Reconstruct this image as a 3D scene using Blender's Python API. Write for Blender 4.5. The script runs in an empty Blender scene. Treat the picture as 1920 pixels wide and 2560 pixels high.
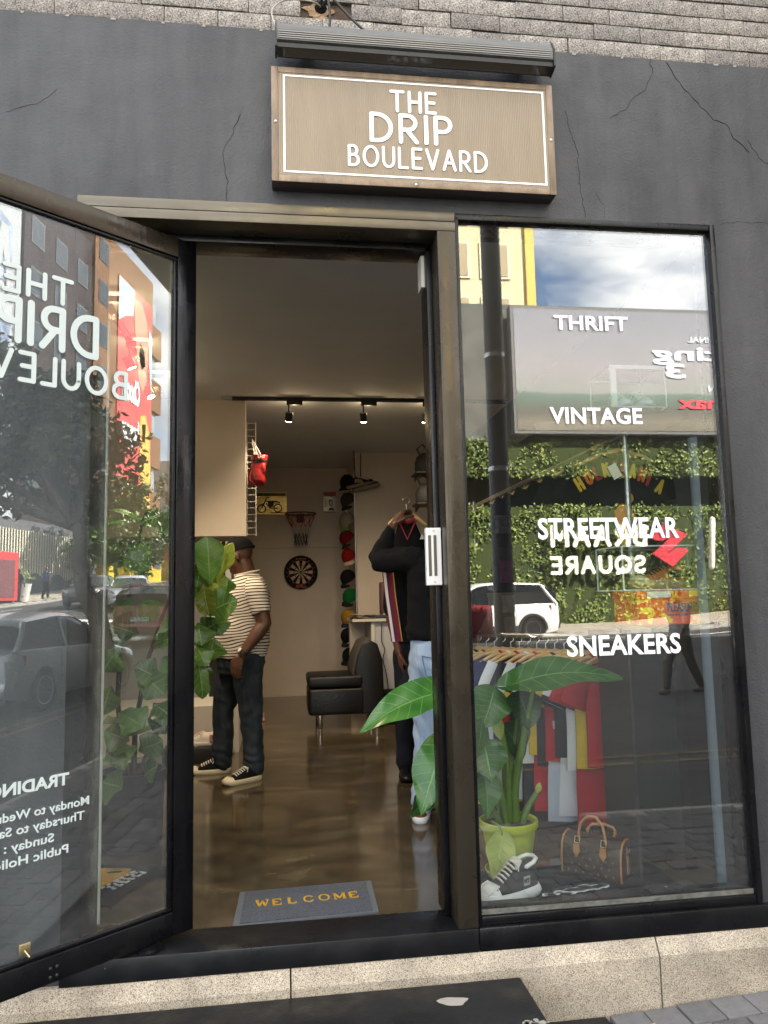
import bpy, bmesh, math, random
import numpy as np
from mathutils import Vector, Matrix, noise
random.seed(7); np.random.seed(7)
C = bpy.context.scene.collection
SC = bpy.context.scene
R = math.radians

# ------------------------------------------------------------------ camera, sky, sun, exposure
YAW, PITCH, ROLL = R(7.72), R(6.25), R(-1.27)
cy_, sy_, cp_, sp_ = math.cos(YAW), math.sin(YAW), math.cos(PITCH), math.sin(PITCH)
FW = Vector((sy_*cp_, cy_*cp_, sp_)); R0 = Vector((cy_, -sy_, 0)); U0 = R0.cross(FW)
RT = R0*math.cos(ROLL) + U0*math.sin(ROLL); UP = -R0*math.sin(ROLL) + U0*math.cos(ROLL)
CAM = Vector((0, -2.9, 1.3))
cam = bpy.data.cameras.new('camera'); camo = bpy.data.objects.new('camera', cam); C.objects.link(camo)
m = Matrix.Identity(4)
for i in range(3):
    m[i][0], m[i][1], m[i][2], m[i][3] = RT[i], UP[i], -FW[i], CAM[i]
camo.matrix_world = m
cam.sensor_fit = 'VERTICAL'; cam.sensor_height = 36.0; cam.lens = 36.0*1900/2560
cam.clip_start = 0.05; cam.clip_end = 1000
SC.camera = camo

SUNV = Vector((0.45, 0.62, 0.64)).normalized()      # direction towards the sun: behind the shop, to the right
world = bpy.data.worlds.new('World'); SC.world = world; world.use_nodes = True
wn = world.node_tree; bg = wn.nodes['Background']
SKY_STRENGTH = 0.08
sky = wn.nodes.new('ShaderNodeTexSky'); sky.sky_type = 'NISHITA'; sky.sun_disc = False
sky.sun_elevation = math.asin(SUNV.z); sky.sun_rotation = math.atan2(SUNV.x, SUNV.y)
sky.air_density = 1.0; sky.dust_density = 1.2; sky.ozone_density = 1.0
tc = wn.nodes.new('ShaderNodeTexCoord'); mp = wn.nodes.new('ShaderNodeMapping'); mp.inputs['Scale'].default_value = (1, 1, 1.7); mp.inputs['Location'].default_value = (.35, .2, .1)
n1 = wn.nodes.new('ShaderNodeTexNoise'); n1.inputs['Scale'].default_value = 3.2; n1.inputs['Detail'].default_value = 9; n1.inputs['Roughness'].default_value = .56; n1.inputs['Distortion'].default_value = .25
cr = wn.nodes.new('ShaderNodeValToRGB'); cr.color_ramp.elements[0].position = .40; cr.color_ramp.elements[1].position = .54
n2 = wn.nodes.new('ShaderNodeTexNoise'); n2.inputs['Scale'].default_value = 6; n2.inputs['Detail'].default_value = 6
cr2 = wn.nodes.new('ShaderNodeValToRGB'); cr2.color_ramp.elements[0].position = .3; cr2.color_ramp.elements[0].color = (5.0, 5.2, 5.6, 1); cr2.color_ramp.elements[1].position = .68; cr2.color_ramp.elements[1].color = (11, 10.8, 10.4, 1)
mx = wn.nodes.new('ShaderNodeMix'); mx.data_type = 'RGBA'
wl = wn.links.new
wl(tc.outputs['Generated'], mp.inputs['Vector']); wl(mp.outputs[0], n1.inputs['Vector']); wl(mp.outputs[0], n2.inputs['Vector'])
wl(n1.outputs['Fac'], cr.inputs[0]); wl(n2.outputs['Fac'], cr2.inputs[0])
wl(cr.outputs[0], mx.inputs['Factor']); wl(sky.outputs[0], mx.inputs['A']); wl(cr2.outputs[0], mx.inputs['B'])
wl(mx.outputs['Result'], bg.inputs['Color']); bg.inputs['Strength'].default_value = SKY_STRENGTH

sun = bpy.data.lights.new('sun', 'SUN'); sun.energy = 5.0; sun.angle = R(.5); sun.color = (1, .93, .82)
suno = bpy.data.objects.new('sun', sun); C.objects.link(suno); suno.rotation_euler = SUNV.to_track_quat('Z', 'Y').to_euler()

vs = SC.view_settings; vs.view_transform = 'Standard'; vs.look = 'None'; vs.gamma = 1; vs.use_curve_mapping = False
vs.exposure = 3.0
cy = SC.cycles
cy.max_bounces = 10; cy.diffuse_bounces = 5; cy.glossy_bounces = 5; cy.transmission_bounces = 4; cy.transparent_max_bounces = 24
cy.caustics_reflective = False; cy.caustics_refractive = False; cy.sample_clamp_indirect = 6; cy.use_denoising = True

def at(px, py, y):
    """point on the plane y seen from the camera (survey of the photograph, 1659 px wide copy)"""
    d = RT*((px*1.1573-960)/1900) - UP*((py*1.1573-1280)/1900) + FW
    return CAM + d*((y-CAM.y)/d.y)

# ------------------------------------------------------------------ materials
MATS = {}
def mat(name, col=(.5,.5,.5), rough=.5, metal=0, spec=.5, bump=0, bscale=200, vary=0, vscale=4, emit=None, estr=1, alpha=None, coat=0, stretch=None, bdetail=4, sheen=0, vcol2=None):
    if name in MATS: return MATS[name]
    M = bpy.data.materials.new(name); M.use_nodes = True; nt = M.node_tree; b = nt.nodes['Principled BSDF']; L = nt.links.new
    b.inputs['Base Color'].default_value = (*col, 1); b.inputs['Roughness'].default_value = rough; b.inputs['Metallic'].default_value = metal
    b.inputs['Specular IOR Level'].default_value = spec if rough < .78 else spec*.3
    if coat: b.inputs['Coat Weight'].default_value = coat; b.inputs['Coat Roughness'].default_value = .05
    if sheen: b.inputs['Sheen Weight'].default_value = sheen
    if emit: b.inputs['Emission Color'].default_value = (*emit, 1); b.inputs['Emission Strength'].default_value = estr
    if bump or vary:
        t = nt.nodes.new('ShaderNodeTexCoord'); src = t.outputs['Object']
        if stretch:
            q = nt.nodes.new('ShaderNodeMapping'); q.inputs['Scale'].default_value = stretch; L(src, q.inputs[0]); src = q.outputs[0]
    if bump:
        n = nt.nodes.new('ShaderNodeTexNoise'); n.inputs['Scale'].default_value = bscale; n.inputs['Detail'].default_value = bdetail; L(src, n.inputs['Vector'])
        bp = nt.nodes.new('ShaderNodeBump'); bp.inputs['Strength'].default_value = bump; bp.inputs['Distance'].default_value = .01
        L(n.outputs['Fac'], bp.inputs['Height']); L(bp.outputs[0], b.inputs['Normal'])
    if vary:
        n = nt.nodes.new('ShaderNodeTexNoise'); n.inputs['Scale'].default_value = vscale; n.inputs['Detail'].default_value = 8; n.inputs['Roughness'].default_value = .62; L(src, n.inputs['Vector'])
        r = nt.nodes.new('ShaderNodeValToRGB'); r.color_ramp.elements[0].position = .32; r.color_ramp.elements[1].position = .68
        c2 = vcol2 or tuple(min(1, c*(1+vary)) for c in col)
        r.color_ramp.elements[0].color = (*[c*(1-vary*.6) for c in col], 1); r.color_ramp.elements[1].color = (*c2, 1)
        L(n.outputs['Fac'], r.inputs[0]); L(r.outputs[0], b.inputs['Base Color'])
    MATS[name] = M; return M

def nodes_of(M): return M.node_tree.nodes, M.node_tree.links.new, M.node_tree.nodes['Principled BSDF']

def glass_mat(name, f0=.06, tint=(.95,.97,.96), rough=0.0, film=0.0):
    """clear sheet: transparent with a mirror reflection that grows towards grazing angles; film = thin grey dirt"""
    M = bpy.data.materials.new(name); M.use_nodes = True; nt = M.node_tree; L = nt.links.new
    nt.nodes.remove(nt.nodes['Principled BSDF']); out = nt.nodes['Material Output']
    tr = nt.nodes.new('ShaderNodeBsdfTransparent'); tr.inputs[0].default_value = (*tint, 1)
    gl = nt.nodes.new('ShaderNodeBsdfGlossy'); gl.inputs['Roughness'].default_value = rough; gl.inputs['Color'].default_value = (1, 1, 1, 1)
    lw = nt.nodes.new('ShaderNodeLayerWeight'); lw.inputs[0].default_value = .5
    p = nt.nodes.new('ShaderNodeMath'); p.operation = 'POWER'; p.inputs[1].default_value = 5; L(lw.outputs['Facing'], p.inputs[0])
    a = nt.nodes.new('ShaderNodeMath'); a.operation = 'MULTIPLY_ADD'; a.inputs[1].default_value = 1-f0; a.inputs[2].default_value = f0; L(p.outputs[0], a.inputs[0])
    mix = nt.nodes.new('ShaderNodeMixShader'); L(a.outputs[0], mix.inputs[0]); L(tr.outputs[0], mix.inputs[1]); L(gl.outputs[0], mix.inputs[2])
    last = mix
    if film:
        df = nt.nodes.new('ShaderNodeBsdfDiffuse'); df.inputs[0].default_value = (.55, .56, .56, 1)
        t = nt.nodes.new('ShaderNodeTexCoord'); q = nt.nodes.new('ShaderNodeMapping'); q.inputs['Scale'].default_value = (2, 2, .8); L(t.outputs['Object'], q.inputs[0])
        n = nt.nodes.new('ShaderNodeTexNoise'); n.inputs['Scale'].default_value = 1.6; n.inputs['Detail'].default_value = 7; L(q.outputs[0], n.inputs['Vector'])
        k = nt.nodes.new('ShaderNodeMapRange'); k.inputs[1].default_value = .3; k.inputs[2].default_value = .8; k.inputs[3].default_value = film*.35; k.inputs[4].default_value = film*1.5; L(n.outputs['Fac'], k.inputs[0])
        m2 = nt.nodes.new('ShaderNodeMixShader'); L(k.outputs[0], m2.inputs[0]); L(mix.outputs[0], m2.inputs[1]); L(df.outputs[0], m2.inputs[2]); last = m2
    L(last.outputs[0], out.inputs['Surface']); MATS[name] = M; return M

# ------------------------------------------------------------------ mesh builder
class MB:
    def __init__(s): s.v = []; s.f = []; s.mi = []
    def add(s, vs, fs, mi=0):
        b = len(s.v); s.v += [tuple(p) for p in vs]; s.f += [tuple(b+i for i in f) for f in fs]; s.mi += [mi]*len(fs); return s
    def box(s, x0, x1, y0, y1, z0, z1, mi=0, M=None):
        vs = [Vector(p) for p in ((x0,y0,z0),(x1,y0,z0),(x1,y1,z0),(x0,y1,z0),(x0,y0,z1),(x1,y0,z1),(x1,y1,z1),(x0,y1,z1))]
        if M: vs = [M @ p for p in vs]
        return s.add(vs, [(0,3,2,1),(4,5,6,7),(0,1,5,4),(1,2,6,5),(2,3,7,6),(3,0,4,7)], mi)
    def bbox(s, x0, x1, y0, y1, z0, z1, b=.004, mi=0, M=None):
        """box with chamfered edges"""
        bm = bmesh.new(); bmesh.ops.create_cube(bm, size=1)
        for p in bm.verts: p.co = Vector(((x0+x1)/2+p.co.x*(x1-x0), (y0+y1)/2+p.co.y*(y1-y0), (z0+z1)/2+p.co.z*(z1-z0)))
        bmesh.ops.bevel(bm, geom=bm.edges[:], offset=b, segments=2, affect='EDGES', profile=.5)
        bm.verts.index_update(); vs = [(M @ p.co) if M else p.co.copy() for p in bm.verts]
        s.add(vs, [tuple(q.index for q in f.verts) for f in bm.faces], mi); bm.free(); return s
    def prism(s, pts, d, mi=0, cap=True):
        """closed polygon pts (3D) swept by vector d"""
        n = len(pts); a = [Vector(p) for p in pts]; d = Vector(d); vs = a + [p+d for p in a]
        fs = [(i, (i+1) % n, n+(i+1) % n, n+i) for i in range(n)]
        if cap: fs += [tuple(range(n-1, -1, -1)), tuple(range(n, 2*n))]
        return s.add(vs, fs, mi)
    def rings(s, rs, mi=0, cap=True, closed=True):
        n = len(rs[0]); vs = [p for r in rs for p in r]; fs = []
        for i in range(len(rs)-1):
            for j in range(n if closed else n-1):
                k = (j+1) % n; fs.append((i*n+j, i*n+k, (i+1)*n+k, (i+1)*n+j))
        if cap and closed: fs += [tuple(range(n-1, -1, -1)), tuple((len(rs)-1)*n+j for j in range(n))]
        return s.add(vs, fs, mi)
    def tube(s, pts, r, n=8, mi=0, cap=True, round_=False, flat=None):
        pts = [Vector(p) for p in pts]; rr = list(r) if hasattr(r, '__len__') else [r]*len(pts)
        if round_:
            d0 = (pts[0]-pts[1]).normalized(); d1 = (pts[-1]-pts[-2]).normalized(); a, b = rr[0], rr[-1]
            pts = [pts[0]+d0*a*.98, pts[0]+d0*a*.75]+pts+[pts[-1]+d1*b*.75, pts[-1]+d1*b*.98]
            rr = [a*.2, a*.66]+rr+[b*.66, b*.2]
        T = []
        for i in range(len(pts)):
            a = pts[max(i-1, 0)]; b = pts[min(i+1, len(pts)-1)]; T.append((b-a).normalized() if (b-a).length > 1e-9 else Vector((0,0,1)))
        u = T[0].orthogonal().normalized(); rs = []
        for i, p in enumerate(pts):
            u = (u - T[i]*u.dot(T[i])); u = u.normalized() if u.length > 1e-6 else T[i].orthogonal().normalized(); w = T[i].cross(u)
            rs.append([p + (u*math.cos(6.28318*k/n)+w*math.sin(6.28318*k/n))*rr[i] for k in range(n)])
        if flat is not None:
            nv, fac, ref = flat; nv = Vector(nv); ref = Vector(ref)
            rs = [[q - nv*((q-ref).dot(nv))*(1-fac) for q in r_] for r_ in rs]
        return s.rings(rs, mi, cap)
    def lathe(s, prof, c=(0,0,0), n=24, mi=0, axis='Z', cap=True):
        c = Vector(c); rs = []
        for r_, h in prof:
            ring = []
            for k in range(n):
                a = 6.28318*k/n; x, y = r_*math.cos(a), r_*math.sin(a)
                p = Vector((x, y, h)) if axis == 'Z' else (Vector((x, h, -y)) if axis == 'Y' else Vector((h, x, y)))
                ring.append(c+p)
            rs.append(ring)
        return s.rings(rs, mi, cap)
    def ball(s, c, rx, ry=None, rz=None, n=10, mi=0, M=None):
        ry = ry or rx; rz = rz or rx; rs = []; c = Vector(c)
        for i in range(1, n):
            t = math.pi*i/n
            ring = [Vector((rx*math.sin(t)*math.cos(6.28318*k/(n*2)), ry*math.sin(t)*math.sin(6.28318*k/(n*2)), -rz*math.cos(t))) for k in range(n*2)]
            rs.append([c+((M @ p) if M else p) for p in ring])
        return s.rings(rs, mi)
    def grid(s, fn, nu, nv, mi=0):
        vs = [fn(i/nu, j/nv) for j in range(nv+1) for i in range(nu+1)]; w = nu+1
        return s.add(vs, [(j*w+i, j*w+i+1, (j+1)*w+i+1, (j+1)*w+i) for j in range(nv) for i in range(nu)], mi)
    def xf(s, M): s.v = [tuple(M @ Vector(p)) for p in s.v]; return s
    def mesh(s, name, mats, smooth=None, recalc=True):
        me = bpy.data.meshes.new(name); me.from_pydata(s.v, [], s.f)
        for q in (mats if isinstance(mats, (list, tuple)) else [mats]): me.materials.append(q)
        if any(s.mi): me.polygons.foreach_set('material_index', s.mi)
        if recalc:
            bm = bmesh.new(); bm.from_mesh(me); bmesh.ops.recalc_face_normals(bm, faces=bm.faces[:]); bm.to_mesh(me); bm.free()
        if smooth is not None:
            me.shade_smooth()
            if smooth < 179: me.set_sharp_from_angle(angle=R(smooth))
        me.update(); return me
    def build(s, name, mats, parent=None, smooth=None, loc=None, kind=None, label=None, recalc=True):
        o = bpy.data.objects.new(name, s.mesh(name, mats, smooth, recalc)); C.objects.link(o)
        if parent: o.parent = parent
        if loc: o.location = loc
        if kind: o['kind'] = kind
        if label: o['label'] = label
        return o

def tag(o, label, cat, group=None, kind=None):
    o['label'] = label; o['category'] = cat
    if group: o['group'] = group
    if kind: o['kind'] = kind
    return o
def thing(name, label, cat, loc=(0,0,0), rz=0, group=None):
    o = bpy.data.objects.new(name, None); C.objects.link(o); o.location = loc; o.rotation_euler = (0,0,rz); o.empty_display_size = .1
    return tag(o, label, cat, group)
def copy_tree(o, parent=None):
    c = o.copy(); C.objects.link(c)
    if parent: c.parent = parent
    for ch in list(o.children): copy_tree(ch, c)
    return c
def place(o, name, me, parent, M=None):
    pass
def share(name, me, parent, M):
    o = bpy.data.objects.new(name, me); C.objects.link(o); o.parent = parent; o.matrix_local = M; return o
def arc(cx, cy_, rx, ry, a0, a1, n=10): return [(cx+rx*math.cos(R(a0+(a1-a0)*i/n)), cy_+ry*math.sin(R(a0+(a1-a0)*i/n))) for i in range(n+1)]

# rounded stroke lettering: each glyph a list of strokes in a box 1 high
GL = {
 'T': (.78, [[(0,1),(.78,1)],[(.39,1),(.39,0)]]), 'H': (.7, [[(0,0),(0,1)],[(.7,0),(.7,1)],[(0,.5),(.7,.5)]]),
 'E': (.58, [[(.58,1),(0,1),(0,0),(.58,0)],[(0,.52),(.5,.52)]]), 'I': (0, [[(0,0),(0,1)]]), 'L': (.55, [[(0,1),(0,0),(.55,0)]]),
 'D': (.8, [[(0,0),(0,1),(.22,1)]+arc(.22,.5,.58,.5,90,-90,14)+[(0,0)]]), 'P': (.62, [[(0,0),(0,1),(.3,1)]+arc(.3,.73,.32,.27,90,-90,10)+[(0,.46)]]),
 'R': (.66, [[(0,0),(0,1),(.3,1)]+arc(.3,.73,.32,.27,90,-90,10)+[(0,.46)],[(.25,.46),(.66,0)]]),
 'B': (.62, [[(0,0),(0,1),(.26,1)]+arc(.26,.77,.27,.23,90,-90,9)+[(0,.54)],[(.26,.54)]+arc(.3,.27,.32,.27,90,-90,9)+[(0,0)]]),
 'O': (.95, [arc(.475,.5,.475,.5,90,450,24)]), 'U': (.72, [[(0,1),(0,.36)]+arc(.36,.36,.36,.36,180,360,12)+[(.72,1)]]),
 'V': (.8, [[(0,1),(.4,0),(.8,1)]]), 'A': (.8, [[(0,0),(.4,1),(.8,0)],[(.17,.36),(.63,.36)]]), 'M': (.85, [[(0,0),(0,1),(.425,.35),(.85,1),(.85,0)]]),
 'S': (.6, [arc(.3,.75,.28,.25,30,270,11)+arc(.3,.25,.3,.25,90,-150,11)]), 'Q': (.95, [arc(.475,.5,.475,.5,90,450,24),[(.5,.22),(.62,.05),(.9,-.08)]]),
 'W': (1.1, [[(0,1),(.3,0),(.55,.9),(.8,0),(1.1,1)]]), 'C': (.8, [arc(.45,.5,.45,.5,50,310,16)]), 'K': (.66, [[(0,0),(0,1)],[(.62,1),(.02,.45)],[(.2,.58),(.66,0)]]),
 'N': (.7, [[(0,0),(0,1),(.7,0),(.7,1)]]), 'Z': (.6, [[(0,1),(.6,1),(0,0),(.6,0)]]), 'Y': (.7, [[(0,1),(.35,.5),(.7,1)],[(.35,.5),(.35,0)]]), 'G': (.8, [arc(.45,.5,.45,.5,50,360,18)+[(.5,.5)]]),
 'X': (.6, [[(0,0),(.6,1)],[(0,1),(.6,0)]]), '8': (.6, [arc(.3,.75,.24,.25,-90,270,14),arc(.3,.25,.3,.25,90,450,14)])}
def strokes(word, org, ux, uz, h, width=None, r=.1, gap=.24, depth=.0015, mb=None, mi=0, flip=1):
    """rounded lettering on a plane: org = lower left corner, ux/uz unit axes; width fits the word"""
    mb = mb or MB(); org = Vector(org); ux = Vector(ux).normalized(); uz = Vector(uz).normalized(); nrm = ux.cross(uz).normalized()
    rad = r*h; hh = h-2*rad; gap = gap+2*r*.9
    tot = sum(GL[c][0] for c in word) + gap*(len(word)-1); sx = ((width-2*rad)/(tot*hh)) if width and tot else 1
    x = 0; lay = 0
    def ribbon(P, closed):
        nonlocal lay
        n_ = len(P); zo = nrm*(depth*(.55+.09*(lay % 6))); lay += 1; top, bot = [], []; L_, R_ = [], []
        for i in range(n_):
            a = P[(i-1) % n_] if closed else P[max(i-1,0)]; b = P[(i+1) % n_] if closed else P[min(i+1,n_-1)]
            t = ((b[0]-a[0]), (b[1]-a[1])); l = math.hypot(*t) or 1; nx_, nz_ = -t[1]/l, t[0]/l
            L_.append((P[i][0]+nx_*rad, P[i][1]+nz_*rad)); R_.append((P[i][0]-nx_*rad, P[i][1]-nz_*rad))
        W3 = lambda p: org+ux*p[0]+uz*p[1]
        if closed:
            mb.rings([[W3(L_[i])+zo, W3(R_[i])+zo, W3(R_[i]), W3(L_[i])] for i in range(n_)]+[[W3(L_[0])+zo, W3(R_[0])+zo, W3(R_[0]), W3(L_[0])]], mi, cap=False); return
        def capa(c_, frm, sgn): a0 = math.atan2(frm[1]-c_[1], frm[0]-c_[0]); return [(c_[0]+rad*math.cos(a0+sgn*math.pi*k/7), c_[1]+rad*math.sin(a0+sgn*math.pi*k/7)) for k in range(1,7)]
        poly = L_+capa(P[-1], L_[-1], -1)+R_[::-1]+capa(P[0], R_[0], -1)
        mb.prism([W3(p) for p in poly], zo, mi)
    for c in word:
        w, st = GL[c]
        for s_ in st:
            P = [(rad+(x+px)*hh*sx, rad+pz*hh) for px, pz in s_]
            if len(P) > 8 and math.hypot(P[0][0]-P[-1][0], P[0][1]-P[-1][1]) < 1e-6 and all(True for _ in [0]) and c in 'OQ8': ribbon(P[:-1], True); continue
            cur = [P[0]]
            for i in range(1, len(P)):
                cur.append(P[i])
                if i < len(P)-1:
                    a = math.atan2(P[i][1]-P[i-1][1], P[i][0]-P[i-1][0]); b = math.atan2(P[i+1][1]-P[i][1], P[i+1][0]-P[i][0]); d = abs((b-a+math.pi) % (2*math.pi)-math.pi)
                    if d > R(32): ribbon(cur, False); cur = [P[i]]
            if len(cur) > 1: ribbon(cur, False)
        x += w+gap
    return mb
def text_mesh(body, h=None, width=None, bold=0, align='LEFT', extrude=.0012, spacing=1.0):
    """typeset text as mesh in the xz plane, lower left at 0 (cap height h)"""
    c = bpy.data.curves.new('t', 'FONT'); c.body = body; c.offset = bold; c.extrude = extrude; c.space_character = spacing; c.resolution_u = 3
    o = bpy.data.objects.new('t', c); C.objects.link(o); dg = bpy.context.evaluated_depsgraph_get(); dg.update()
    me = bpy.data.meshes.new_from_object(o.evaluated_get(dg)); bpy.data.objects.remove(o); bpy.data.curves.remove(c)
    n = len(me.vertices); a = np.empty(n*3); me.vertices.foreach_get('co', a); a = a.reshape(-1, 3)
    a[:, 0] -= a[:, 0].min(); s = (h/.69) if h else 1.0
    mn = a[:, 1].min() if not any(ch in body for ch in 'gjpqy') else 0; a[:, 1] -= mn
    w = a[:, 0].max(); sx = width/w if width else s; a[:, 0] *= sx; a[:, 1] *= s if h else sx
    b = np.stack([a[:, 0], -a[:, 2], a[:, 1]], 1)
    me.vertices.foreach_set('co', b.astype(np.float32).ravel()); me.update(); return me
def text_obj(name, body, m_, parent, org, ux=(1,0,0), uz=(0,0,1), **kw):
    me = text_mesh(body, **kw); me.materials.clear(); me.materials.append(m_); me.name = name
    ux = Vector(ux).normalized(); uz = Vector(uz).normalized(); uy = uz.cross(ux)
    M = Matrix.Identity(4)
    for i in range(3): M[i][0], M[i][1], M[i][2], M[i][3] = ux[i], uy[i], uz[i], org[i]
    me.transform(M)
    if ux.cross(uy).dot(uz) < 0: me.flip_normals()
    o = bpy.data.objects.new(name, me); C.objects.link(o)
    if parent: o.parent = parent
    return o
def fuse(mb, voxel, smooth_it=2, jitter=0, jscale=10, name='body', mats=None, parent=None, label=None, folds=()):
    """join overlapping closed shapes into one continuous skin"""
    me = mb.mesh('tmp', [mats[0]] if isinstance(mats, list) else [mats])
    o = bpy.data.objects.new('tmp', me); C.objects.link(o)
    rm = o.modifiers.new('r', 'REMESH'); rm.mode = 'VOXEL'; rm.voxel_size = voxel
    if smooth_it: sm = o.modifiers.new('s', 'SMOOTH'); sm.iterations = smooth_it; sm.factor = .5
    dg = bpy.context.evaluated_depsgraph_get(); dg.update()
    out = bpy.data.meshes.new_from_object(o.evaluated_get(dg)); bpy.data.objects.remove(o)
    if jitter:
        n = len(out.vertices); a = np.empty(n*3); out.vertices.foreach_get('co', a); nn = np.empty(n*3); out.vertices.foreach_get('normal', nn)
        a = a.reshape(-1, 3); nn = nn.reshape(-1, 3)
        d = np.array([noise.noise(Vector((p[0]*jscale, p[1]*jscale, p[2]*jscale*.8)))+.5*noise.noise(Vector((p[0]*jscale*2.1+p[2]*5, p[1]*jscale*2.1, p[2]*jscale*1.5))) for p in a])
        for (z_, w_, amp, fq) in folds:
            g = np.exp(-((a[:,2]-z_)/w_)**2); ph = np.array([noise.noise(Vector((p[0]*7, p[1]*7, p[2]*5))) for p in a]); ad = np.array([.5+noise.noise(Vector((p[0]*9+3, p[1]*9, p[2]*4))) for p in a])
            d = d + (amp/jitter)*g*np.sin(a[:,2]*fq+a[:,0]*fq*.35+ph*7)*np.clip(ad,0,1.2)
        a += nn*d[:, None]*jitter; out.vertices.foreach_set('co', a.astype(np.float32).ravel())
    out.materials.clear()
    for q in (mats if isinstance(mats, list) else [mats]): out.materials.append(q)
    out.shade_smooth(); out.name = name
    r = bpy.data.objects.new(name, out); C.objects.link(r)
    if parent: r.parent = parent
    if label: r['label'] = label
    return r

# ------------------------------------------------------------------ materials of the front
def plaster_material():
    M = mat('charcoal_plaster', (.05,.052,.057), .55, bump=.24, bscale=95, bdetail=6); N, L, b = nodes_of(M)
    t = N.new('ShaderNodeTexCoord'); n = N.new('ShaderNodeTexNoise'); n.inputs['Scale'].default_value = 1.3; n.inputs['Detail'].default_value = 9; n.inputs['Roughness'].default_value = .65
    q = N.new('ShaderNodeMapping'); q.inputs['Scale'].default_value = (3.2, 1, .55); L(t.outputs['Object'], q.inputs[0]); L(q.outputs[0], n.inputs['Vector'])
    r = N.new('ShaderNodeValToRGB'); r.color_ramp.elements[0].position = .3; r.color_ramp.elements[0].color = (.0155,.017,.021,1); r.color_ramp.elements[1].position = .72; r.color_ramp.elements[1].color = (.050,.051,.055,1)
    L(n.outputs['Fac'], r.inputs[0]); L(r.outputs[0], b.inputs['Base Color'])
    s = N.new('ShaderNodeTexNoise'); s.inputs['Scale'].default_value = 6; s.inputs['Detail'].default_value = 3; L(t.outputs['Object'], s.inputs['Vector'])
    k = N.new('ShaderNodeMapRange'); k.inputs[3].default_value = .42; k.inputs[4].default_value = .72; L(s.outputs['Fac'], k.inputs[0]); L(k.outputs[0], b.inputs['Roughness'])
    # trowel waves under the fine grain
    bp = [x for x in N if x.type == 'BUMP'][0]; b2 = N.new('ShaderNodeBump'); b2.inputs['Strength'].default_value = .14; b2.inputs['Distance'].default_value = .03
    n3 = N.new('ShaderNodeTexNoise'); n3.inputs['Scale'].default_value = 9; n3.inputs['Detail'].default_value = 4; L(t.outputs['Object'], n3.inputs['Vector']); L(n3.outputs['Fac'], b2.inputs['Height']); L(b2.outputs[0], bp.inputs['Normal'])
    return M
def granite_material(name, base, dark, light, rnd=.25, sc=160):
    M = mat(name, base, .75, bump=.35, bscale=sc*1.3); N, L, b = nodes_of(M)
    t = N.new('ShaderNodeTexCoord'); v = N.new('ShaderNodeTexVoronoi'); v.inputs['Scale'].default_value = sc; L(t.outputs['Object'], v.inputs['Vector'])
    sp = N.new('ShaderNodeSeparateColor'); L(v.outputs['Color'], sp.inputs[0])
    r = N.new('ShaderNodeValToRGB'); e = r.color_ramp.elements; e[0].position = 0; e[0].color = (*dark,1); e[1].position = 1; e[1].color = (*light,1)
    for p, c in ((.18, dark), (.3, base), (.72, base), (.85, light)):
        q = e.new(p); q.color = (*c, 1)
    L(sp.outputs[0], r.inputs[0])
    oi = N.new('ShaderNodeObjectInfo'); k = N.new('ShaderNodeMapRange'); k.inputs[3].default_value = 1-rnd; k.inputs[4].default_value = 1+rnd*.6; L(oi.outputs['Random'], k.inputs[0])
    n = N.new('ShaderNodeTexNoise'); n.inputs['Scale'].default_value = 5; n.inputs['Detail'].default_value = 6; L(t.outputs['Object'], n.inputs['Vector'])
    k2 = N.new('ShaderNodeMapRange'); k2.inputs[1].default_value = .3; k2.inputs[2].default_value = .7; k2.inputs[3].default_value = .68; k2.inputs[4].default_value = 1.16; L(n.outputs['Fac'], k2.inputs[0])
    mm = N.new('ShaderNodeMath'); mm.operation = 'MULTIPLY'; L(k.outputs[0], mm.inputs[0]); L(k2.outputs[0], mm.inputs[1])
    h = N.new('ShaderNodeHueSaturation'); L(mm.outputs[0], h.inputs['Value']); L(r.outputs[0], h.inputs['Color']); L(h.outputs[0], b.inputs['Base Color'])
    return M
def gloss_black(name='black_gloss_paint', col=(.0035,.0035,.0045), rough=.26):
    M = mat(name, col, rough, bump=.12, bscale=60, stretch=(1,1,.15), spec=.32); N, L, b = nodes_of(M)
    t = N.new('ShaderNodeTexCoord'); n = N.new('ShaderNodeTexNoise'); n.inputs['Scale'].default_value = 7; n.inputs['Detail'].default_value = 8; L(t.outputs['Object'], n.inputs['Vector'])
    k = N.new('ShaderNodeMapRange'); k.inputs[1].default_value = .35; k.inputs[2].default_value = .7; k.inputs[3].default_value = rough*.75; k.inputs[4].default_value = rough*1.7; L(n.outputs['Fac'], k.inputs[0]); L(k.outputs[0], b.inputs['Roughness'])
    # tiny flecks of lost paint
    v = N.new('ShaderNodeTexNoise'); v.inputs['Scale'].default_value = 70; v.inputs['Detail'].default_value = 3; L(t.outputs['Object'], v.inputs['Vector'])
    r = N.new('ShaderNodeValToRGB'); r.color_ramp.interpolation = 'CONSTANT'; r.color_ramp.elements[0].color = (*col,1); r.color_ramp.elements[1].position = .775; r.color_ramp.elements[1].color = (.12,.115,.11,1)
    L(v.outputs['Fac'], r.inputs[0]); L(r.outputs[0], b.inputs['Base Color']); return M
PLASTER = plaster_material(); GRAN = granite_material('granite_face', (.27,.238,.208), (.10,.09,.08), (.44,.40,.36), .32, 250)
BASE = granite_material('beige_granite', (.37,.31,.235), (.15,.125,.09), (.49,.425,.34), .08, 400)
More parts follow.
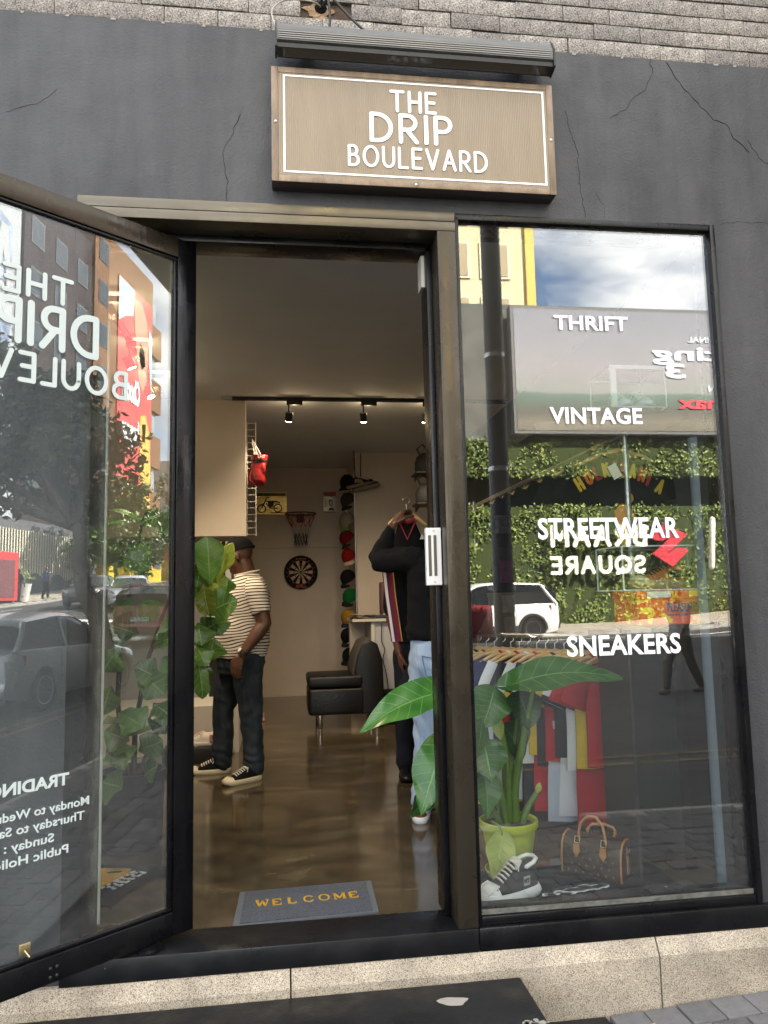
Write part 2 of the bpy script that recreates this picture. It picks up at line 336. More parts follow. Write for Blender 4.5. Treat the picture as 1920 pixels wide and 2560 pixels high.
BLK = gloss_black(); FRM = gloss_black('painted_sheen_black', (.12,.104,.078), .33); FRM.node_tree.nodes['Principled BSDF'].inputs['Metallic'].default_value = .7; FRD = gloss_black('painted_sheen_dark', (.052,.043,.031), .27); FRD.node_tree.nodes['Principled BSDF'].inputs['Metallic'].default_value = .6; MORTAR = mat('mortar', (.085,.06,.046), .95, bump=.5, bscale=120, vary=.4, vscale=30)  # FRM, FRD: golden reflection put into the black frame colour, stronger on header
WHITEV = mat('white_vinyl', (.84,.85,.86), .45); GLASS = glass_mat('shop_glass', .105, (.94,.96,.95), film=.007); LEAFGLASS = glass_mat('door_glass', .10, (.93,.96,.95), film=.022)
RUBBER = mat('black_rubber', (.006,.006,.0065), .55); STEEL = mat('brushed_steel', (.55,.55,.55), .35, 1); BRASS = mat('aged_brass', (.55,.45,.25), .4, 1)
CHIP = mat('bare_plaster_chip', (.30,.28,.25), .9, bump=.4, bscale=150)

# ------------------------------------------------------------------ the shop building
B = thing('shop_building', 'charcoal plastered shop building with grey granite upper wall and black framed shopfront', 'building', (0,0,0))
w = MB()
w.box(-7, -.774, .02, .26, -.018, 3.62); w.box(1.862, 9.5, .02, .26, -.018, 3.62); w.box(-.774, 1.862, .02, .26, 2.862, 3.62)
w.build('plaster_wall', PLASTER, B)
bk = MB(); bk.box(-1.96, 3.72, .047, .26, 3.62, 4.235); bk.build('mortar_bed', MORTAR, B)
up = MB(); up.box(-16, 26, .03, 7.9, 4.235, 17); up.box(-7, -1.96, .03, .26, 3.62, 4.235); up.box(3.72, 9.5, .03, .26, 3.62, 4.235); up.box(-16, -7, .03, 7.9, -1, 4.235); up.box(9.5, 26, .03, 7.9, -1, 4.235); up.box(-7, 9.5, 7.62, 7.9, -1, 4.235)
UPM = granite_material('upper_wall_granite', (.30,.275,.245), (.12,.11,.10), (.46,.43,.40), .05, 120)
up.build('upper_wall', UPM, B)
# rows of small granite blocks
blocks = []
for i in range(3):
    q = MB(); L_, H_ = .2120, .0705; q.bbox(0, L_, .0295+.001*i, .05, 0, H_, .0035-.0008*i); blocks.append(q.mesh('granite_block', GRAN, 35))
for row in range(8):
    z = 3.6265+row*.0757; off = (.107 if row % 2 else 0)+(.018*math.sin(row*2.1))
    for k in range(-1, 27):
        x = -1.95+off+k*.2135; xe = min(x+.212, 3.718); xs_ = max(x, -1.958)
        if xe-xs_ < .03: continue
        if row == 1 and abs(x+.104-.17) < .11: continue
        M_ = Matrix.Translation((x+random.uniform(-.002,.002), random.uniform(-.0025,.0025), z+random.uniform(-.0015,.0015))) @ Matrix.Rotation(R(random.uniform(-.35,.35)), 4, 'Y')
        if xe-xs_ < .2115:
            q = MB(); q.bbox(xs_, xe, .0295, .05, z, z+.0705, .003); q.build('granite_block', GRAN, B, 35); continue
        share('granite_block', blocks[k % 3], B, M_)
# broken hole for the cables
h = MB(); rag = [(.17+(.055+.016*math.sin(3*a)+.012*math.sin(7*a+1))*math.cos(a), .040, 3.735+(.042+.010*math.cos(4*a))*math.sin(a)) for a in [6.28318*i/22 for i in range(22)]]
h.prism(rag, (0,.012,0)); h.build('broken_mortar', mat('rough_mortar', (.30,.20,.12), .95, bump=1, bscale=90, vary=.5, vscale=40), B)
h = MB(); h.lathe([(.001,.036),(.024,.036),(.026,.0385),(.001,.0395)], (.178,0,3.752), 14, axis='Y'); h.build('cable_hole', mat('hole_dark', (.004,.004,.004), 1), B)
# chips of old white paint along the top of the plaster
for x, s in ((-.655,.012),(-.83,.008),(-.46,.007),(-.30,.008),(-.07,.007),(1.27,.010),(1.49,.006),(1.93,.012),(2.02,.009),(-1.0,.006)):
    q = MB(); q.prism([(x-s,.0185,3.612),(x+s*.8,.0185,3.611),(x+s*1.3,.0185,3.6205),(x-s*.3,.0185,3.6205)], (0,.004,0)); q.build('paint_chip', CHIP, B)
# hairline cracks
CRK = mat('crack_dark', (.010,.010,.011), 1)
def crack(pts, r=.0016, seed=1):
    r = r*.6
    rr = random.Random(seed); P = []
    for (a, b) in zip(pts[:-1], pts[1:]):
        a = Vector(a); b = Vector(b); n_ = max(2, int((b-a).length/.018))
        for i in range(n_):
            p = a.lerp(b, i/n_); P.append((p.x+rr.uniform(-.005,.005), .0195, p.z+rr.uniform(-.004,.004)))
    P.append((pts[-1][0], .0195, pts[-1][2])); q = MB(); q.tube(P, [r*rr.uniform(.5,1.2) for _ in P], 5); q.build('wall_crack', CRK, B)
crack([(1.62,0,3.615),(1.63,0,3.56),(1.585,0,3.47),(1.53,0,3.43),(1.50,0,3.38),(1.42,0,3.33)], seed=2)
crack([(1.70,0,3.61),(1.76,0,3.50),(1.83,0,3.43),(1.90,0,3.35),(1.96,0,3.34),(1.99,0,3.27),(2.06,0,3.21)], .002, 3)
crack([(2.06,0,3.27),(2.10,0,3.19),(2.16,0,3.15)], .0013, 4)
crack([(-.155,0,3.24),(-.185,0,3.16),(-.215,0,3.10),(-.222,0,3.04),(-.205,0,2.97),(-.207,0,2.87)], .0018, 5)
crack([(-1.05,0,3.19),(-.92,0,3.24),(-.86,0,3.30)], .001, 6); crack([(1.22,0,3.35),(1.265,0,3.15),(1.27,0,2.99),(1.285,0,2.87)], .0014, 7)
crack([(1.34,0,2.98),(1.37,0,2.93),(1.37,0,2.87)], .001, 8); crack([(1.9,0,2.87),(1.98,0,2.885),(2.2,0,2.88)], .001, 9)
# rough granite plinth stones
for i in range(-4, 5):
    x0 = .02+1.38*i; q = MB()
    prof = [(-.03,-.95),(-.03,-.075),(.0,-.0185),(.26,-.0185),(.26,-.95)]
    q.prism([(x0+.003, y, z) for y, z in prof], (1.374,0,0)); q.build('plinth_stone', BASE, B)
q = MB(); q.box(-5.5, 7.8, -.012, .2, -.95, -.082); q.build('plinth_joint', MORTAR, B)

# door frame of the opening
F = bpy.data.objects.new('door_frame', None); C.objects.link(F); F.parent = B
def fr(name, boxes, m_=BLK, par=F, b=.003, M=None):
    q = MB()
    for bx in boxes: q.bbox(*bx, b=b, M=M)
    return q.build(name, m_, par, 40)
fr('jamb', [(.637,.714,0,.25,.066,2.775)], FRD); fr('jamb_stop', [(.612,.6365,.12,.25,.066,2.745)])
fr('jamb', [(-.772,-.702,0,.25,.066,2.775)])
fr('header', [(-.772,.714,.0,.25,2.7755,2.815),(-.772,.714,.006,.25,2.8195,2.8615)], FRM); fr('header_stop', [(-.701,.612,.12,.25,2.7455,2.775)])
fr('threshold', [(-.772,.714,-.004,.195,-.018,.0655)], gloss_black('worn_black_paint', (.0055,.006,.0075), .33), b=.006)
q = MB(); q.box(-.7015,-.693,.238,.248,.09,2.45); q.build('white_edge_seal', mat('white_seal', (.75,.76,.74), .5), F)
q = MB(); q.box(.597,.6115,.16,.235,2.60,2.74); q.build('closer_bracket', mat('pale_bracket', (.5,.48,.42), .5), F)
# magnetic lock plate
ml = bpy.data.objects.new('magnetic_lock', None); C.objects.link(ml); ml.parent = B
q = MB(); q.bbox(.572,.634,.085,.118,1.335,1.565,b=.003); q.build('lock_plate', mat('lock_white', (.72,.71,.69), .35), ml)
for i in range(2):
    q = MB(); q.box(.580+i*.022,.592+i*.022,.0835,.086,1.372,1.535); q.build('contact_bar', mat('lock_bar', (.12,.11,.10), .3, .6), ml)
for z in (1.348,1.552):
    q = MB(); q.lathe([(.001,.083),(.0045,.083),(.0045,.086),(.001,.086)], (.603,0,z), 10, axis='Y'); q.build('screw', STEEL, ml)

# display window
W = bpy.data.objects.new('display_window', None); C.objects.link(W); W.parent = B
fr('window_frame', [(.7155,.7305,.012,.16,.066,2.845),(1.838,1.8615,.008,.16,.066,2.86),(.7155,1.8375,.012,.16,2.8325,2.8605),(.731,1.8375,.014,.16,.0665,.098)], par=W)
fr('sill_band', [(.7155,1.93,-.003,.2,-.018,.0655)], par=W, b=.005)
q = MB(); q.box(.731,1.8375,.03,.0355,.0985,.116); q.build('putty_bead', mat('old_putty', (.10,.10,.088), .8, bump=.6, bscale=60, vary=.5, vscale=25), W)
q = MB(); q.box(.7315,1.8372,.036,.044,.0985,2.832); q.build('glass_pane', GLASS, W)
for body, x0, x1, z0, z1 in (('THRIFT',1.128,1.452,2.382,2.441),('VINTAGE',1.092,1.492,1.983,2.047),('STREETWEAR',1.02,1.622,1.508,1.588),('SNEAKERS',1.118,1.598,1.041,1.116)):
    text_obj('window_lettering', body, WHITEV, W, (x0, .0335, z0), h=(z1-z0), width=x1-x0, bold=.024, spacing=1.03)

# canopy further along the front
q = MB(); q.box(3.7, 13.5, -1.97, .03, 5.0, 5.35); q.build('street_canopy', mat('canopy_soffit', (.16,.155,.15), .8), B)

# ------------------------------------------------------------------ open glass door
A = Vector((-.338, .157, 0)); DL = Vector((-.773, -.634, 0)).normalized(); NL = Vector((.634, -.773, 0)).normalized()
LD = thing('glass_door', 'open black framed glass door with white mirrored lettering swung out over the threshold', 'door', (0,0,0))
def leaf_m():  # local x along the leaf from the hinge edge, local y away from the camera, z up
    M_ = Matrix.Identity(4); yv = -NL
    for i in range(3): M_[i][0], M_[i][1], M_[i][2], M_[i][3] = DL[i], yv[i], (0,0,1)[i], A[i]
    return M_
LM = leaf_m(); LW = 1.16
fr('hinge_stile', [(0,.085,0,.045,.08,2.748)], par=LD, M=LM); fr('lock_stile', [(LW-.085,LW,0,.045,.08,2.748)], par=LD, M=LM)
fr('top_rail', [(.0855,LW-.0855,0,.045,2.668,2.748)], FRD, par=LD, M=LM); fr('bottom_rail', [(.0855,LW-.0855,0,.045,.08,.165)], par=LD, M=LM)
fr('glazing_bead', [(.0855,.1,.006,.03,.18,2.655),(.0855,LW-.086,.006,.03,2.6555,2.6675),(.0855,LW-.086,.006,.03,.1655,.1795)], par=LD, M=LM, b=.004)
q = MB(); q.box(.1, LW-.086, .018, .026, .18, 2.655, M=LM); q.build('glass_pane', LEAFGLASS, LD)
# vinyl lettering, read from the other side
ox = Vector(DL)*-1   # text runs towards the hinge edge when read from outside; from here it is mirrored
def lpos(s, z, d=.0145): return LM @ Vector((s, d, z))
LET = mat('door_vinyl', (.56,.63,.62), .5)
for word, s0, z0, h_, wd, r_ in (('THE',.501,2.346,.103,.246,.078),('DRIP',.403,2.174,.163,.362,.072),('BOULEVARD',.287,2.044,.110,.755,.072)):
    mb = strokes(word, lpos(s0, z0), DL, (0,0,1), h_, wd, r_, .26, -.0015); mb.build('door_lettering', LET, LD, 60)
for body, s0, z0, h_ in (('TRADING HOURS',.479,.690,.037),('Monday to Wednesday : 9am - 6pm',.407,.612,.027),('Thursday to Saturday : 9am - 7pm',.422,.566,.027),('Sunday : 9am - 4pm',.525,.517,.027),('Public Holidays : 9am - 4pm',.476,.470,.027)):
    me_h = h_; wdt = {'T':.47,'M':.62,'S':.38,'P':.55}[body[0]] if body[:2] != 'Th' else .63
    text_obj('door_lettering', body, LET, LD, lpos(s0, z0), ux=DL, uz=(0,0,1), h=me_h, width=wdt, bold=.012 if body[0] != 'T' or body[1] == 'h' else .03)
for s_, z_ in ((.512,.127),(.533,.127),(.512,.1),(.533,.1)):
    q = MB(); q.ball((0,0,0), .0065, .005, .0065, 6); q.xf(Matrix.Translation(lpos(s_, z_, -.001))); q.build('rail_bolt', RUBBER, LD, 60)
q = MB(); q.bbox(.592,.628,.010,.0165,.192,.226,b=.003,M=LM); q.tube([lpos(.602,.218,.0095),lpos(.602,.218,.0115)], .004, 8); q.tube([lpos(.619,.218,.0095),lpos(.619,.218,.0115)], .004, 8); q.tube([lpos(.612,.205,.012),lpos(.6,.185,.0)], .003, 6); q.build('brass_latch', BRASS, LD, 40)
q = MB(); q.lathe([(.001,.0662),(.045,.0662),(.045,.072),(.03,.079),(.001,.079)], (-.475,.045,0), 20); q.build('floor_pivot', BLK, LD, 40)

# ------------------------------------------------------------------ sign
S_ = thing('shop_sign', 'brown shop sign board with white border and white lettering above the door', 'sign', (0,0,0))
SIGN = mat('fluted_brown_panel', (.30,.235,.165), .30); N, L, b = nodes_of(SIGN)
t = N.new('ShaderNodeTexCoord'); wv = N.new('ShaderNodeTexWave'); wv.inputs['Scale'].default_value = 42; wv.inputs['Distortion'].default_value = .4; L(t.outputs['Object'], wv.inputs['Vector'])
bp = N.new('ShaderNodeBump'); bp.inputs['Strength'].default_value = .35; bp.inputs['Distance'].default_value = .004; L(wv.outputs['Fac'], bp.inputs['Height']); L(bp.outputs[0], b.inputs['Normal'])
n = N.new('ShaderNodeTexNoise'); n.inputs['Scale'].default_value = 3; n.inputs['Detail'].default_value = 8; q_ = N.new('ShaderNodeMapping'); q_.inputs['Scale'].default_value = (6,1,.7); L(t.outputs['Object'], q_.inputs[0]); L(q_.outputs[0], n.inputs['Vector'])
r = N.new('ShaderNodeValToRGB'); r.color_ramp.elements[0].position = .3; r.color_ramp.elements[0].color = (.225,.168,.102,1); r.color_ramp.elements[1].position = .75; r.color_ramp.elements[1].color = (.265,.200,.125,1); L(n.outputs['Fac'], r.inputs[0]); L(r.outputs[0], b.inputs['Base Color'])
SFR = mat('worn_brown_edge', (.2,.14,.09), .5, bump=.4, bscale=40, vary=.6, vscale=14, stretch=(1,1,.3))
q = MB(); q.bbox(-.0285,1.1325,-.052,.0185,2.922,3.404,b=.004); q.build('sign_box', mat('sign_edge', (.05,.04,.035), .5), S_, 40)
q = MB(); q.box(-.001,1.105,-.0565,-.0525,2.947,3.380); q.build('sign_panel', SIGN, S_)
for nm, bx in (('edge_strip',(-.0285,-.0015,-.0585,-.0525,2.922,3.404)),('edge_strip',(1.1055,1.1325,-.0585,-.0525,2.922,3.404)),('edge_strip',(-.001,1.105,-.0585,-.0525,3.3805,3.404)),('edge_strip',(-.001,1.105,-.0585,-.0525,2.922,2.9465))):
    q = MB(); q.bbox(*bx, b=.0015); q.build(nm, SFR, S_, 40)
q = MB(); bw = .0075
x0, x1, z0, z1 = .018, 1.094, 2.960, 3.372
q.box(x0, x1, -.0582, -.0567, z1-bw, z1); q.box(x0, x1, -.0582, -.0567, z0, z0+bw); q.box(x0, x0+bw, -.0582, -.0567, z0+bw, z1-bw); q.box(x1-bw, x1, -.0582, -.0567, z0+bw, z1-bw); q.build('white_border', WHITEV, S_)
for word, l, t_, rr_, b_ in (('THE',842,203,938,242),('DRIP',799,252,972,311),('BOULEVARD',752,322,1048,366)):
    p0 = at(l, b_, -.058); p1 = at(rr_, (t_+b_)/2, -.058); z1_ = {'THE':at(890,200,-.058).z,'DRIP':at(890,250,-.058).z,'BOULEVARD':at(905,323,-.058).z}[word]
    zb = {'THE':at(890,245,-.058).z,'DRIP':at(890,312,-.058).z,'BOULEVARD':at(905,367,-.058).z}[word]
    strokes(word, (p0.x, -.0582, zb), (1,0,0), (0,0,1), z1_-zb+.006, p1.x-p0.x+.01, {'THE':.068,'DRIP':.066,'BOULEVARD':.062}[word], .29, .002).build('sign_lettering', WHITEV, S_, 60)
for x, z in ((-.012,3.17),(1.118,3.16),(.545,2.934)):
    q = MB(); q.ball((x,-.0595,z), .006, .003, .006, 6); q.build('sign_screw', STEEL, S_, 60)

# ------------------------------------------------------------------ lamp bar above the sign
LB = thing('wall_washer_lamp', 'long grey metal lamp bar above the brown shop sign', 'lamp', (0,0,0))
ALU = mat('grey_aluminium', (.085,.085,.083), .45, .4, bump=.1, bscale=30, stretch=(1,1,12), vary=.3, vscale=6)
q = MB(); q.prism([(-.004,y,z) for y, z in ((-.022,3.552),(-.108,3.552),(-.128,3.512),(-.128,3.468),(-.117,3.462),(-.117,3.452),(-.07,3.443),(-.022,3.50))], (1.122,0,0)); q.build('lamp_housing', ALU, LB)
for i in range(4):
    q = MB(); q.box(.0,1.114,-.1305,-.1285,3.474+i*.009,3.4785+i*.009); q.build('cooling_rib', mat('rib_aluminium', (.17,.17,.17), .4, .5), LB)
for x in (-.012,1.1185):
    q = MB(); q.prism([(x,y,z) for y, z in ((-.018,3.556),(-.110,3.556),(-.132,3.514),(-.132,3.438),(-.075,3.425),(-.018,3.49))], (.0075,0,0)); q.build('end_cap', RUBBER, LB)
q = MB(); q.prism([(-.003,y,z) for y, z in ((-.1175,3.4615),(-.123,3.458),(-.123,3.440),(-.078,3.428),(-.072,3.4385),(-.1175,3.4515))], (1.12,0,0)); q.build('lens_surround', RUBBER, LB)
q = MB(); q.prism([(.02,y,z) for y, z in ((-.119,3.4385),(-.084,3.429),(-.0835,3.430),(-.1185,3.440))], (1.078,0,0)); q.build('lens', mat('dark_lens', (.03,.03,.028), .15, 0, .6), LB)
for x in (.085,.985):
    q = MB(); q.bbox(x,x+.07,-.06,.03,3.548,3.592,b=.003); q.tube([(x-.008,-.03,3.58),(x+.078,-.03,3.58)], .006, 6); q.build('wall_bracket', ALU, LB, 40)
def cable(name, pts, r, m_, label):
    pts = [Vector(p) for p in pts]; P = []
    for i in range(len(pts)-1):
        p0, p1, p2, p3 = pts[max(i-1,0)], pts[i], pts[i+1], pts[min(i+2,len(pts)-1)]
        for k in range(8):
            t = k/8; P.append(.5*((2*p1)+(p2-p0)*t+(2*p0-5*p1+4*p2-p3)*t*t+(3*p1-p0-3*p2+p3)*t**3))
    P.append(pts[-1]); q = MB(); q.tube(P, r, 7); return tag(q.build(name, m_, None, 60), label, 'cable')
cable('power_cable', [(.18,.034,3.752),(.14,-.004,3.742),(.05,-.012,3.737),(-.0,-.01,3.715),(-.025,-.02,3.66),(-.03,-.03,3.545)][:5]+[(.005,-.05,3.55)], .0035, mat('grey_cable', (.35,.32,.28), .6), 'thin grey cable curving left from the wall hole to the lamp bar')
cable('power_cable', [(.178,.034,3.755),(.185,-.02,3.775),(.20,-.04,3.74),(.21,-.045,3.66),(.205,-.045,3.55)], .0055, RUBBER, 'thick black cable dropping straight from the wall hole onto the lamp bar')
cable('power_cable', [(.18,.034,3.75),(.215,-.02,3.752),(.27,-.03,3.69),(.32,-.05,3.62),(.38,-.06,3.556)], .0055, RUBBER, 'black cable slanting right from the wall hole down to the lamp bar')

# ------------------------------------------------------------------ steps
STEPM = gloss_black('worn_step_paint', (.0075,.008,.0095), .45)
q = MB(); q.bbox(-2.2,.855,-.345,-.0315,-.262,-.1,b=.008); st = tag(q.build('door_step', STEPM, None, 40), 'upper black painted concrete step with a chipped right corner', 'step')
q = MB(); pts = [(.575+.05*math.cos(a)*(1+.25*math.sin(3*a)), -.16+.03*math.sin(a)*(1+.2*math.cos(2*a+1)), -.0995) for a in [6.28318*i/16 for i in range(16)]]; q.prism(pts, (0,0,.0012)); q.build('bare_patch', CHIP, st)
for i in range(14):
    a = random.uniform(0,6.28); x = .80+random.uniform(-.03,.05); y = -.345+random.uniform(-.004,.03); s = random.uniform(.004,.012)
    q = MB(); q.prism([(x+s*math.cos(a+t)*1.4, y+s*math.sin(a+t), -.0995) for t in (0,1.1,2.3,3.4,4.9)], (0,0,.001)); q.build('bare_patch', CHIP, st)
q = MB(); q.bbox(-2.2,1.175,-.70,-.032,-.75,-.263,b=.01); tag(q.build('door_step', STEPM, None, 40), 'lower black painted step mostly hidden below the upper step', 'step')

# ------------------------------------------------------------------ the room
WALLM = mat('cream_wall_paint', (.62,.53,.43), .7, bump=.05, bscale=60, vary=.08, vscale=2)
CEILM = mat('ceiling_paint', (.74,.77,.80), .8, vary=.06, vscale=1.5)
def concrete_floor():
    M = mat('polished_concrete', (.15,.115,.075), .16, spec=.85); N, L, b = nodes_of(M)
    t = N.new('ShaderNodeTexCoord'); q = N.new('ShaderNodeMapping'); q.inputs['Scale'].default_value = (.7,1.5,1); q.inputs['Rotation'].default_value = (0,0,.25); L(t.outputs['Object'], q.inputs[0])
    n = N.new('ShaderNodeTexNoise'); n.inputs['Scale'].default_value = 2.4; n.inputs['Detail'].default_value = 10; n.inputs['Roughness'].default_value = .62; n.inputs['Distortion'].default_value = 1.1; L(q.outputs[0], n.inputs['Vector'])
    r = N.new('ShaderNodeValToRGB'); e = r.color_ramp.elements; e[0].position = .28; e[0].color = (.038,.028,.017,1); e[1].position = .84; e[1].color = (.20,.162,.10,1); k = e.new(.52); k.color = (.088,.068,.041,1)
    L(n.outputs['Fac'], r.inputs[0])
    n2 = N.new('ShaderNodeTexNoise'); n2.inputs['Scale'].default_value = 60; n2.inputs['Detail'].default_value = 4; L(t.outputs['Object'], n2.inputs['Vector'])
    mr = N.new('ShaderNodeMapRange'); mr.inputs[3].default_value = .8; mr.inputs[4].default_value = 1.2; L(n2.outputs['Fac'], mr.inputs[0])
    hs = N.new('ShaderNodeHueSaturation'); L(r.outputs[0], hs.inputs['Color']); L(mr.outputs[0], hs.inputs['Value']); L(hs.outputs[0], b.inputs['Base Color'])
    k2 = N.new('ShaderNodeMapRange'); k2.inputs[1].default_value = .3; k2.inputs[2].default_value = .7; k2.inputs[3].default_value = .17; k2.inputs[4].default_value = .06; L(n.outputs['Fac'], k2.inputs[0]); L(k2.outputs[0], b.inputs['Roughness'])
    return M
FLOORM = concrete_floor()
def struct(name, mb, m_): return mb.build(name, m_, None, kind='structure')
q = MB(); q.box(-2.35,2.2,.198,7.6,-.12,0); struct('floor', q, FLOORM)
q = MB(); q.box(-2.35,2.2,.262,7.6,3.05,3.2); struct('ceiling', q, CEILM)
q = MB(); q.box(-2.45,-2.35,.262,7.6,0,3.05); struct('left_wall', q, WALLM)
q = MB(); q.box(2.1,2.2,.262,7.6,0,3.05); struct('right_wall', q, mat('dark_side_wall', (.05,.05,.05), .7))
bw_ = bpy.data.objects.new('back_wall', None); C.objects.link(bw_); bw_['kind'] = 'structure'
for x0, x1, z0, z1 in ((-2.35,-.395,0,3.05),(-.391,.9,0,1.957),(-.391,.9,1.961,3.05)):
    q = MB(); q.bbox(x0,x1,7.4,7.5,z0,z1,b=.002); q.build('wall_panel', WALLM, bw_)
q = MB(); q.box(-2.35,.9,7.452,7.6,0,3.05); q.build('wall_backing', mat('joint_dark', (.12,.09,.07), .9), bw_)
q = MB(); q.box(.9,2.1,6.3,7.6,0,3.05); struct('right_wall_block', q, WALLM)
# partition with a low white plinth and an open display gap
PW = bpy.data.objects.new('partition_wall', None); C.objects.link(PW); PW['kind'] = 'structure'
q = MB(); q.bbox(-2.35,-.31,3.8,3.93,1.84,3.05,b=.003); q.build('upper_panel', mat('partition_paint', (.72,.62,.52), .7, vary=.04, vscale=2), PW)
q = MB(); q.bbox(-2.35,-.375,3.84,4.45,0,.40,b=.004); q.build('plinth', mat('white_plinth', (.60,.56,.50), .6), PW)
q = MB(); q.box(-2.35,-.72,4.45,4.5,.4,1.84); q.build('grey_back_panel', mat('grey_backing', (.30,.30,.29), .7), PW)
for x, wd, c in ((-.70,.02,'w'),(-.675,.085,'b'),(-.585,.016,'w'),(-.565,.03,'b'),(-.53,.05,'w')):
    q = MB(); q.box(x,x+wd,4.44,4.5,.4,1.84); q.build('display_upright', mat('upright_white', (.75,.75,.75), .5) if c == 'w' else RUBBER, PW)

# ------------------------------------------------------------------ track lights
BLKM = mat('matt_black_metal', (.012,.012,.012), .5)
def track(label, p0, p1, spots):
    T = thing('track_light', label, 'track light', (0,0,0)); q = MB(); a, b = Vector(p0), Vector(p1)
    if abs(a.x-b.x) > abs(a.y-b.y): q.bbox(a.x,b.x,a.y-.018,a.y+.018,3.022,3.049,b=.002)
    else: q.bbox(a.x-.018,a.x+.018,a.y,b.y,3.022,3.049,b=.002)
    q.build('rail', BLKM, T)
    q = MB(); q.box(a.x-.09,a.x,a.y-.012,a.y+.012,3.03,3.049) if abs(a.x-b.x) > abs(a.y-b.y) else q.box(a.x-.01,a.x+.01,a.y-.1,a.y,3.03,3.049); q.build('rail_feed', mat('feed_grey', (.5,.5,.5), .5), T)
    for (x, y, dx, dy, e) in spots:
        h = bpy.data.objects.new('spot_head', None); C.objects.link(h); h.parent = T
        q = MB(); q.bbox(x-.02,x+.12,y-.016,y+.016,2.985,3.021,b=.002); q.build('adapter', BLKM, h)
        d = Vector((dx, dy, -1)).normalized(); c = Vector((x, y, 2.885))
        q = MB(); q.tube([(x,y,2.985),(x,y,2.90)], .007, 8); q.tube([c-d*.035, c+d*.045], .032, 16); q.build('can', BLKM, h, 40)
        q = MB(); q.tube([c+d*.046, c+d*.049], .027, 16); q.build('lens', mat('spot_lens', (1,.9,.7), .3, emit=(1,.80,.52), estr=14), h)
        li = bpy.data.lights.new('spot_lamp', 'SPOT'); li.energy = e; li.color = (1,.79,.54); li.spot_size = R(115); li.spot_blend = .8; li.shadow_soft_size = .03
        lo = bpy.data.objects.new('spot_lamp', li); C.objects.link(lo); lo.location = c+d*.07; lo.rotation_euler = (-d).to_track_quat('Z','Y').to_euler(); lo.parent = h
        gl = bpy.data.lights.new('ceiling_glow_fill', 'POINT'); gl.energy = e*.02; gl.color = (1,.74,.42); gl.shadow_soft_size = .02; go = bpy.data.objects.new('ceiling_glow_fill', gl); C.objects.link(go); go.location = (x+.05, y+.07, 2.93); go.parent = h  # added point light by each head, for a warm glow on the ceiling
track('black ceiling track with lit spotlights across the room', (-.42,3.7,0), (2.05,3.7,0), [(.07,3.7,-.1,.55,8),(.73,3.7,.1,.45,8),(1.29,3.7,.0,.3,7)])
track('black ceiling track with lit spotlights running back beside the left wall', (-1.0,1.0,0), (-1.0,3.6,0), [(-1.0,1.42,.4,.35,11),(-1.0,2.2,.45,.30,8),(-1.0,2.95,.5,-.1,7)])

# ------------------------------------------------------------------ back wall pieces
DB = thing('dartboard', 'round black dartboard hanging on the cream back wall under the hoop', 'dartboard', (.25,7.39,1.63))
q = MB(); q.lathe([(.001,-.04),(.218,-.04),(.225,-.035),(.225,.0),(.001,.0)], n=40, axis='Y'); q.build('board', mat('dart_black', (.012,.012,.012), .8), DB, 40)
cream = mat('dart_cream', (.55,.47,.33), .8); red = mat('dart_red', (.28,.03,.025), .8)
for k in range(20):
    a0, a1 = R(18*k-9), R(18*k+9)
    def seg(r0, r1, y): return [(r_*math.sin(a), y, r_*math.cos(a)) for r_, a in ((r0,a0),(r1,a0),(r1,(a0+a1)/2),(r1,a1),(r0,a1),(r0,(a0+a1)/2))]
    q = MB()
    if k % 2: q.prism(seg(.016,.085,-.0405), (0,-.002,0), 0); q.prism(seg(.095,.155,-.0405), (0,-.002,0), 0)
    q.prism(seg(.086,.094,-.0405), (0,-.002,0), 1); q.prism(seg(.156,.164,-.0405), (0,-.002,0), 1)
    if k % 2 == 0: q.prism(seg(.1645,.1655,-.0405), (0,-.001,0), 0)
    q.build('segment', [cream, red], DB)
q = MB(); q.lathe([(.001,-.044),(.014,-.044),(.014,-.041),(.001,-.041)], n=16, axis='Y'); q.build('bullseye', red, DB)
q = MB(); q.tube([(-.03,-.01,.222),(0,-.006,.262),(.03,-.01,.222)], .003, 5); q.build('hanger_wire', STEEL, DB)
for k in range(20):
    q = MB(); a = R(18*k); q.tube([(.18*math.sin(a),-.0415,.18*math.cos(a)),(.192*math.sin(a),-.0415,.192*math.cos(a))], .004, 4); q.build('number_mark', mat('dart_num', (.35,.33,.3), .7), DB)
for txt, z, c in (('winmau',.172,(.5,.06,.04)),('FAMILY',-.188,(.5,.06,.04)),('DART GAME',-.212,(.5,.06,.04))):
    text_obj('board_lettering', txt, mat('dart_letter', c, .6), DB, (-.07 if txt != 'FAMILY' else -.05,-.0425,z), h=.022, width=.14 if txt != 'FAMILY' else .1, bold=.02)

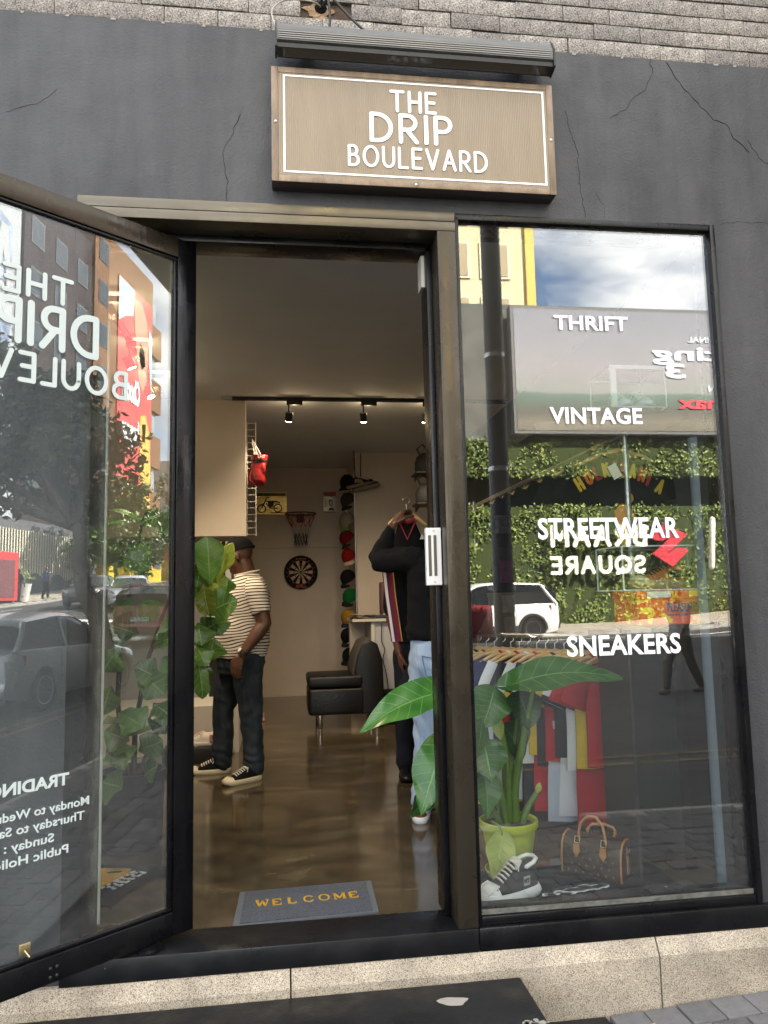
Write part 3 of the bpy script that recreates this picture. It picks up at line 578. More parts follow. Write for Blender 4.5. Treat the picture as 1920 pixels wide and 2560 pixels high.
HP = thing('basketball_hoop', 'small red basketball hoop with a net on the back wall', 'basketball hoop', (.25,7.18,2.40))
q = MB(); q.tube([(.2*math.cos(a),.2*math.sin(a),0) for a in [6.28318*i/40 for i in range(41)]], .009, 8); q.build('rim', mat('hoop_rim', (.05,.02,.018), .4), HP, 60)
q = MB(); q.bbox(-.05,.05,.2,.215,-.10,.02,b=.003); q.bbox(-.03,.03,.195,.2,-.05,.0,b=.002); q.build('bracket', BLKM, HP)
nets = [mat('net_red', (.40,.03,.03), .8), mat('net_white', (.45,.42,.4), .8), mat('net_blue', (.02,.035,.08), .8)]
lv = [(0,.2),(-.09,.165),(-.18,.125),(-.26,.095),(-.34,.078),(-.42,.088)]
q = MB()
for i in range(5):
    for k in range(12):
        a = 6.28318*(k+(.5 if i % 2 else 0))/12; mi_ = 0 if i < 2 else (1 if i == 2 else 2)
        for dk in (-.5,.5):
            a2 = a+6.28318*dk/12; (z0,r0),(z1,r1) = lv[i], lv[i+1]
            q.tube([(r0*math.cos(a),r0*math.sin(a),z0),(r1*math.cos(a2),r1*math.sin(a2),z1)], .0035 if i < 3 else .0045, 4, mi_, cap=False)
q.build('net', nets, HP)

PS = thing('tin_sign', 'wide gold tin sign with a motorcycle on the back wall left of the hoop', 'tin sign', (0,0,0))
GOLD = mat('gold_tin', (.50,.36,.13), .3, .7, bump=.5, bscale=12, vary=.5, vscale=9)
q = MB(); q.bbox(-.352,.072,7.385,7.392,2.415,2.715,b=.002); q.build('plate', GOLD, PS)
q = MB(); q.box(-.340,.060,7.383,7.3848,2.665,2.705); q.build('green_band', mat('poster_green', (.07,.09,.05), .6), PS)
q = MB(); q.box(-.15,.065,7.383,7.3848,2.428,2.445); q.build('red_band', mat('poster_red', (.25,.05,.03), .6), PS)
q = MB(); dk = (7.383)
for cx, cz in ((-.265,2.495),(-.05,2.50)):
    q.tube([(cx+.052*math.cos(a),dk,cz+.052*math.sin(a)) for a in [6.28318*i/24 for i in range(25)]], .007, 5)
for P in ([(-.265,2.495),(-.215,2.60),(-.20,2.64)],[(-.215,2.60),(-.14,2.585),(-.06,2.59),(-.02,2.57)],[(-.14,2.585),(-.15,2.50),(-.05,2.50)],[(-.21,2.57),(-.15,2.50)],[(-.20,2.64),(-.17,2.645)]):
    q.tube([(x,dk,z) for x, z in P], .008, 5)
q.prism([(-.19,dk,2.6),(-.10,dk,2.6),(-.11,dk,2.52),(-.17,dk,2.51)], (0,.002,0)); q.build('motorcycle_print', mat('print_dark', (.03,.035,.03), .5), PS)
P2 = thing('tin_sign', 'narrow red and white tin sign on the back wall right of the hoop', 'tin sign', (0,0,0))
q = MB(); q.bbox(.562,.738,7.385,7.392,2.435,2.725,b=.002); q.build('plate', mat('pale_tin', (.36,.32,.26), .3, .5, bump=.4, bscale=14), P2)
q = MB(); q.box(.566,.734,7.383,7.3848,2.66,2.718); q.box(.566,.734,7.383,7.3848,2.438,2.452); q.build('red_band', mat('sign_red', (.33,.03,.03), .5), P2)
q = MB(); q.prism([(.655+.03*math.cos(a)+.01,7.3832,2.57+.05*math.sin(a)) for a in [6.28318*i/16 for i in range(16)]], (0,.0015,0)); q.prism([(.645,7.3832,2.50),(.70,7.3832,2.50),(.715,7.3832,2.46),(.63,7.3832,2.46)], (0,.0015,0)); q.build('portrait_print', mat('print_dark', (.03,.035,.03), .5), P2)
q = MB(); q.prism([(.664+.019*math.cos(a),7.3825,2.565+.03*math.sin(a)) for a in [6.28318*i/12 for i in range(12)]], (0,.0006,0)); q.build('portrait_face', mat('print_pale', (.42,.38,.32), .5), P2)
for i, tx in enumerate(('SO','DON\'T','TELL','ME')):
    text_obj('sign_lettering', tx, mat('print_dark', (.03,.035,.03), .5), P2, (.575,7.3828,2.605-.03*i), h=.02, width=.05 if len(tx) > 2 else .03, bold=.03)

# wire grid with a boxing glove
WG = thing('wire_grid', 'narrow white wire display grid beside the cream partition', 'wire grid', (-.265,4.02,0))
q = MB()
for x in (-.045,.035): q.tube([(x,0,1.86),(x,0,2.9)], .004, 5)
for i in range(18): q.tube([(-.045,0,1.87+i*.06),(.035,0,1.87+i*.06)], .003, 4)
q.build('wires', mat('white_wire', (.6,.58,.55), .5), WG)
BG = thing('boxing_glove', 'red boxing glove hanging by white laces from the wire grid', 'boxing glove', (-.205,3.86,2.44))
LEATHR = mat('red_leather', (.24,.008,.010), .36, bump=.2, bscale=50)
q = MB(); q.rings([[Vector((cx+rx*math.cos(a), ry*math.sin(a), z)) for a in [6.28318*i/20 for i in range(20)]] for z, cx, rx, ry in ((.125,.012,.073,.045),(.12,.012,.078,.05),(.05,.008,.07,.046),(.0,-.008,.068,.05),(-.06,-.014,.076,.06),(-.11,-.01,.078,.06),(-.145,-.005,.06,.045),(-.155,0,.02,.015))]); q.ball((.045,-.02,-.0), .026, .03, .062, 8)
fuse(q, .008, 3, name='glove_body', mats=LEATHR, parent=BG)
q = MB(); q.rings([[Vector((.011+rx*math.cos(a), ry*math.sin(a)*1.05, z)) for a in [6.28318*i/20 for i in range(20)]] for z, rx, ry in ((.062,.072,.049),(.078,.0745,.0505))], cap=False); q.box(-.022,-.008,-.056,-.05,.05,.118); q.build('black_trim', RUBBER, BG, 60)
text_obj('glove_lettering', 'LNS', mat('glove_letter', (.6,.55,.5), .5), BG, (.002,-.056,.09), h=.022, width=.06, bold=.04)
q = MB()
for dx in (-.03,.0,.03): q.tube([(dx,0,.12),(-.04+dx*.3,.03,.24),(-.055,.1,.29)], .004, 5)
q.build('laces', mat('white_lace', (.7,.67,.62), .8), BG)

# ------------------------------------------------------------------ caps on the side of the block
def cap_shape(crown_m, visor_m, tagged):
    """baseball cap, local: opening down, visor towards -y"""
    objs = []
    q = MB(); rs = []
    for i in range(8):
        t = i/7*math.pi/2; rs.append([Vector((.078*math.cos(t)*math.cos(a)+.0, .092*math.cos(t)*math.sin(a), .115*math.sin(t)**.85+.0)) for a in [6.28318*k/20 for k in range(20)]])
    q.rings(rs); q.ball((0,0,.116), .007, .007, .005, 5); objs.append(('crown', q.mesh('crown', crown_m, 70)))
    q = MB(); q.rings([[Vector((s*(.073+.004*t)*(1 if abs(s) < .95 else 1), -.055-(.075+.0*t)*math.sqrt(max(0,1-s*s))*t-.035*(1-abs(s))**.5*(1-t), .008-.022*t*t-.02*s*s)) for s in [k/8-1 for k in range(17)]] for t in [0,.35,.7,1]], closed=False, cap=False)
    q2 = MB(); q2.v = q.v + [(x,y,z-.004) for x,y,z in q.v]; n_ = len(q.v); q2.f = q.f+[tuple(i+n_ for i in f[::-1]) for f in q.f]; q2.mi = [0]*len(q2.f); objs.append(('visor', q2.mesh('visor', visor_m, 70)))
    return objs
capdefs = [((.010,.012,.02),(.012,.012,.015),0,'black and navy cap at the top of the cap column'),((.075,.06,.05),(.02,.02,.02),1,'brown cap with a white price tag in the cap column'),((.40,.36,.27),(.10,.22,.05),1,'cream and green cap in the cap column'),((.22,.012,.015),(.02,.015,.02),0,'dark red cap in the cap column above the red and cream one'),((.42,.015,.015),(.45,.37,.28),0,'bright red cap with a cream visor in the cap column'),((.008,.008,.009),(.008,.008,.009),2,'black cap with two white tags in the cap column'),((.008,.16,.035),(.01,.012,.01),1,'green cap with a white tag in the cap column'),((.50,.27,.02),(.02,.02,.025),0,'yellow cap with a dark visor in the cap column'),((.012,.012,.014),(.02,.02,.03),0,'plain black cap low in the cap column'),((.02,.02,.028),(.012,.012,.014),0,'lowest dark cap in the cap column behind the armchair')]
ztop = [2.66,2.44,2.20,1.98,1.76,1.50,1.27,1.02,.80,.56]
for i, (cc, vc, tg, lab) in enumerate(capdefs):
    t_ = thing('cap', lab, 'cap', (0,0,0), group='caps hanging on the side wall')
    for nm, me in cap_shape(mat('cap_cloth', cc, .85) if False else mat('cap_cloth_%d' % i, tuple(v*.5 for v in cc), .85, bump=.2, bscale=300), mat('visor_cloth_%d' % i, vc, .85), tg):
        o = bpy.data.objects.new(nm, me); C.objects.link(o); o.parent = t_
    t_.location = (.815+random.uniform(-.012,.012), 6.33+random.uniform(0,.06), ztop[i]); t_.rotation_euler = (R(random.uniform(25,45)), R(random.uniform(-12,12)), R(random.uniform(-75,-40)))
    t_.scale = (1.12,1.12,1.15)
    for k in range(tg):
        q = MB(); q.box(-.018,.018,0,.001,-.022,.022, M=Matrix.Translation((.01+.04*k,-.10,-.045)) @ Matrix.Rotation(R(35), 4, 'Y')); q.build('price_tag', mat('tag_white', (.7,.68,.63), .6), t_)
q = MB(); q.tube([(.885,6.27,0),(.885,6.27,2.80)], .010, 8); tag(q.build('corner_pole', STEEL, None, 60), 'thin metal pole standing at the wall corner beside the caps', 'pole')

# ------------------------------------------------------------------ shoes
def shoe_mesh(L_=.29, wd=.105, sole_h=.03, chunky=0, toe_cap=True, sole_m=None, up_m=None, lace_m=None, cap_m=None, high=.095):
    parts = []
    def hw(t): return wd/2*(.70+.30*math.sin(min(1,max(0,(t-.05)/.6))*math.pi/2))*(1 if t < .72 else math.sqrt(max(0,1-((t-.72)/.285)**2)))*(1 if t > .12 else math.sqrt(max(.0,1-((.12-t)/.125)**2))*.98+.02)
    ts = [0,.02,.06,.12,.2,.3,.4,.5,.6,.7,.8,.88,.94,.98,1.0]
    q = MB(); rs = []
    for (z, o_) in ((0,.0),(.004,.003),(sole_h*.5,.005+.004*chunky),(sole_h-.003,.004),(sole_h,.002)):
        ring = []
        for side in (1,-1):
            for t in (ts if side == 1 else ts[::-1]):
                ring.append(Vector((t*(L_+2*o_)-o_-.35*L_, side*(hw(t)+o_+chunky*.004*math.sin(t*40)), z+(.012*max(0,(t-.8)/.2)**2 if z < .01 else .006*max(0,(t-.85)/.15)))))
        rs.append(ring)
    q.rings(rs); parts.append(('sole', q.mesh('sole', sole_m, 40)))
    def top(t): return sole_h+(high-sole_h)*(1 if t < .1 else .86+.14*math.cos((t-.1)/.3*math.pi) if t < .25 else .82+.22*(t-.25)/.15 if t < .4 else max(.16, 1.04-1.95*(t-.4)) if t < .86 else .36*math.sqrt(max(.02,1-((t-.83)/.175)**2)) if t<1 else .05)
    q = MB(); rs = []
    for t in ts:
        h_ = max(top(t)-sole_h*.8, .004); w_ = max(hw(t)*.97, .003); rs.append([Vector((t*L_-.35*L_, w_*(-math.cos(a))*(1-.28*math.sin(a)), sole_h*.8+h_*math.sin(a)**.62)) for a in [math.pi*i/12 for i in range(13)]])
    q.rings(rs); parts.append(('upper', q.mesh('upper', up_m, 60)))
    if toe_cap:
        q = MB(); rs = []
        for t in (.80,.82,.88,.94,.98,1.004):
            h_ = max(top(min(t,.999))-sole_h*.8, .004)+.003; w_ = max(hw(min(t,.999))*.99+.001, .003); rs.append([Vector((t*L_-.35*L_, w_*(-math.cos(a))*(1-.28*math.sin(a)), sole_h*.8+h_*math.sin(a)**.62)) for a in [math.pi*i/12 for i in range(13)]])
        q.rings(rs); parts.append(('toe_cap', q.mesh('toe_cap', cap_m or sole_m, 60)))
    q = MB()
    for i in range(6):
        t = .42+i*.055; w_ = hw(t)*.52; z = top(t)+.004
        q.tube([(t*L_-.35*L_,-w_,z-.012),(t*L_-.35*L_+.006,-w_*.4,z+.001),(t*L_-.35*L_+.008,w_*.4,z+.001),(t*L_-.35*L_,w_,z-.012)], .0042, 5)
    q.tube([(.43*L_-.35*L_,0,top(.43)+.008),(.40*L_-.35*L_,.03,top(.42)+.0),(.45*L_-.35*L_,.045,top(.45)-.02)], .003, 5); q.tube([(.43*L_-.35*L_,0,top(.43)+.008),(.41*L_-.35*L_,-.03,top(.42)+.0),(.46*L_-.35*L_,-.048,top(.46)-.02)], .003, 5)
    parts.append(('laces', q.mesh('laces', lace_m, 60)))
    return parts
def put_parts(parts, parent, M=None):
    for nm, me in parts:
        o = bpy.data.objects.new(nm, me); C.objects.link(o); o.parent = parent
        if M: o.matrix_local = M
def MLR(loc, rz=0, rx=0, ry=0): return Matrix.Translation(loc) @ Matrix.Rotation(rz,4,'Z') @ Matrix.Rotation(ry,4,'Y') @ Matrix.Rotation(rx,4,'X')
CREAMR = mat('cream_rubber', (.66,.58,.42), .55); BLKCANVAS = mat('black_canvas', (.007,.007,.008), .85, bump=.25, bscale=400); LACE = mat('white_lace', (.7,.67,.62), .8)
# pair hung by a cord in the corner
for i, (loc, rz_, lab) in enumerate((((.90,6.12,2.60),8,'black and cream sneaker hanging in front of its pair by a black cord'),((.97,6.17,2.57),-14,'black and cream sneaker half hidden behind its hanging pair'))):
    t_ = thing('hanging_sneaker', lab, 'sneaker', loc, R(rz_), 'sneakers hung in the wall corner')
    put_parts(shoe_mesh(.34,.125,.032,0,True,mat('cream_sole', (.26,.21,.14), .6),BLKCANVAS,LACE,BLKCANVAS,.125), t_, Matrix.Rotation(R(-12),4,'Y'))
    q = MB(); q.prism([(-.045,-.066,.045),(.075,-.066,.045),(.045,-.060,.085),(-.03,-.062,.095)], (0,.130,0)); q.build('side_panel', mat('cream_upper', (.26,.21,.14), .6), t_, None)
    q = MB(); q.tube([(-.02,0,.10),(-.03+.02*i,.0,.45)], .007, 6); q.build('cord', RUBBER, t_)

# ------------------------------------------------------------------ counter, armchair, shelf
CT = thing('counter', 'white shop counter with a thick top and clutter on it', 'counter', (0,0,0))
q = MB(); q.bbox(.985,1.40,5.32,5.95,0,1.02,b=.004); q.build('cabinet', mat('counter_white', (.46,.46,.47), .5), CT)
q = MB(); q.bbox(.945,.9845,5.30,5.95,0,1.02,b=.003); q.build('edge_panel', mat('counter_edge', (.60,.58,.55), .5), CT)
q = MB(); q.bbox(.74,1.43,5.27,5.98,1.0205,1.05,b=.004); q.build('counter_top', mat('counter_top', (.58,.54,.47), .5), CT)
q = MB(); q.box(.76,.94,5.85,5.95,0,1.02); q.build('back_leg', WALLM, CT)
CL = thing('paper_stack', 'pile of crumpled pale papers lying on the left end of the counter', 'papers', (.86,5.42,1.051))
for i in range(5):
    q = MB(); a = random.uniform(-.4,.4); q.grid(lambda u, v: Matrix.Rotation(a,3,'Z') @ Vector((-.14+.28*u, -.09+.18*v, .004+i*.011+.014*noise.noise(Vector((u*3,v*3,i*5.1))))), 8, 6); q.build('paper', mat('paper_beige', (.42,.38,.31), .8), CL, 60)
q = MB(); q.bbox(.95,1.4,5.35,5.6,1.0512,1.085,b=.004); q2 = tag(q.build('laptop', mat('dark_plastic', (.02,.02,.022), .4), None, 40), 'flat black laptop lying on the white counter', 'laptop')
TB = thing('speaker', 'small dark red cylindrical speaker standing on the counter behind the jersey', 'speaker', (1.13,5.55,1.051))
q = MB(); q.lathe([(.001,0),(.055,0),(.06,.01),(.06,.38),(.05,.395),(.001,.395)], n=18); q.build('case', mat('maroon_case', (.10,.05,.055), .5), TB, 40)
q = MB(); q.lathe([(.061,.02),(.0615,.02),(.0615,.05),(.061,.05)], n=18, cap=False); q.build('ring', STEEL, TB)
cable('charger_cable', [(1.06,5.285,1.0),(1.055,5.29,.82),(1.085,5.29,.72),(1.065,5.29,.62),(1.10,5.29,.45),(1.115,5.29,.3)], .005, RUBBER, 'black charger cable dangling down the front of the white counter')
q = MB(); q.bbox(1.0,1.5,4.9,5.2,0.0,.32,b=.02); tag(q.build('storage_box', mat('black_cloth', (.01,.01,.011), .9), None, 40), 'black storage box on the floor in front of the white counter', 'box')
AC = thing('armchair', 'low black leather chair with ribbed backrest and chrome legs', 'chair', (0,0,0))
LTH = mat('black_leather', (.008,.0075,.007), .42, spec=.35, bump=.25, bscale=45)
def soft(q_, name, par, m_=LTH, lv_=2):
    o = q_.build(name, m_, par, 180); md = o.modifiers.new('b', 'BEVEL'); md.width = .035; md.segments = 3; return o
q = MB(); q.box(.245,.80,4.72,5.30,.14,.40); soft(q, 'seat_base', AC)
q = MB(); q.box(.24,.79,4.715,5.305,.405,.52); soft(q, 'seat_cushion', AC)
q = MB(); rs = []
for x, z in ((.76,.14),(.76,.40),(.70,.55),(.735,.72),(.79,.835),(.86,.86),(.94,.82),(.99,.66),(1.0,.14)): rs.append((x, z))
q.prism([(x,4.73,z) for x, z in rs], (0,.56,0)); o = q.build('backrest', LTH, AC, 180); md = o.modifiers.new('b', 'BEVEL'); md.width = .02; md.segments = 3
for k in range(9):
    q = MB(); y = 4.755+k*.062; q.tube([(.705,y,.5),(.695,y,.56),(.728,y,.70),(.785,y,.82),(.85,y,.856)], .020, 8, round_=True); q.build('backrest_rib', mat('brown_ribbed_fabric', (.05,.042,.035), .75), AC, 60)
for x, y in ((.36,4.76),(.92,4.76),(.36,5.26),(.92,5.26)):
    q = MB(); q.lathe([(.018,0),(.022,.008),(.03,.145)], (x,y,0), 16); q.build('leg', mat('chrome', (.7,.7,.7), .15, 1), AC, 60)
# black wall shelves with bags
for i, (z, lab) in enumerate(((2.50,'upper black wall shelf behind the door post'),(2.19,'lower black wall shelf behind the door post'))):
    SH = thing('wall_shelf', lab, 'shelf', (0,0,0), group='wall shelves on the right')
    q = MB(); q.bbox(1.33,2.095,4.45,4.75,z,z+.02,b=.003); q.build('board', BLKM, SH)
    for x in (1.36,1.75):
        q = MB(); q.prism([(x,4.46,z-.001),(x,4.75,z-.001),(x,4.75,z-.05)], (.012,0,0)); q.build('bracket', BLKM, SH)
    BGs = thing('bag', ['round black bag sitting on the upper wall shelf','soft black bag sitting on the lower wall shelf'][i], 'bag', (1.47,4.58,z+.021), group='bags on the wall shelves')
    q = MB(); q.rings([[Vector((.13*rx*math.cos(a), .09*rx*math.sin(a), h_)) for a in [6.28318*k/16 for k in range(16)]] for h_, rx in ((0,.9),(.02,1),(.1,1.02),(.16,.85),(.2,.5),(.21,.1))] ); q.build('body', mat('black_nylon', (.012,.012,.013), .7, bump=.3, bscale=30), BGs, 70)
    q = MB(); q.tube([(-.07,0,.17),(-.11,-.02,.24),(-.05,-.02,.29),(.03,0,.2)], .008, 6); q.build('strap', RUBBER, BGs, 60)

# ------------------------------------------------------------------ mats
WM = thing('doormat', 'grey welcome doormat with yellow lettering just inside the open doorway', 'doormat', (0,0,0))
MATM = mat('grey_loop_pile', (.105,.115,.135), .95, bump=1, bscale=260, vary=.5, vscale=160)
c4 = [Vector((-.205,.335,0)),Vector((.385,.365,0)),Vector((.392,.715,0)),Vector((-.195,.69,0))]
q = MB(); q.prism([(p.x,p.y,.0005) for p in c4], (0,0,.006)); q.build('backing', mat('mat_edge', (.12,.13,.15), .8), WM)
ins = [c4[0].lerp(c4[2],.045), c4[1].lerp(c4[3],.045), c4[2].lerp(c4[0],.045), c4[3].lerp(c4[1],.045)]
q = MB(); q.prism([(p.x,p.y,.0066) for p in ins], (0,0,.004)); q.build('pile', MATM, WM)
YEL = mat('mat_yellow', (.62,.36,.035), .9, bump=.6, bscale=260)
ux = (c4[1]-c4[0]).normalized(); uy = Vector((-ux.y,ux.x,0)); o0 = Vector((-.122,.497,.011))
def slab_word(word, org, ux, uz, h, width, m_, parent, name):
    """heavy slab serif capitals from plain strokes"""
    G = {'W':[(0,1,.25,0,.2),(.25,0,.5,.85,.12),(.5,.85,.75,0,.2),(.75,0,1,1,.12),(-.08,1,.2,1,.12),(.8,1,1.08,1,.12)],'E':[(.12,0,.12,1,.24),(0,.95,.75,.95,.12),(0,.05,.78,.05,.12),(.12,.5,.5,.5,.12),(.74,.7,.74,1,.1),(.76,0,.76,.3,.1)],'L':[(.12,0,.12,1,.24),(0,.95,.3,.95,.12),(0,.05,.72,.05,.12),(.7,0,.7,.32,.1)],
         'C':'C','O':'O','M':[(.08,0,.08,1,.1),(.08,1,.5,.15,.22),(.5,.15,.9,1,.1),(.9,0,.9,1,.24),(-.05,.05,.22,.05,.12),(.76,.05,1.05,.05,.12),(-.05,.95,.15,.95,.12),(.85,.95,1.05,.95,.12)]}
    n_ = len(word); cell = width/n_; q = MB(); up_ = ux.cross(uz)
    for i, ch in enumerate(word):
        g = G[ch]; o = org+ux*(cell*i+cell*.1); sx = cell*.74
        if g in ('C','O'):
            rs = []; a0, a1 = (35,325) if g == 'C' else (0,360); K = 22
            for k in range(K+1):
                a = R(a0+(a1-a0)*k/K); th = .06+.1*abs(math.cos(a)); pr_ = lambda rr: o+ux*(sx*(.5+rr*math.cos(a)))+uz*(h*(.5+rr*math.sin(a)))
                rs.append([pr_(.5), pr_(.5)-up_*.0+Vector((0,0,.0015)), pr_(.5-th)+Vector((0,0,.0015)), pr_(.5-th)])
            q.rings(rs); continue
        for x0, z0, x1, z1, th in g:
            a = o+ux*(sx*x0)+uz*(h*z0); b = o+ux*(sx*x1)+uz*(h*z1); d = (b-a).normalized(); s_ = Vector((-d.y,d.x,0))*(th*sx*.5 if abs(d.dot(uz)) > .5 else th*h*.5)
            q.prism([a-s_,b-s_,b+s_,a+s_], (0,0,.0015))
    return q.build(name, m_, parent)
slab_word('WELCOME', o0, ux, uy, .068, .46, YEL, WM, 'mat_lettering')

def shag(name, label, poly, parent_name='rug', col=(.006,.0075,.0085)):
    T = thing(name, label, 'rug', (0,0,0)); q = MB(); cx = sum(p[0] for p in poly)/len(poly); cy2 = sum(p[1] for p in poly)/len(poly)
    P = []
    for a, b in zip(poly, poly[1:]+poly[:1]):
        for k in range(14):
            t = k/14; x = a[0]+(b[0]-a[0])*t; y = a[1]+(b[1]-a[1])*t; s = 1+random.uniform(-.012,.012); P.append((cx+(x-cx)*s, cy2+(y-cy2)*s, .001))
    q.prism(P, (0,0,.011)); q.build('pile', mat('dark_shag', col, 1, bump=1, bscale=180, vary=.9, vscale=120), T); return T
RG = shag('rug', 'dark window display rug with a ragged white script mark under the sneaker', [(.80,.235),(1.72,.235),(1.72,.72),(.80,.72)])
q = MB()
for k in range(70):
    t = k/70; x = 1.10+.30*t+random.uniform(-.012,.012); y = .36+.10*t+random.uniform(-.03,.03)*(1-.5*t)-(.10*max(0,t-.7)); s = random.uniform(.008,.016)
    a = random.uniform(-.3,.5); q.prism([(x+s*1.8*math.cos(a+u),y+s*math.sin(a+u),.0125) for u in (0,1.2,2.2,3.3,4.5)], (0,0,.004))
q.build('script_mark', mat('rug_white', (.72,.74,.76), 1), RG)
q = MB(); q.tube([(1.42,.262,.0145),(1.50,.275,.0145),(1.58,.31,.0145),(1.645,.37,.0145)], .004, 5); q.build('white_edging', mat('rug_white', (.72,.74,.76), 1), RG)
RG2 = shag('rug', 'black shaggy rug with a yellow patch and ragged white lettering seen through the door glass', [(-1.25,1.25),(-.91,1.165),(-.56,1.07),(-.545,.97),(-.635,.92),(-.70,.76),(-.727,.62),(-.82,.68),(-1.2,.80)])
q = MB(); q.prism([(-1.0,1.10,.0125),(-.86,1.09,.0125),(-.73,1.058,.0125),(-.737,.99,.0125),(-.79,.895,.0125),(-.82,.86,.0125),(-.90,.86,.0125),(-1.0,.9,.0125)], (0,0,.006)); q.build('yellow_patch', mat('rug_yellow', (.66,.36,.02), 1, bump=1, bscale=150, vary=.3, vscale=60), RG2)
for x, y, sx, sy in ((-.80,1.02,.035,.012),(-.875,.95,.03,.02),(-.90,1.02,.035,.014)):
    q = MB(); q.prism([(x+sx*math.cos(a),y+sy*math.sin(a),.019) for a in [6.28318*k/10 for k in range(10)]], (0,0,.002)); q.build('dark_mark', mat('dark_shag', (.012,.014,.016), 1), RG2)
u_ = Vector((.115,.205,0)).normalized(); v_ = Vector((-.85,.30,0)).normalized()
for k in range(6):
    o = Vector((-.770,.812,.0125))+u_*(.040*k)
    for j in range(4):
        a = o+u_*random.uniform(0,.006)+v_*(.020*j-.012); w2 = random.uniform(.016,.032); h2 = random.uniform(.008,.015)
        if j in (1,2): a = a+u_*random.choice((0,.014)); w2 *= .6
        q = MB(); q.prism([a, a+u_*w2, a+u_*(w2-.004)+v_*h2, a+u_*.002+v_*(h2+.003)], (0,0,.004+.0003*j)); q.build('rug_lettering', mat('rug_white', (.72,.74,.76), 1), RG2)

# ------------------------------------------------------------------ people
SKIN = mat('dark_brown_skin', (.105,.045,.025), .42, bump=.12, bscale=220, vary=.25, vscale=9)
def ell(q, z, cx, cy2, rx, ry, n=28, p=1.0):
    return [Vector((cx+rx*math.copysign(abs(math.cos(a))**p, math.cos(a)), cy2+ry*math.copysign(abs(math.sin(a))**p, math.sin(a)), z)) for a in [6.28318*i/n for i in range(n)]]
def limb(q, pts, rr): q.tube(pts, rr, 14, round_=True)
def lerp_pts(pts, rr, n=6):
    P, Q = [], []
    for i in range(len(pts)-1):
        for k in range(n):
            t = k/n; P.append(Vector(pts[i]).lerp(Vector(pts[i+1]), t)); Q.append(rr[i]+(rr[i+1]-rr[i])*t)
    return P+[Vector(pts[-1])], Q+[rr[-1]]
def hand(q, wrist, dirn, palm_n, side, curl=.5, sc=1.0, spread=.16):
    """palm, four bent fingers and a thumb; dirn = along the hand, palm_n = out of the palm, side = towards the thumb"""
    d = Vector(dirn).normalized(); n_ = Vector(palm_n).normalized(); s = Vector(side).normalized(); w = Vector(wrist)
    for k in range(4):
        base = w + d*(.085*sc) + s*((1.5-k)*.019*sc); q.tube([w+d*.01+s*((1.5-k)*.010*sc), base], [.016*sc,.0125*sc], 8, round_=True)
        L_ = (.078,.088,.082,.064)[k]*sc; dd = (d + s*((1.5-k)*spread*.35)).normalized(); p = base; pts = [p]; ang = 0
        for j, fr_ in enumerate((.45,.32,.25)):
            ang += curl*(.55+.35*j); v = dd*math.cos(ang)+n_*math.sin(ang); p = p+v*(L_*fr_); pts.append(p)
        q.tube(pts, [.0100*sc,.0092*sc,.0086*sc,.0076*sc], 8, round_=True)
    b = w+d*.025*sc+s*.022*sc; v1 = (d*.62+s*.68+n_*.35).normalized(); p1 = b+v1*.042*sc; v2 = (d*.85+s*.2+n_*(.35+.4*curl)).normalized(); p2 = p1+v2*.034*sc; p3 = p2+(v2+n_*.3).normalized()*.024*sc
    q.tube([b-d*.01, p1, p2, p3], [.016*sc,.0125*sc,.0105*sc,.0085*sc], 8, round_=True)
def head(q, c, fwd, tilt=0.0, sc=1.0):
    """skull, jaw, nose, lips, brow, ears looking along fwd"""
    f = Vector(fwd).normalized(); l = Vector((0,0,1)).cross(f).normalized(); M_ = Matrix((f, l, (0,0,1))).transposed().to_4x4()
    M_ = Matrix.Translation(c) @ M_ @ Matrix.Rotation(tilt, 4, 'Y') @ Matrix.Scale(sc, 4)
    def B_(x, y, z, a, b, cc, n=10):
        t = MB(); t.ball((0,0,0), a, b, cc, n); t.xf(M_ @ Matrix.Translation((x,y,z))); q.add(t.v, t.f)
    B_(-.012,0,.03,.100,.078,.098,14); B_(.028,0,-.035,.066,.062,.078,12); B_(.048,0,-.078,.042,.045,.036); B_(.078,0,-.094,.02,.026,.018)
    B_(.092,0,-.012,.018,.013,.028,8); B_(.104,0,-.026,.015,.017,.012,8); B_(.082,0,-.056,.020,.027,.0085,8); B_(.082,0,-.070,.020,.025,.0095,8)
    B_(.074,.03,.022,.02,.03,.012,8); B_(.074,-.03,.022,.02,.03,.012,8); B_(.05,.045,-.03,.03,.02,.025,8); B_(.05,-.045,-.03,.03,.02,.025,8)
    for s in (1,-1): B_(-.012,s*.079,-.012,.020,.010,.031,8); B_(-.004,s*.086,-.006,.014,.007,.02,6)
    return M_
def attr(o, name, fn):
    me = o.data; a = me.attributes.new(name, 'FLOAT', 'POINT'); n_ = len(me.vertices); co = np.empty(n_*3); me.vertices.foreach_get('co', co); a.data.foreach_set('value', fn(co.reshape(-1,3)).astype(np.float32))
def stripe_cloth():
    M = mat('striped_jersey', (.62,.54,.46), .9, bump=.15, bscale=500); N, L, b = nodes_of(M)
    a = N.new('ShaderNodeAttribute'); a.attribute_name = 'stripe'; m1 = N.new('ShaderNodeMath'); m1.operation = 'FRACT'; m0 = N.new('ShaderNodeMath'); m0.operation = 'MULTIPLY'; m0.inputs[1].default_value = 1/.0225
    L(a.outputs['Fac'], m0.inputs[0]); L(m0.outputs[0], m1.inputs[0])
    r = N.new('ShaderNodeValToRGB'); e = r.color_ramp.elements; e[0].position = 0; e[0].color = (.80,.72,.63,1); e[1].position = .58; e[1].color = (.80,.72,.63,1)
    for p, c in ((.63,(.014,.008,.008)),(.93,(.014,.008,.008)),(.98,(.80,.72,.63))): k = e.new(p); k.color = (*c,1)
    L(m1.outputs[0], r.inputs[0]); L(r.outputs[0], b.inputs['Base Color']); return M
STRIPE = stripe_cloth()
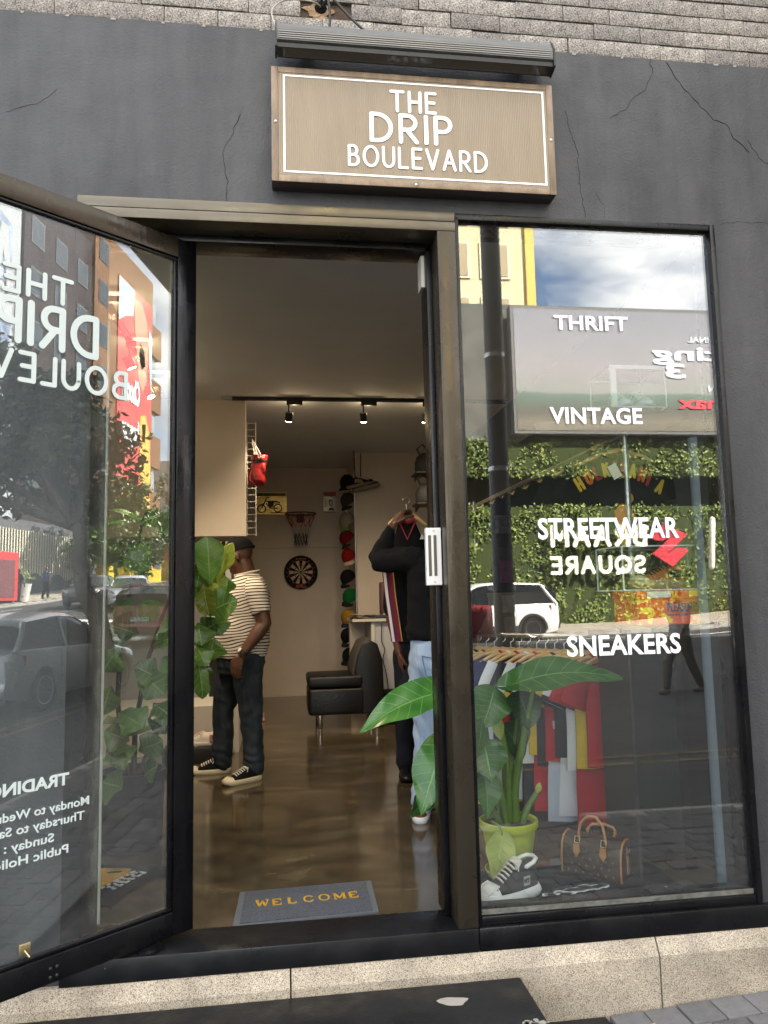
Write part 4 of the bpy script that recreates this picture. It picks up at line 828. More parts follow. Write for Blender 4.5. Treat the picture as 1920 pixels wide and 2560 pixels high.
def denim(name, c0, c1): return mat(name, c0, .85, bump=.3, bscale=420, vary=.4, vscale=7, vcol2=c1, stretch=(1,1,.3))

# --- man in the striped shirt
P1 = thing('person', 'man in black cap and striped t-shirt standing sideways behind the leafy plant', 'person', (0,0,0))
yc = 2.95
NSH, NEL, NWR = Vector((-.195,2.755,1.375)), Vector((-.128,2.735,1.115)), Vector((-.285,2.70,.905))
FSH, FEL, FWR = Vector((-.26,3.145,1.375)), Vector((-.27,3.22,1.10)), Vector((-.40,3.20,.90))
b = MB()
hd = Vector((-1,.32,0)).normalized()
hM = head(b, (-.322,2.935,1.622), hd, R(16), 1.04)
b.tube([(-.245,2.95,1.42),(-.275,2.945,1.50),(-.30,2.94,1.585)], [.088,.078,.073], 16, round_=True)
b.rings([ell(b,z,cx,yc,rx,ry) for z,cx,rx,ry in ((.85,-.31,.15,.15),(1.05,-.30,.17,.17),(1.28,-.28,.15,.17),(1.40,-.26,.11,.14),(1.46,-.255,.07,.09))])
for sh, el, wr in ((NSH,NEL,NWR),(FSH,FEL,FWR)):
    P, Q = lerp_pts([sh, sh.lerp(el,.55), el, el.lerp(wr,.3), wr], [.046,.060,.052,.053,.033]); limb(b, P, Q)
hand(b, NWR+Vector((-.010,-.003,-.015)), (-.35,-.02,-.94), (.55,.6,-.35), (-.75,-.1,.3), .55, 1.04)
hand(b, FWR, (-.3,0,-1), (.2,-.9,0), (-.9,0,.2), .5, 1.0)
for hip, kn, an in (((-.255,2.845,.88),(-.235,2.835,.48),(-.205,2.845,.08)),((-.37,3.06,.88),(-.44,3.09,.47),(-.455,3.12,.08))):
    P, Q = lerp_pts([hip, kn, an], [.085,.055,.04]); limb(b, P, Q)
fuse(b, .0058, 3, name='body', mats=SKIN, parent=P1)
# shirt
b = MB(); TOR = ((.865,-.312,.196,.188),(.93,-.312,.213,.200),(1.0,-.314,.221,.206),(1.08,-.312,.220,.208),(1.16,-.296,.203,.206),(1.25,-.284,.193,.208),(1.33,-.272,.181,.206),(1.39,-.264,.160,.190),(1.43,-.258,.132,.158),(1.465,-.257,.104,.120),(1.49,-.262,.086,.094))
b.rings([ell(b,z,cx,yc,rx,ry,32) for z,cx,rx,ry in TOR])
sh = fuse(b, .008, 2, .010, 8, 'shirt', STRIPE, P1, folds=((.93,.09,.004,50),(1.2,.12,.0035,45)))
attr(sh, 'stripe', lambda c: c[:,2]+.012*np.sin(c[:,0]*14+1)+.06*np.clip(c[:,2]-1.3,0,1)*np.sin((c[:,0]+.26)*6)-.03*(c[:,0]+.3)*1.0+.004*np.sin(c[:,2]*38+c[:,0]*25))
for s0, e0, nm in ((NSH,NEL,1),(FSH,FEL,-1)):
    b = MB(); ax = (e0-s0).normalized(); st = s0+Vector((-.012,.055*nm,.015))-ax*.0
    P, Q = lerp_pts([st, s0+ax*.03, s0+ax*.10, s0+ax*.185], [.074,.084,.079,.0725], 5); b.tube(P, Q, 22, round_=False); b.ball(st+Vector((0,.0,.012)), .072, .07, .06, 8)
    sl = fuse(b, .007, 2, .004, 12, 'sleeve', STRIPE, sh); axn = np.array(ax); s0n = np.array(s0)
    attr(sl, 'stripe', lambda c: (c-s0n) @ axn + .5+.22*(c[:,0]-s0n[0])*-1)
q = MB(); q.tube([Vector((-.262+.094*math.cos(a), yc+.101*math.sin(a), 1.487+.018*math.cos(a))) for a in [6.28318*i/28 for i in range(29)]], .0085, 8); q.build('collar', mat('shirt_rib', (.62,.54,.45), .9), sh, 60)
# jeans
b = MB(); b.rings([ell(b,z,cx,yc,rx,ry) for z,cx,rx,ry in ((.75,-.315,.165,.15),(.82,-.312,.178,.172),(.88,-.31,.182,.178),(.93,-.306,.18,.176))])
for hip, kn, an in (((-.262,2.86,.84),(-.232,2.838,.47),(-.205,2.845,.075)),((-.372,3.05,.84),(-.45,3.085,.46),(-.452,3.115,.075))):
    P, Q = lerp_pts([hip, Vector(hip).lerp(Vector(kn),.45), kn, Vector(kn).lerp(Vector(an),.55), an], [.122,.107,.083,.076,.070]); b.tube(P, Q, 18, round_=True)
fuse(b, .008, 2, .010, 11, 'jeans', denim('dark_denim', (.016,.022,.031), (.052,.065,.082)), P1, folds=((.13,.10,.010,75),(.47,.13,.006,55),(.80,.07,.004,60)))
q = MB(); q.box(-.33,-.324,2.763,2.766,.835,.841); q.build('rivet', LACE, P1)
# cap
CAPM = mat('black_cap', (.0045,.004,.004), .8, bump=.3, bscale=350)
b = MB(); rs = []
for i in range(11):
    t = i/10*math.pi/2; rs.append([Vector((-.012+.112*math.cos(t)*math.cos(a), .089*math.cos(t)*math.sin(a), .030+.104*math.sin(t)**.9)) for a in [6.28318*k/32 for k in range(32)]])
b.rings(rs); b.ball((-.012,0,.135), .008, .008, .006, 6); b.xf(hM); cp = b.build('cap', CAPM, P1, 60)
b = MB(); b.grid(lambda u, v: hM @ Vector((.085+.085*v*(1-(2*u-1)**2)**.5, .082*(2*u-1)*(1-.15*v), .034-.02*v-.022*(2*u-1)**2)), 14, 4); vb = b.build('visor', CAPM, cp, 60); md = vb.modifiers.new('t','SOLIDIFY'); md.thickness = .004
b = MB(); b.tube([hM @ Vector((-.012+.113*math.cos(a), .090*math.sin(a), .034)) for a in [R(110+140*i/14) for i in range(15)]], .009, 6); b.build('strap', CAPM, cp, 60)
# watch
dW = (NWR-NEL).normalized(); wc = NWR-dW*.012; u1 = dW.orthogonal().normalized(); u2 = dW.cross(u1)
q = MB(); q.rings([[wc+dW*h_+(u1*math.cos(a)+u2*math.sin(a))*r_ for a in [6.28318*i/24 for i in range(24)]] for h_, r_ in ((-.011,.034),(-.011,.0375),(.011,.0375),(.011,.034))], cap=False); wt = q.build('watch', mat('black_strap', (.01,.01,.01), .5), P1, 40)
fd = Vector((-.75,-.62,.2)); fd = (fd-dW*fd.dot(dW)).normalized(); q = MB(); q.tube([wc+fd*.034, wc+fd*.045], .0185, 20); q.build('case', STEEL, wt, 40); q = MB(); q.tube([wc+fd*.0452, wc+fd*.0462], .0150, 20); q.build('dial', mat('watch_dial', (.75,.73,.68), .3), wt)
# shoes
shoe = shoe_mesh(.30,.108,.034,0,True,CREAMR,BLKCANVAS,LACE,CREAMR,.10)
for (x, y, rz_) in ((-.255,2.795,215),(-.50,3.12,184)):
    s_ = bpy.data.objects.new('shoe', None); C.objects.link(s_); s_.parent = P1; s_.location = (x,y,.0); s_.rotation_euler = (0,0,R(rz_)); put_parts(shoe, s_)

# --- man in the black sweatshirt seen from behind
P2_ = thing('person', 'man in black sweatshirt and light blue jeans holding up a hanger with a jersey', 'person', (0,0,0))
SW = mat('black_sweatshirt', (.0075,.0075,.0085), .92, bump=.35, bscale=260)
c2x, c2y = .945, 1.62
LSH, LEL, LHD = Vector((.782,1.62,1.515)), Vector((.590,1.76,1.510)), Vector((.690,1.83,1.728))
RSH, REL, RHD = Vector((1.11,1.63,1.50)), Vector((1.19,1.66,1.22)), Vector((1.16,1.80,1.02))
b = MB()
b.tube([(c2x+.02,1.62,1.48),(c2x+.025,1.67,1.58)], [.075,.065], 16, round_=True); hM2 = head(b, (.985,1.70,1.645), (.25,1,0), R(18), 1.0)
b.rings([ell(b,z,c2x,c2y,rx,ry) for z,rx,ry in ((.9,.13,.09),(1.1,.13,.09),(1.4,.15,.09),(1.5,.1,.07))])
for sh_, el, wr in ((LSH,LEL,LHD),(RSH,REL,RHD)):
    P, Q = lerp_pts([sh_, el, wr], [.05,.042,.029]); limb(b, P, Q)
hand(b, LHD+Vector((.004,.002,.006)), (.55,.25,.78), (.7,.45,-.5), (.35,-.9,.1), .95, 1.2)
hand(b, RHD, (-.2,.4,-1), (-1,0,0), (0,1,0), .5)
for hip, kn, an in (((.86,1.63,.9),(.845,1.63,.48),(.795,1.60,.08)),((1.04,1.65,.9),(1.06,1.72,.48),(1.06,1.80,.08))):
    P, Q = lerp_pts([hip, kn, an], [.075,.05,.04]); limb(b, P, Q)
fuse(b, .0065, 3, name='body', mats=SKIN, parent=P2_)
b = MB(); b.rings([ell(b,z,cx,c2y,rx,ry,30,.88) for z,cx,rx,ry in ((1.035,.945,.198,.135),(1.06,.945,.205,.142),(1.12,.945,.207,.145),(1.22,.942,.203,.142),(1.34,.94,.2,.138),(1.44,.942,.195,.128),(1.51,.945,.172,.112),(1.555,.95,.12,.09),(1.585,.957,.075,.07))])
P, Q = lerp_pts([LSH+Vector((.03,0,-.01)), LSH+Vector((-.02,.01,0)), LSH.lerp(LEL,.55), LEL, LEL.lerp(LHD,.2), LEL.lerp(LHD,.6), LEL.lerp(LHD,.93)], [.088,.084,.074,.066,.060,.048,.036]); b.tube(P, Q, 18, round_=True)
P, Q = lerp_pts([RSH, REL, RHD.lerp(REL,.1)], [.085,.066,.043]); b.tube(P, Q, 18, round_=True)
fuse(b, .0085, 2, .012, 7, 'sweatshirt', SW, P2_, folds=((1.10,.07,.008,60),(1.30,.12,.006,40),(1.58,.10,.006,70)))
b = MB(); b.rings([ell(b,z,cx,cy3,rx,ry,28,.9) for z,cx,cy3,rx,ry in ((.80,.94,1.62,.178,.145),(.88,.94,1.615,.192,.155),(.96,.94,1.62,.19,.142),(1.045,.945,1.62,.182,.128))])
for hip, kn, an in (((.848,1.625,.86),(.845,1.625,.50),(.797,1.595,.085)),((1.035,1.645,.86),(1.06,1.72,.48),(1.06,1.80,.085))):
    P, Q = lerp_pts([hip, Vector(hip).lerp(Vector(kn),.5), kn, Vector(kn).lerp(Vector(an),.5), an], [.112,.097,.080,.075,.060]); b.tube(P, Q, 18, round_=True)
LJ = denim('light_denim', (.24,.35,.54), (.50,.62,.80))
jn = fuse(b, .008, 2, .010, 12, 'jeans', LJ, P2_, folds=((.15,.12,.009,75),(.52,.16,.007,55),(.82,.06,.004,60)))
q = MB(); q.rings([ell(q,z,.945,1.62,.187,.134,36,.9) for z in (1.032,1.066)], cap=False); bl = q.build('belt', mat('black_belt', (.012,.011,.011), .5), P2_, 60); md = bl.modifiers.new('t','SOLIDIFY'); md.thickness = .004
POC = mat('denim_seam', (.13,.20,.33), .9)
q = MB(); pk = [(.80,.945),(.90,.925),(.905,.845),(.87,.80),(.82,.835),(.80,.945)]
yb = lambda x, z: 1.62-.155*math.sqrt(max(0,1-((x-.94)/.2)**2))-.006
q.tube([(x,yb(x,z),z) for x, z in sum([[(a[0]+(c_[0]-a[0])*t/5,a[1]+(c_[1]-a[1])*t/5) for t in range(5)] for a, c_ in zip(pk[:-1],pk[1:])],[])+[pk[0]]], .003, 5); q.build('back_pocket', POC, jn, 60)
b = MB(); rs = []
for i in range(9):
    t = i/8*math.pi/2; rs.append([Vector((-.012+.112*math.cos(t)*math.cos(a), .089*math.cos(t)*math.sin(a), .03+.104*math.sin(t)**.9)) for a in [6.28318*k/28 for k in range(28)]])
b.rings(rs); b.xf(hM2); b.build('cap', mat('white_cap', (.72,.70,.68), .8), P2_, 60)
sh2 = shoe_mesh(.29,.104,.036,0,False,mat('white_sole', (.75,.75,.76), .5),mat('brown_suede', (.15,.06,.028), .8),mat('brown_lace', (.12,.05,.025), .8),None,.095)
for (x, y, rz_) in ((.79,1.63,78),(1.06,1.85,80)):
    s_ = bpy.data.objects.new('shoe', None); C.objects.link(s_); s_.parent = P2_; s_.location = (x,y,0); s_.rotation_euler = (0,0,R(rz_)); put_parts(sh2, s_)

# --- wooden hanger and basketball jersey
WOOD = mat('hanger_wood', (.60,.38,.16), .45, bump=.1, bscale=40, stretch=(1,1,8), vary=.25, vscale=10)
HG = thing('clothes_hanger', 'wooden hanger held up by the man in the black sweatshirt', 'hanger', (0,0,0))
hp = at(878,1112,1.965); q = MB()
q.tube([hp+Vector((-.115,0,-.058)),hp+Vector((-.07,0,-.022)),hp+Vector((-.02,0,.006)),hp,hp+Vector((.02,0,.006)),hp+Vector((.07,0,-.022)),hp+Vector((.125,0,-.065))], [.010,.015,.018,.019,.018,.015,.010], 10, round_=True); q.build('bar', WOOD, HG, 60)
q = MB(); q.tube([hp+Vector((0,0,.01)),hp+Vector((0,0,.055)),hp+Vector((.0,0,.07))]+[hp+Vector((.022*math.cos(a)+.02-.02,0,.092+.022*math.sin(a))) for a in [R(-90+260*i/10) for i in range(11)]], .0025, 6); q.build('hook', STEEL, HG, 60)
JY = thing('basketball_jersey', 'black sleeveless jersey with maroon side stripe hanging from the raised hanger', 'jersey', (0,0,0))
JB = mat('jersey_black', (.006,.006,.007), .8, bump=.15, bscale=300); JM = mat('jersey_maroon', (.20,.012,.03), .75, bump=.15, bscale=300)
def cloth_panel(outline_l, outline_r, y0, nz=14, nx=8, wave=.012, seed=0, bulge=.03):
    """hanging cloth between two edge polylines (x,z) as a closed thin shell"""
    def samp(P, t):
        f = t*(len(P)-1); i = min(int(f), len(P)-2); a, c_ = P[i], P[i+1]; k = f-i; return a[0]+(c_[0]-a[0])*k, a[1]+(c_[1]-a[1])*k
    q = MB()
    for sgn in (1,-1):
        def fn(u, v):
            xl, zl = samp(outline_l, v); xr, zr = samp(outline_r, v); x = xl+(xr-xl)*u; z = zl+(zr-zl)*u
            y = y0 - sgn*bulge*math.sin(math.pi*min(1,max(0,u)))**.6 + wave*noise.noise(Vector((x*9+seed, seed, z*3)))*(.4+v)
            return Vector((x,y,z))
        q.grid(fn, nx, nz)
    return q
Lx = [at(861,1128,1.97),at(852,1160,1.97),at(838,1195,1.97),at(824,1213,1.97),at(832,1290,1.97),at(846,1386,1.97)]; Lx = [(p.x,p.z) for p in Lx]
Rx = [at(898,1126,1.97),at(912,1160,1.97),at(922,1195,1.97),at(938,1215,1.97),at(940,1290,1.97),at(942,1386,1.97)]; Rx = [(p.x,p.z) for p in Rx]
o = cloth_panel(Lx, Rx, 1.985, wave=.02, seed=3).build('front', JB, JY, 180)
def edge_strip(nm, m_, o0, o1, dy):
    q = MB(); P = []
    for (x, z) in [(a[0]+(b_[0]-a[0])*t/6, a[1]+(b_[1]-a[1])*t/6) for a, b_ in zip(Lx[3:-1],Lx[4:]) for t in range(6)]+[Lx[-1]]: P.append((x,z))
    n_ = len(P); q.rings([[Vector((x+o0,1.985+dy,z)),Vector((x+o1,1.985+dy-.004,z)),Vector((x+o1,1.985+dy+.004,z)),Vector((x+o0,1.985+dy+.006,z))] for x, z in P]); return q.build(nm, m_, JY)
edge_strip('side_panel', JM, -.002, .062, -.034); edge_strip('white_stripe', mat('jersey_white', (.75,.74,.76), .8), .002, .018, -.040); edge_strip('gold_stripe', mat('jersey_gold', (.55,.33,.06), .7), .061, .067, -.037)
q = MB(); vn = [at(862,1126,1.935),at(880,1165,1.935),at(899,1124,1.935)]; q.tube(vn, .006, 6); q.tube([at(866,1124,1.96),at(880,1130,1.96),at(896,1122,1.96)], .014, 6); q.build('neck_trim', mat('jersey_red', (.33,.02,.05), .75), JY, 60)
q = MB(); p = at(907,1165,1.93); q.prism([p,p+Vector((.03,0,0)),p+Vector((.015,0,.04))], (0,.003,0)); q.build('white_logo', LACE, JY)

# --- person standing further back behind him
P3 = thing('person', 'person in dark trousers standing behind the man with the hanger', 'person', (0,0,0))
b = MB(); b.rings([ell(b,z,.99,2.72,rx,ry) for z,rx,ry in ((.9,.12,.09),(1.1,.13,.09),(1.4,.15,.09),(1.48,.09,.07))]); b.tube([(.99,2.72,1.44),(.99,2.71,1.54)], [.07,.062], 14, round_=True); head(b, (.99,2.70,1.64), (-.2,-1,0), 0, .98)
for sx in (-1,1):
    P, Q = lerp_pts([(.99+sx*.17,2.72,1.40),(.99+sx*.185,2.74,1.12),(.99+sx*.145-.0,2.66,.88)] if sx == -1 else [(1.16,2.72,1.4),(1.2,2.74,1.12),(1.18,2.66,.9)], [.055,.044,.03]); limb(b, P, Q)
    P, Q = lerp_pts([(.99+sx*.09,2.72,.9),(.99+sx*.10,2.70,.48),(.99+sx*.11,2.72,.08)], [.08,.055,.04]); limb(b, P, Q)
hand(b, (.845,2.65,.87), (.05,-.1,-1), (.9,.3,0), (.2,-1,0), .5); hand(b, (1.18,2.66,.88), (0,-.1,-1), (-.9,.3,0), (0,-1,0), .5)
fuse(b, .007, 3, name='body', mats=SKIN, parent=P3)
b = MB(); b.rings([ell(b,z,.99,2.72,rx,ry) for z,rx,ry in ((.95,.18,.13),(1.1,.18,.13),(1.4,.19,.12),(1.47,.12,.09))])
for sx in (-1,1): b.tube(*[x for x in lerp_pts([(.99+sx*.16,2.72,1.39),(.99+sx*.18,2.735,1.2)], [.078,.068])], 14, round_=True)
fuse(b, .010, 2, .006, 9, 'shirt', SW, P3)
b = MB(); b.rings([ell(b,z,.99,2.72,rx,ry) for z,rx,ry in ((.82,.165,.12),(.98,.168,.122))])
for sx in (-1,1): b.tube(*lerp_pts([(.99+sx*.085,2.72,.88),(.99+sx*.10,2.70,.48),(.99+sx*.115,2.72,.08)], [.1,.08,.066]), 16, round_=True)
fuse(b, .010, 2, .008, 10, 'trousers', denim('navy_trousers', (.008,.009,.014), (.018,.02,.03)), P3)
sh3 = shoe_mesh(.28,.10,.025,0,False,BLKCANVAS,mat('black_shoe', (.01,.01,.011), .35),BLKCANVAS,None,.09)
for sx in (-1,1):
    s_ = bpy.data.objects.new('shoe', None); C.objects.link(s_); s_.parent = P3; s_.location = (.99+sx*.12,2.66,0); s_.rotation_euler = (0,0,R(-95)); put_parts(sh3, s_)

# --- person at the back of the shop, hidden except for a lower leg
P4 = thing('person', 'person at the back of the shop with a grey trouser leg and pink shoe showing', 'person', (0,0,0))
b = MB(); b.rings([ell(b,z,-.40,5.55,rx,ry) for z,rx,ry in ((.88,.08,.12),(1.1,.08,.12),(1.34,.08,.14),(1.42,.06,.08))]); b.tube([(-.40,5.55,1.38),(-.40,5.55,1.47)], [.06,.055], 14, round_=True); head(b, (-.40,5.55,1.55), (-1,.1,0), 0, .92)
for sy in (-1,1):
    P, Q = lerp_pts([(-.40,5.55+sy*.16,1.35),(-.39,5.55+sy*.18,1.1),(-.45,5.55+sy*.16,.88)], [.05,.04,.028]); limb(b, P, Q)
    P, Q = lerp_pts([(-.40,5.55+sy*.08,.86),(-.36+.07*(sy<0),5.55+sy*.08,.45),(-.33+.07*(sy<0),5.55+sy*.09,.08)], [.075,.05,.038]); limb(b, P, Q)
    hand(b, (-.45,5.55+sy*.16,.87), (-.1,0,-1), (0,-sy,0), (-1,0,0), .5, .92)
fuse(b, .008, 3, name='body', mats=SKIN, parent=P4)
b = MB(); b.rings([ell(b,z,-.40,5.55,rx,ry) for z,rx,ry in ((.92,.115,.16),(1.1,.115,.16),(1.34,.11,.17),(1.41,.08,.1))]); fuse(b, .012, 2, .005, 9, 'shirt', SW, P4)
b = MB(); b.rings([ell(b,z,-.40,5.55,rx,ry) for z,rx,ry in ((.80,.11,.15),(.95,.112,.152))])
for sy in (-1,1): b.tube(*lerp_pts([(-.40,5.55+sy*.075,.84),(-.36+.07*(sy<0),5.55+sy*.08,.45),(-.33+.07*(sy<0),5.55+sy*.09,.1)], [.095,.07,.055]), 16, round_=True)
fuse(b, .010, 2, .008, 12, 'trousers', denim('grey_trousers', (.07,.075,.07), (.12,.125,.115)), P4)
sh4 = shoe_mesh(.26,.095,.035,0,False,mat('pink_sole', (.62,.42,.36), .6),mat('pink_upper', (.50,.28,.24), .7),LACE,None,.09)
for sy in (-1,1):
    s_ = bpy.data.objects.new('shoe', None); C.objects.link(s_); s_.parent = P4; s_.location = (-.36+.07*(sy<0),5.55+sy*.09,0); s_.rotation_euler = (0,0,R(180)); put_parts(sh4, s_)

# ------------------------------------------------------------------ plants
def leaf_material(name, c_dark, c_light, vein, rough=.32, nv=7.0, slant=.55, yellow=None):
    M = mat(name, c_dark, rough, spec=.5); N, L, b = nodes_of(M)
    def A_(nm): a = N.new('ShaderNodeAttribute'); a.attribute_name = nm; return a.outputs['Fac']
    def mth(op, a, b_=None, c=None):
        k = N.new('ShaderNodeMath'); k.operation = op
        for i, s in enumerate((a, b_, c)):
            if s is None: continue
            if isinstance(s, (int, float)): k.inputs[i].default_value = s
            else: L(s, k.inputs[i])
        return k.outputs[0]
    u, v = A_('lu'), A_('lv'); av = mth('ABSOLUTE', v)
    f = mth('FRACT', mth('MULTIPLY', mth('SUBTRACT', u, mth('MULTIPLY', av, slant*.25)), nv)); side = mth('LESS_THAN', mth('ABSOLUTE', mth('SUBTRACT', f, .5)), .045); mid = mth('LESS_THAN', av, .035)
    vm = mth('MAXIMUM', mth('MULTIPLY', side, .55), mid)
    t = N.new('ShaderNodeTexCoord'); n = N.new('ShaderNodeTexNoise'); n.inputs['Scale'].default_value = 9; n.inputs['Detail'].default_value = 5; L(t.outputs['Object'], n.inputs['Vector'])
    r = N.new('ShaderNodeValToRGB'); r.color_ramp.elements[0].position = .35; r.color_ramp.elements[0].color = (*c_dark,1); r.color_ramp.elements[1].position = .7; r.color_ramp.elements[1].color = (*c_light,1); L(n.outputs['Fac'], r.inputs[0])
    oi = N.new('ShaderNodeObjectInfo'); hs = N.new('ShaderNodeHueSaturation'); L(r.outputs[0], hs.inputs['Color']); k = N.new('ShaderNodeMapRange'); k.inputs[3].default_value = .7; k.inputs[4].default_value = 1.35; L(oi.outputs['Random'], k.inputs[0]); L(k.outputs[0], hs.inputs['Value'])
    m2 = N.new('ShaderNodeMix'); m2.data_type = 'RGBA'; L(vm, m2.inputs['Factor']); L(hs.outputs[0], m2.inputs['A']); m2.inputs['B'].default_value = (*vein,1); L(m2.outputs['Result'], b.inputs['Base Color'])
    bp = N.new('ShaderNodeBump'); bp.inputs['Strength'].default_value = .5; bp.inputs['Distance'].default_value = .004; L(mth('MULTIPLY', vm, -1.0), bp.inputs['Height']); L(bp.outputs[0], b.inputs['Normal'])
    b.inputs['Subsurface Weight'].default_value = 0
    # thin leaf lets a little light through
    tr = N.new('ShaderNodeBsdfTranslucent'); L(m2.outputs['Result'], tr.inputs['Color']); ms = N.new('ShaderNodeMixShader'); ms.inputs[0].default_value = .22
    out = N['Material Output']; L(b.outputs[0], ms.inputs[1]); L(tr.outputs[0], ms.inputs[2]); L(ms.outputs[0], out.inputs['Surface']); return M
FIG = leaf_material('fig_leaf', (.07,.15,.022), (.12,.235,.045), (.27,.40,.15), .3, 6, .7)
FIGY = leaf_material('fig_leaf_yellow', (.17,.23,.025), (.30,.34,.045), (.40,.46,.15), .32, 6, .7)
PHI = leaf_material('philodendron_leaf', (.035,.13,.02), (.075,.20,.038), (.16,.32,.08), .22, 8, .6)
PHID = leaf_material('philodendron_dark', (.016,.06,.012), (.03,.095,.02), (.07,.16,.04), .25, 8, .6)
PHIY = leaf_material('philodendron_yellow', (.26,.34,.06), (.42,.46,.12), (.5,.55,.25), .4, 7, .6)
def leaf_mesh(name, base, tip, width, up, m_, shape='phi', bend=.1, fold=.12, wav=.02, nu=22, nv=12, seed=0, twist=0):
    base = Vector(base); tip = Vector(tip); d = tip-base; L_ = d.length; dn = d.normalized(); up = Vector(up); up = (up-dn*up.dot(dn)).normalized(); sd = dn.cross(up)
    if twist: Mr = Matrix.Rotation(twist, 3, dn); up = Mr @ up; sd = Mr @ sd
    def wd(u):
        if shape == 'fig': return max(.02, math.sin(math.pi*min(1,u**1.45))**.75*(1 if u < .97 else 1)+.04)*(.86+.14*math.sin(u*9+seed))
        if shape == 'lance': return max(.015, math.sin(math.pi*u)**.9)
        return max(.012, (math.sin(math.pi*u**.62)**.85))*(.93+.07*math.sin(u*11+seed))
    vs, lu, lv = [], [], []
    for j in range(nv+1):
        v = 2*j/nv-1
        for i in range(nu+1):
            u = i/nu; w = wd(u)*width/2; back = -.11*L_*abs(v)**1.6*(1-u)**4 if shape == 'phi' else 0
            p = base+dn*(L_*u+back)+sd*(v*w)+up*(bend*L_*4*u*(1-u)+fold*abs(v)*w+wav*math.sin(u*13+seed+2.5*v)*abs(v)**1.5*width-.02*L_*u*u)
            vs.append(p); lu.append(u); lv.append(v)
    q = MB(); wq = nu+1; q.add(vs, [(j*wq+i,j*wq+i+1,(j+1)*wq+i+1,(j+1)*wq+i) for j in range(nv) for i in range(nu)])
    me = q.mesh(name, m_, 180, recalc=False)
    for nm, arr_ in (('lu',lu),('lv',lv)): a = me.attributes.new(nm,'FLOAT','POINT'); a.data.foreach_set('value', np.array(arr_, np.float32))
    return me
def leaf(parent, *a, name='leaf', **k):
    o = bpy.data.objects.new(name, leaf_mesh(name, *a, **k)); C.objects.link(o); o.parent = parent; return o
SOIL = mat('potting_soil', (.03,.018,.012), 1, bump=1, bscale=60, vary=.8, vscale=40)
BARK = mat('fig_bark', (.10,.065,.04), .85, bump=.6, bscale=50, vary=.4, vscale=20)

FP = thing('fiddle_leaf_fig', 'tall leafy green plant in a black pot beside the open glass door', 'potted plant', (0,0,0))
q = MB(); q.lathe([(.001,0),(.135,0),(.155,.02),(.165,.36),(.172,.37),(.172,.40),(.158,.40),(.155,.345),(.001,.345)], (-.80,1.45,0), 28); q.build('pot', mat('black_pot', (.014,.014,.015), .45), FP, 40)
q = MB(); q.lathe([(.001,.346),(.154,.346),(.154,.352),(.001,.362)], (-.80,1.45,0), 20); q.build('soil', SOIL, FP, 60)
stems = [[(-.80,1.45,.35),(-.79,1.44,.62),(-.74,1.46,.95),(-.66,1.5,1.22),(-.58,1.53,1.45),(-.53,1.55,1.62)],
         [(-.82,1.46,.35),(-.88,1.42,.75),(-.86,1.38,1.10),(-.80,1.36,1.42),(-.76,1.38,1.72)],
         [(-.78,1.46,.35),(-.68,1.52,.60),(-.58,1.57,.82),(-.50,1.58,1.0)]]
for s_ in stems:
    q = MB(); q.tube(s_, [.016-.002*i for i in range(len(s_))], 8); q.build('stem', BARK, FP, 60)
def V(px,py,y): return at(px,py,y)
heroes = [((452,1265),(447,1158),1.46,.20,FIG,(.25,-1,.1)),((470,1262),(502,1172),1.47,.13,FIGY,(-.4,-1,.25)),((446,1326),(512,1296),1.44,.21,FIG,(-.15,-1,.45)),((440,1262),(452,1330),1.46,.15,FIGY,(-.3,-1,.3)),
          ((432,1300),(492,1250),1.54,.14,FIG,(0,-1,.5)),((428,1345),(436,1395),1.45,.17,FIG,(.1,-1,.2)),((424,1395),(444,1440),1.47,.15,FIG,(.5,-1,.3)),((424,1420),(438,1510),1.48,.12,FIG,(.6,-1,0)),
          ((432,1215),(424,1270),1.5,.15,FIG,(.5,-1,0)),((455,1250),(480,1278),1.53,.12,FIGY,(0,-1,.4)),((430,1370),(470,1345),1.56,.16,FIG,(0,-1,.4)),((428,1300),(418,1240),1.6,.2,FIG,(0,-1,.2)),((440,1400),(428,1350),1.62,.2,FIG,(.2,-1,.2)),((450,1430),(462,1380),1.66,.18,FIG,(.2,-1,.2)),((440,1480),(426,1440),1.6,.18,FIG,(.3,-1,.2)),((455,1330),(478,1372),1.62,.17,FIG,(.2,-1,.3)),((470,1300),(478,1240),1.66,.18,FIG,(.2,-1,.2))]
for i, (a, c_, y, wd, m_, up) in enumerate(heroes):
    leaf(FP, V(*a,y), V(*c_,y-.04), wd, up, m_, shape='fig', bend=.08, fold=.14, wav=.03, seed=i*1.7)
glassl = [((300,1130),(372,1112),1.3),((345,1160),(385,1120),1.25),((255,1210),(330,1190),1.3),((330,1230),(268,1200),1.2),((290,1260),(222,1235),1.2),((350,1300),(300,1340),1.25),((360,1330),(378,1395),1.22),((300,1370),(235,1350),1.2),((330,1395),(375,1380),1.15),((260,1400),(222,1450),1.15),((345,1470),(290,1440),1.15),((300,1450),(355,1500),1.15),((240,1480),(222,1545),1.12),((330,1520),(382,1560),1.15),((255,1540),(310,1570),1.1),((280,1600),(226,1580),1.1),((300,1620),(352,1600),1.12),((285,1640),(240,1650),1.12),((265,1700),(222,1690),1.1),((310,1680),(340,1655),1.15),((350,1420),(383,1455),1.2),((300,1240),(350,1270),1.3),((380,1250),(345,1225),1.3),((240,1300),(285,1330),1.28),((372,1540),(330,1580),1.2),((240,1600),(268,1650),1.16)]
for i, (a, c_, y) in enumerate(glassl):
    leaf(FP, V(*a,y), V(*c_,y-.06), random.uniform(.14,.20), (random.uniform(-.5,.5),-1,random.uniform(.1,.9)), FIG, shape='fig', bend=random.uniform(.04,.14), fold=.12, wav=.035, seed=i*2.3)
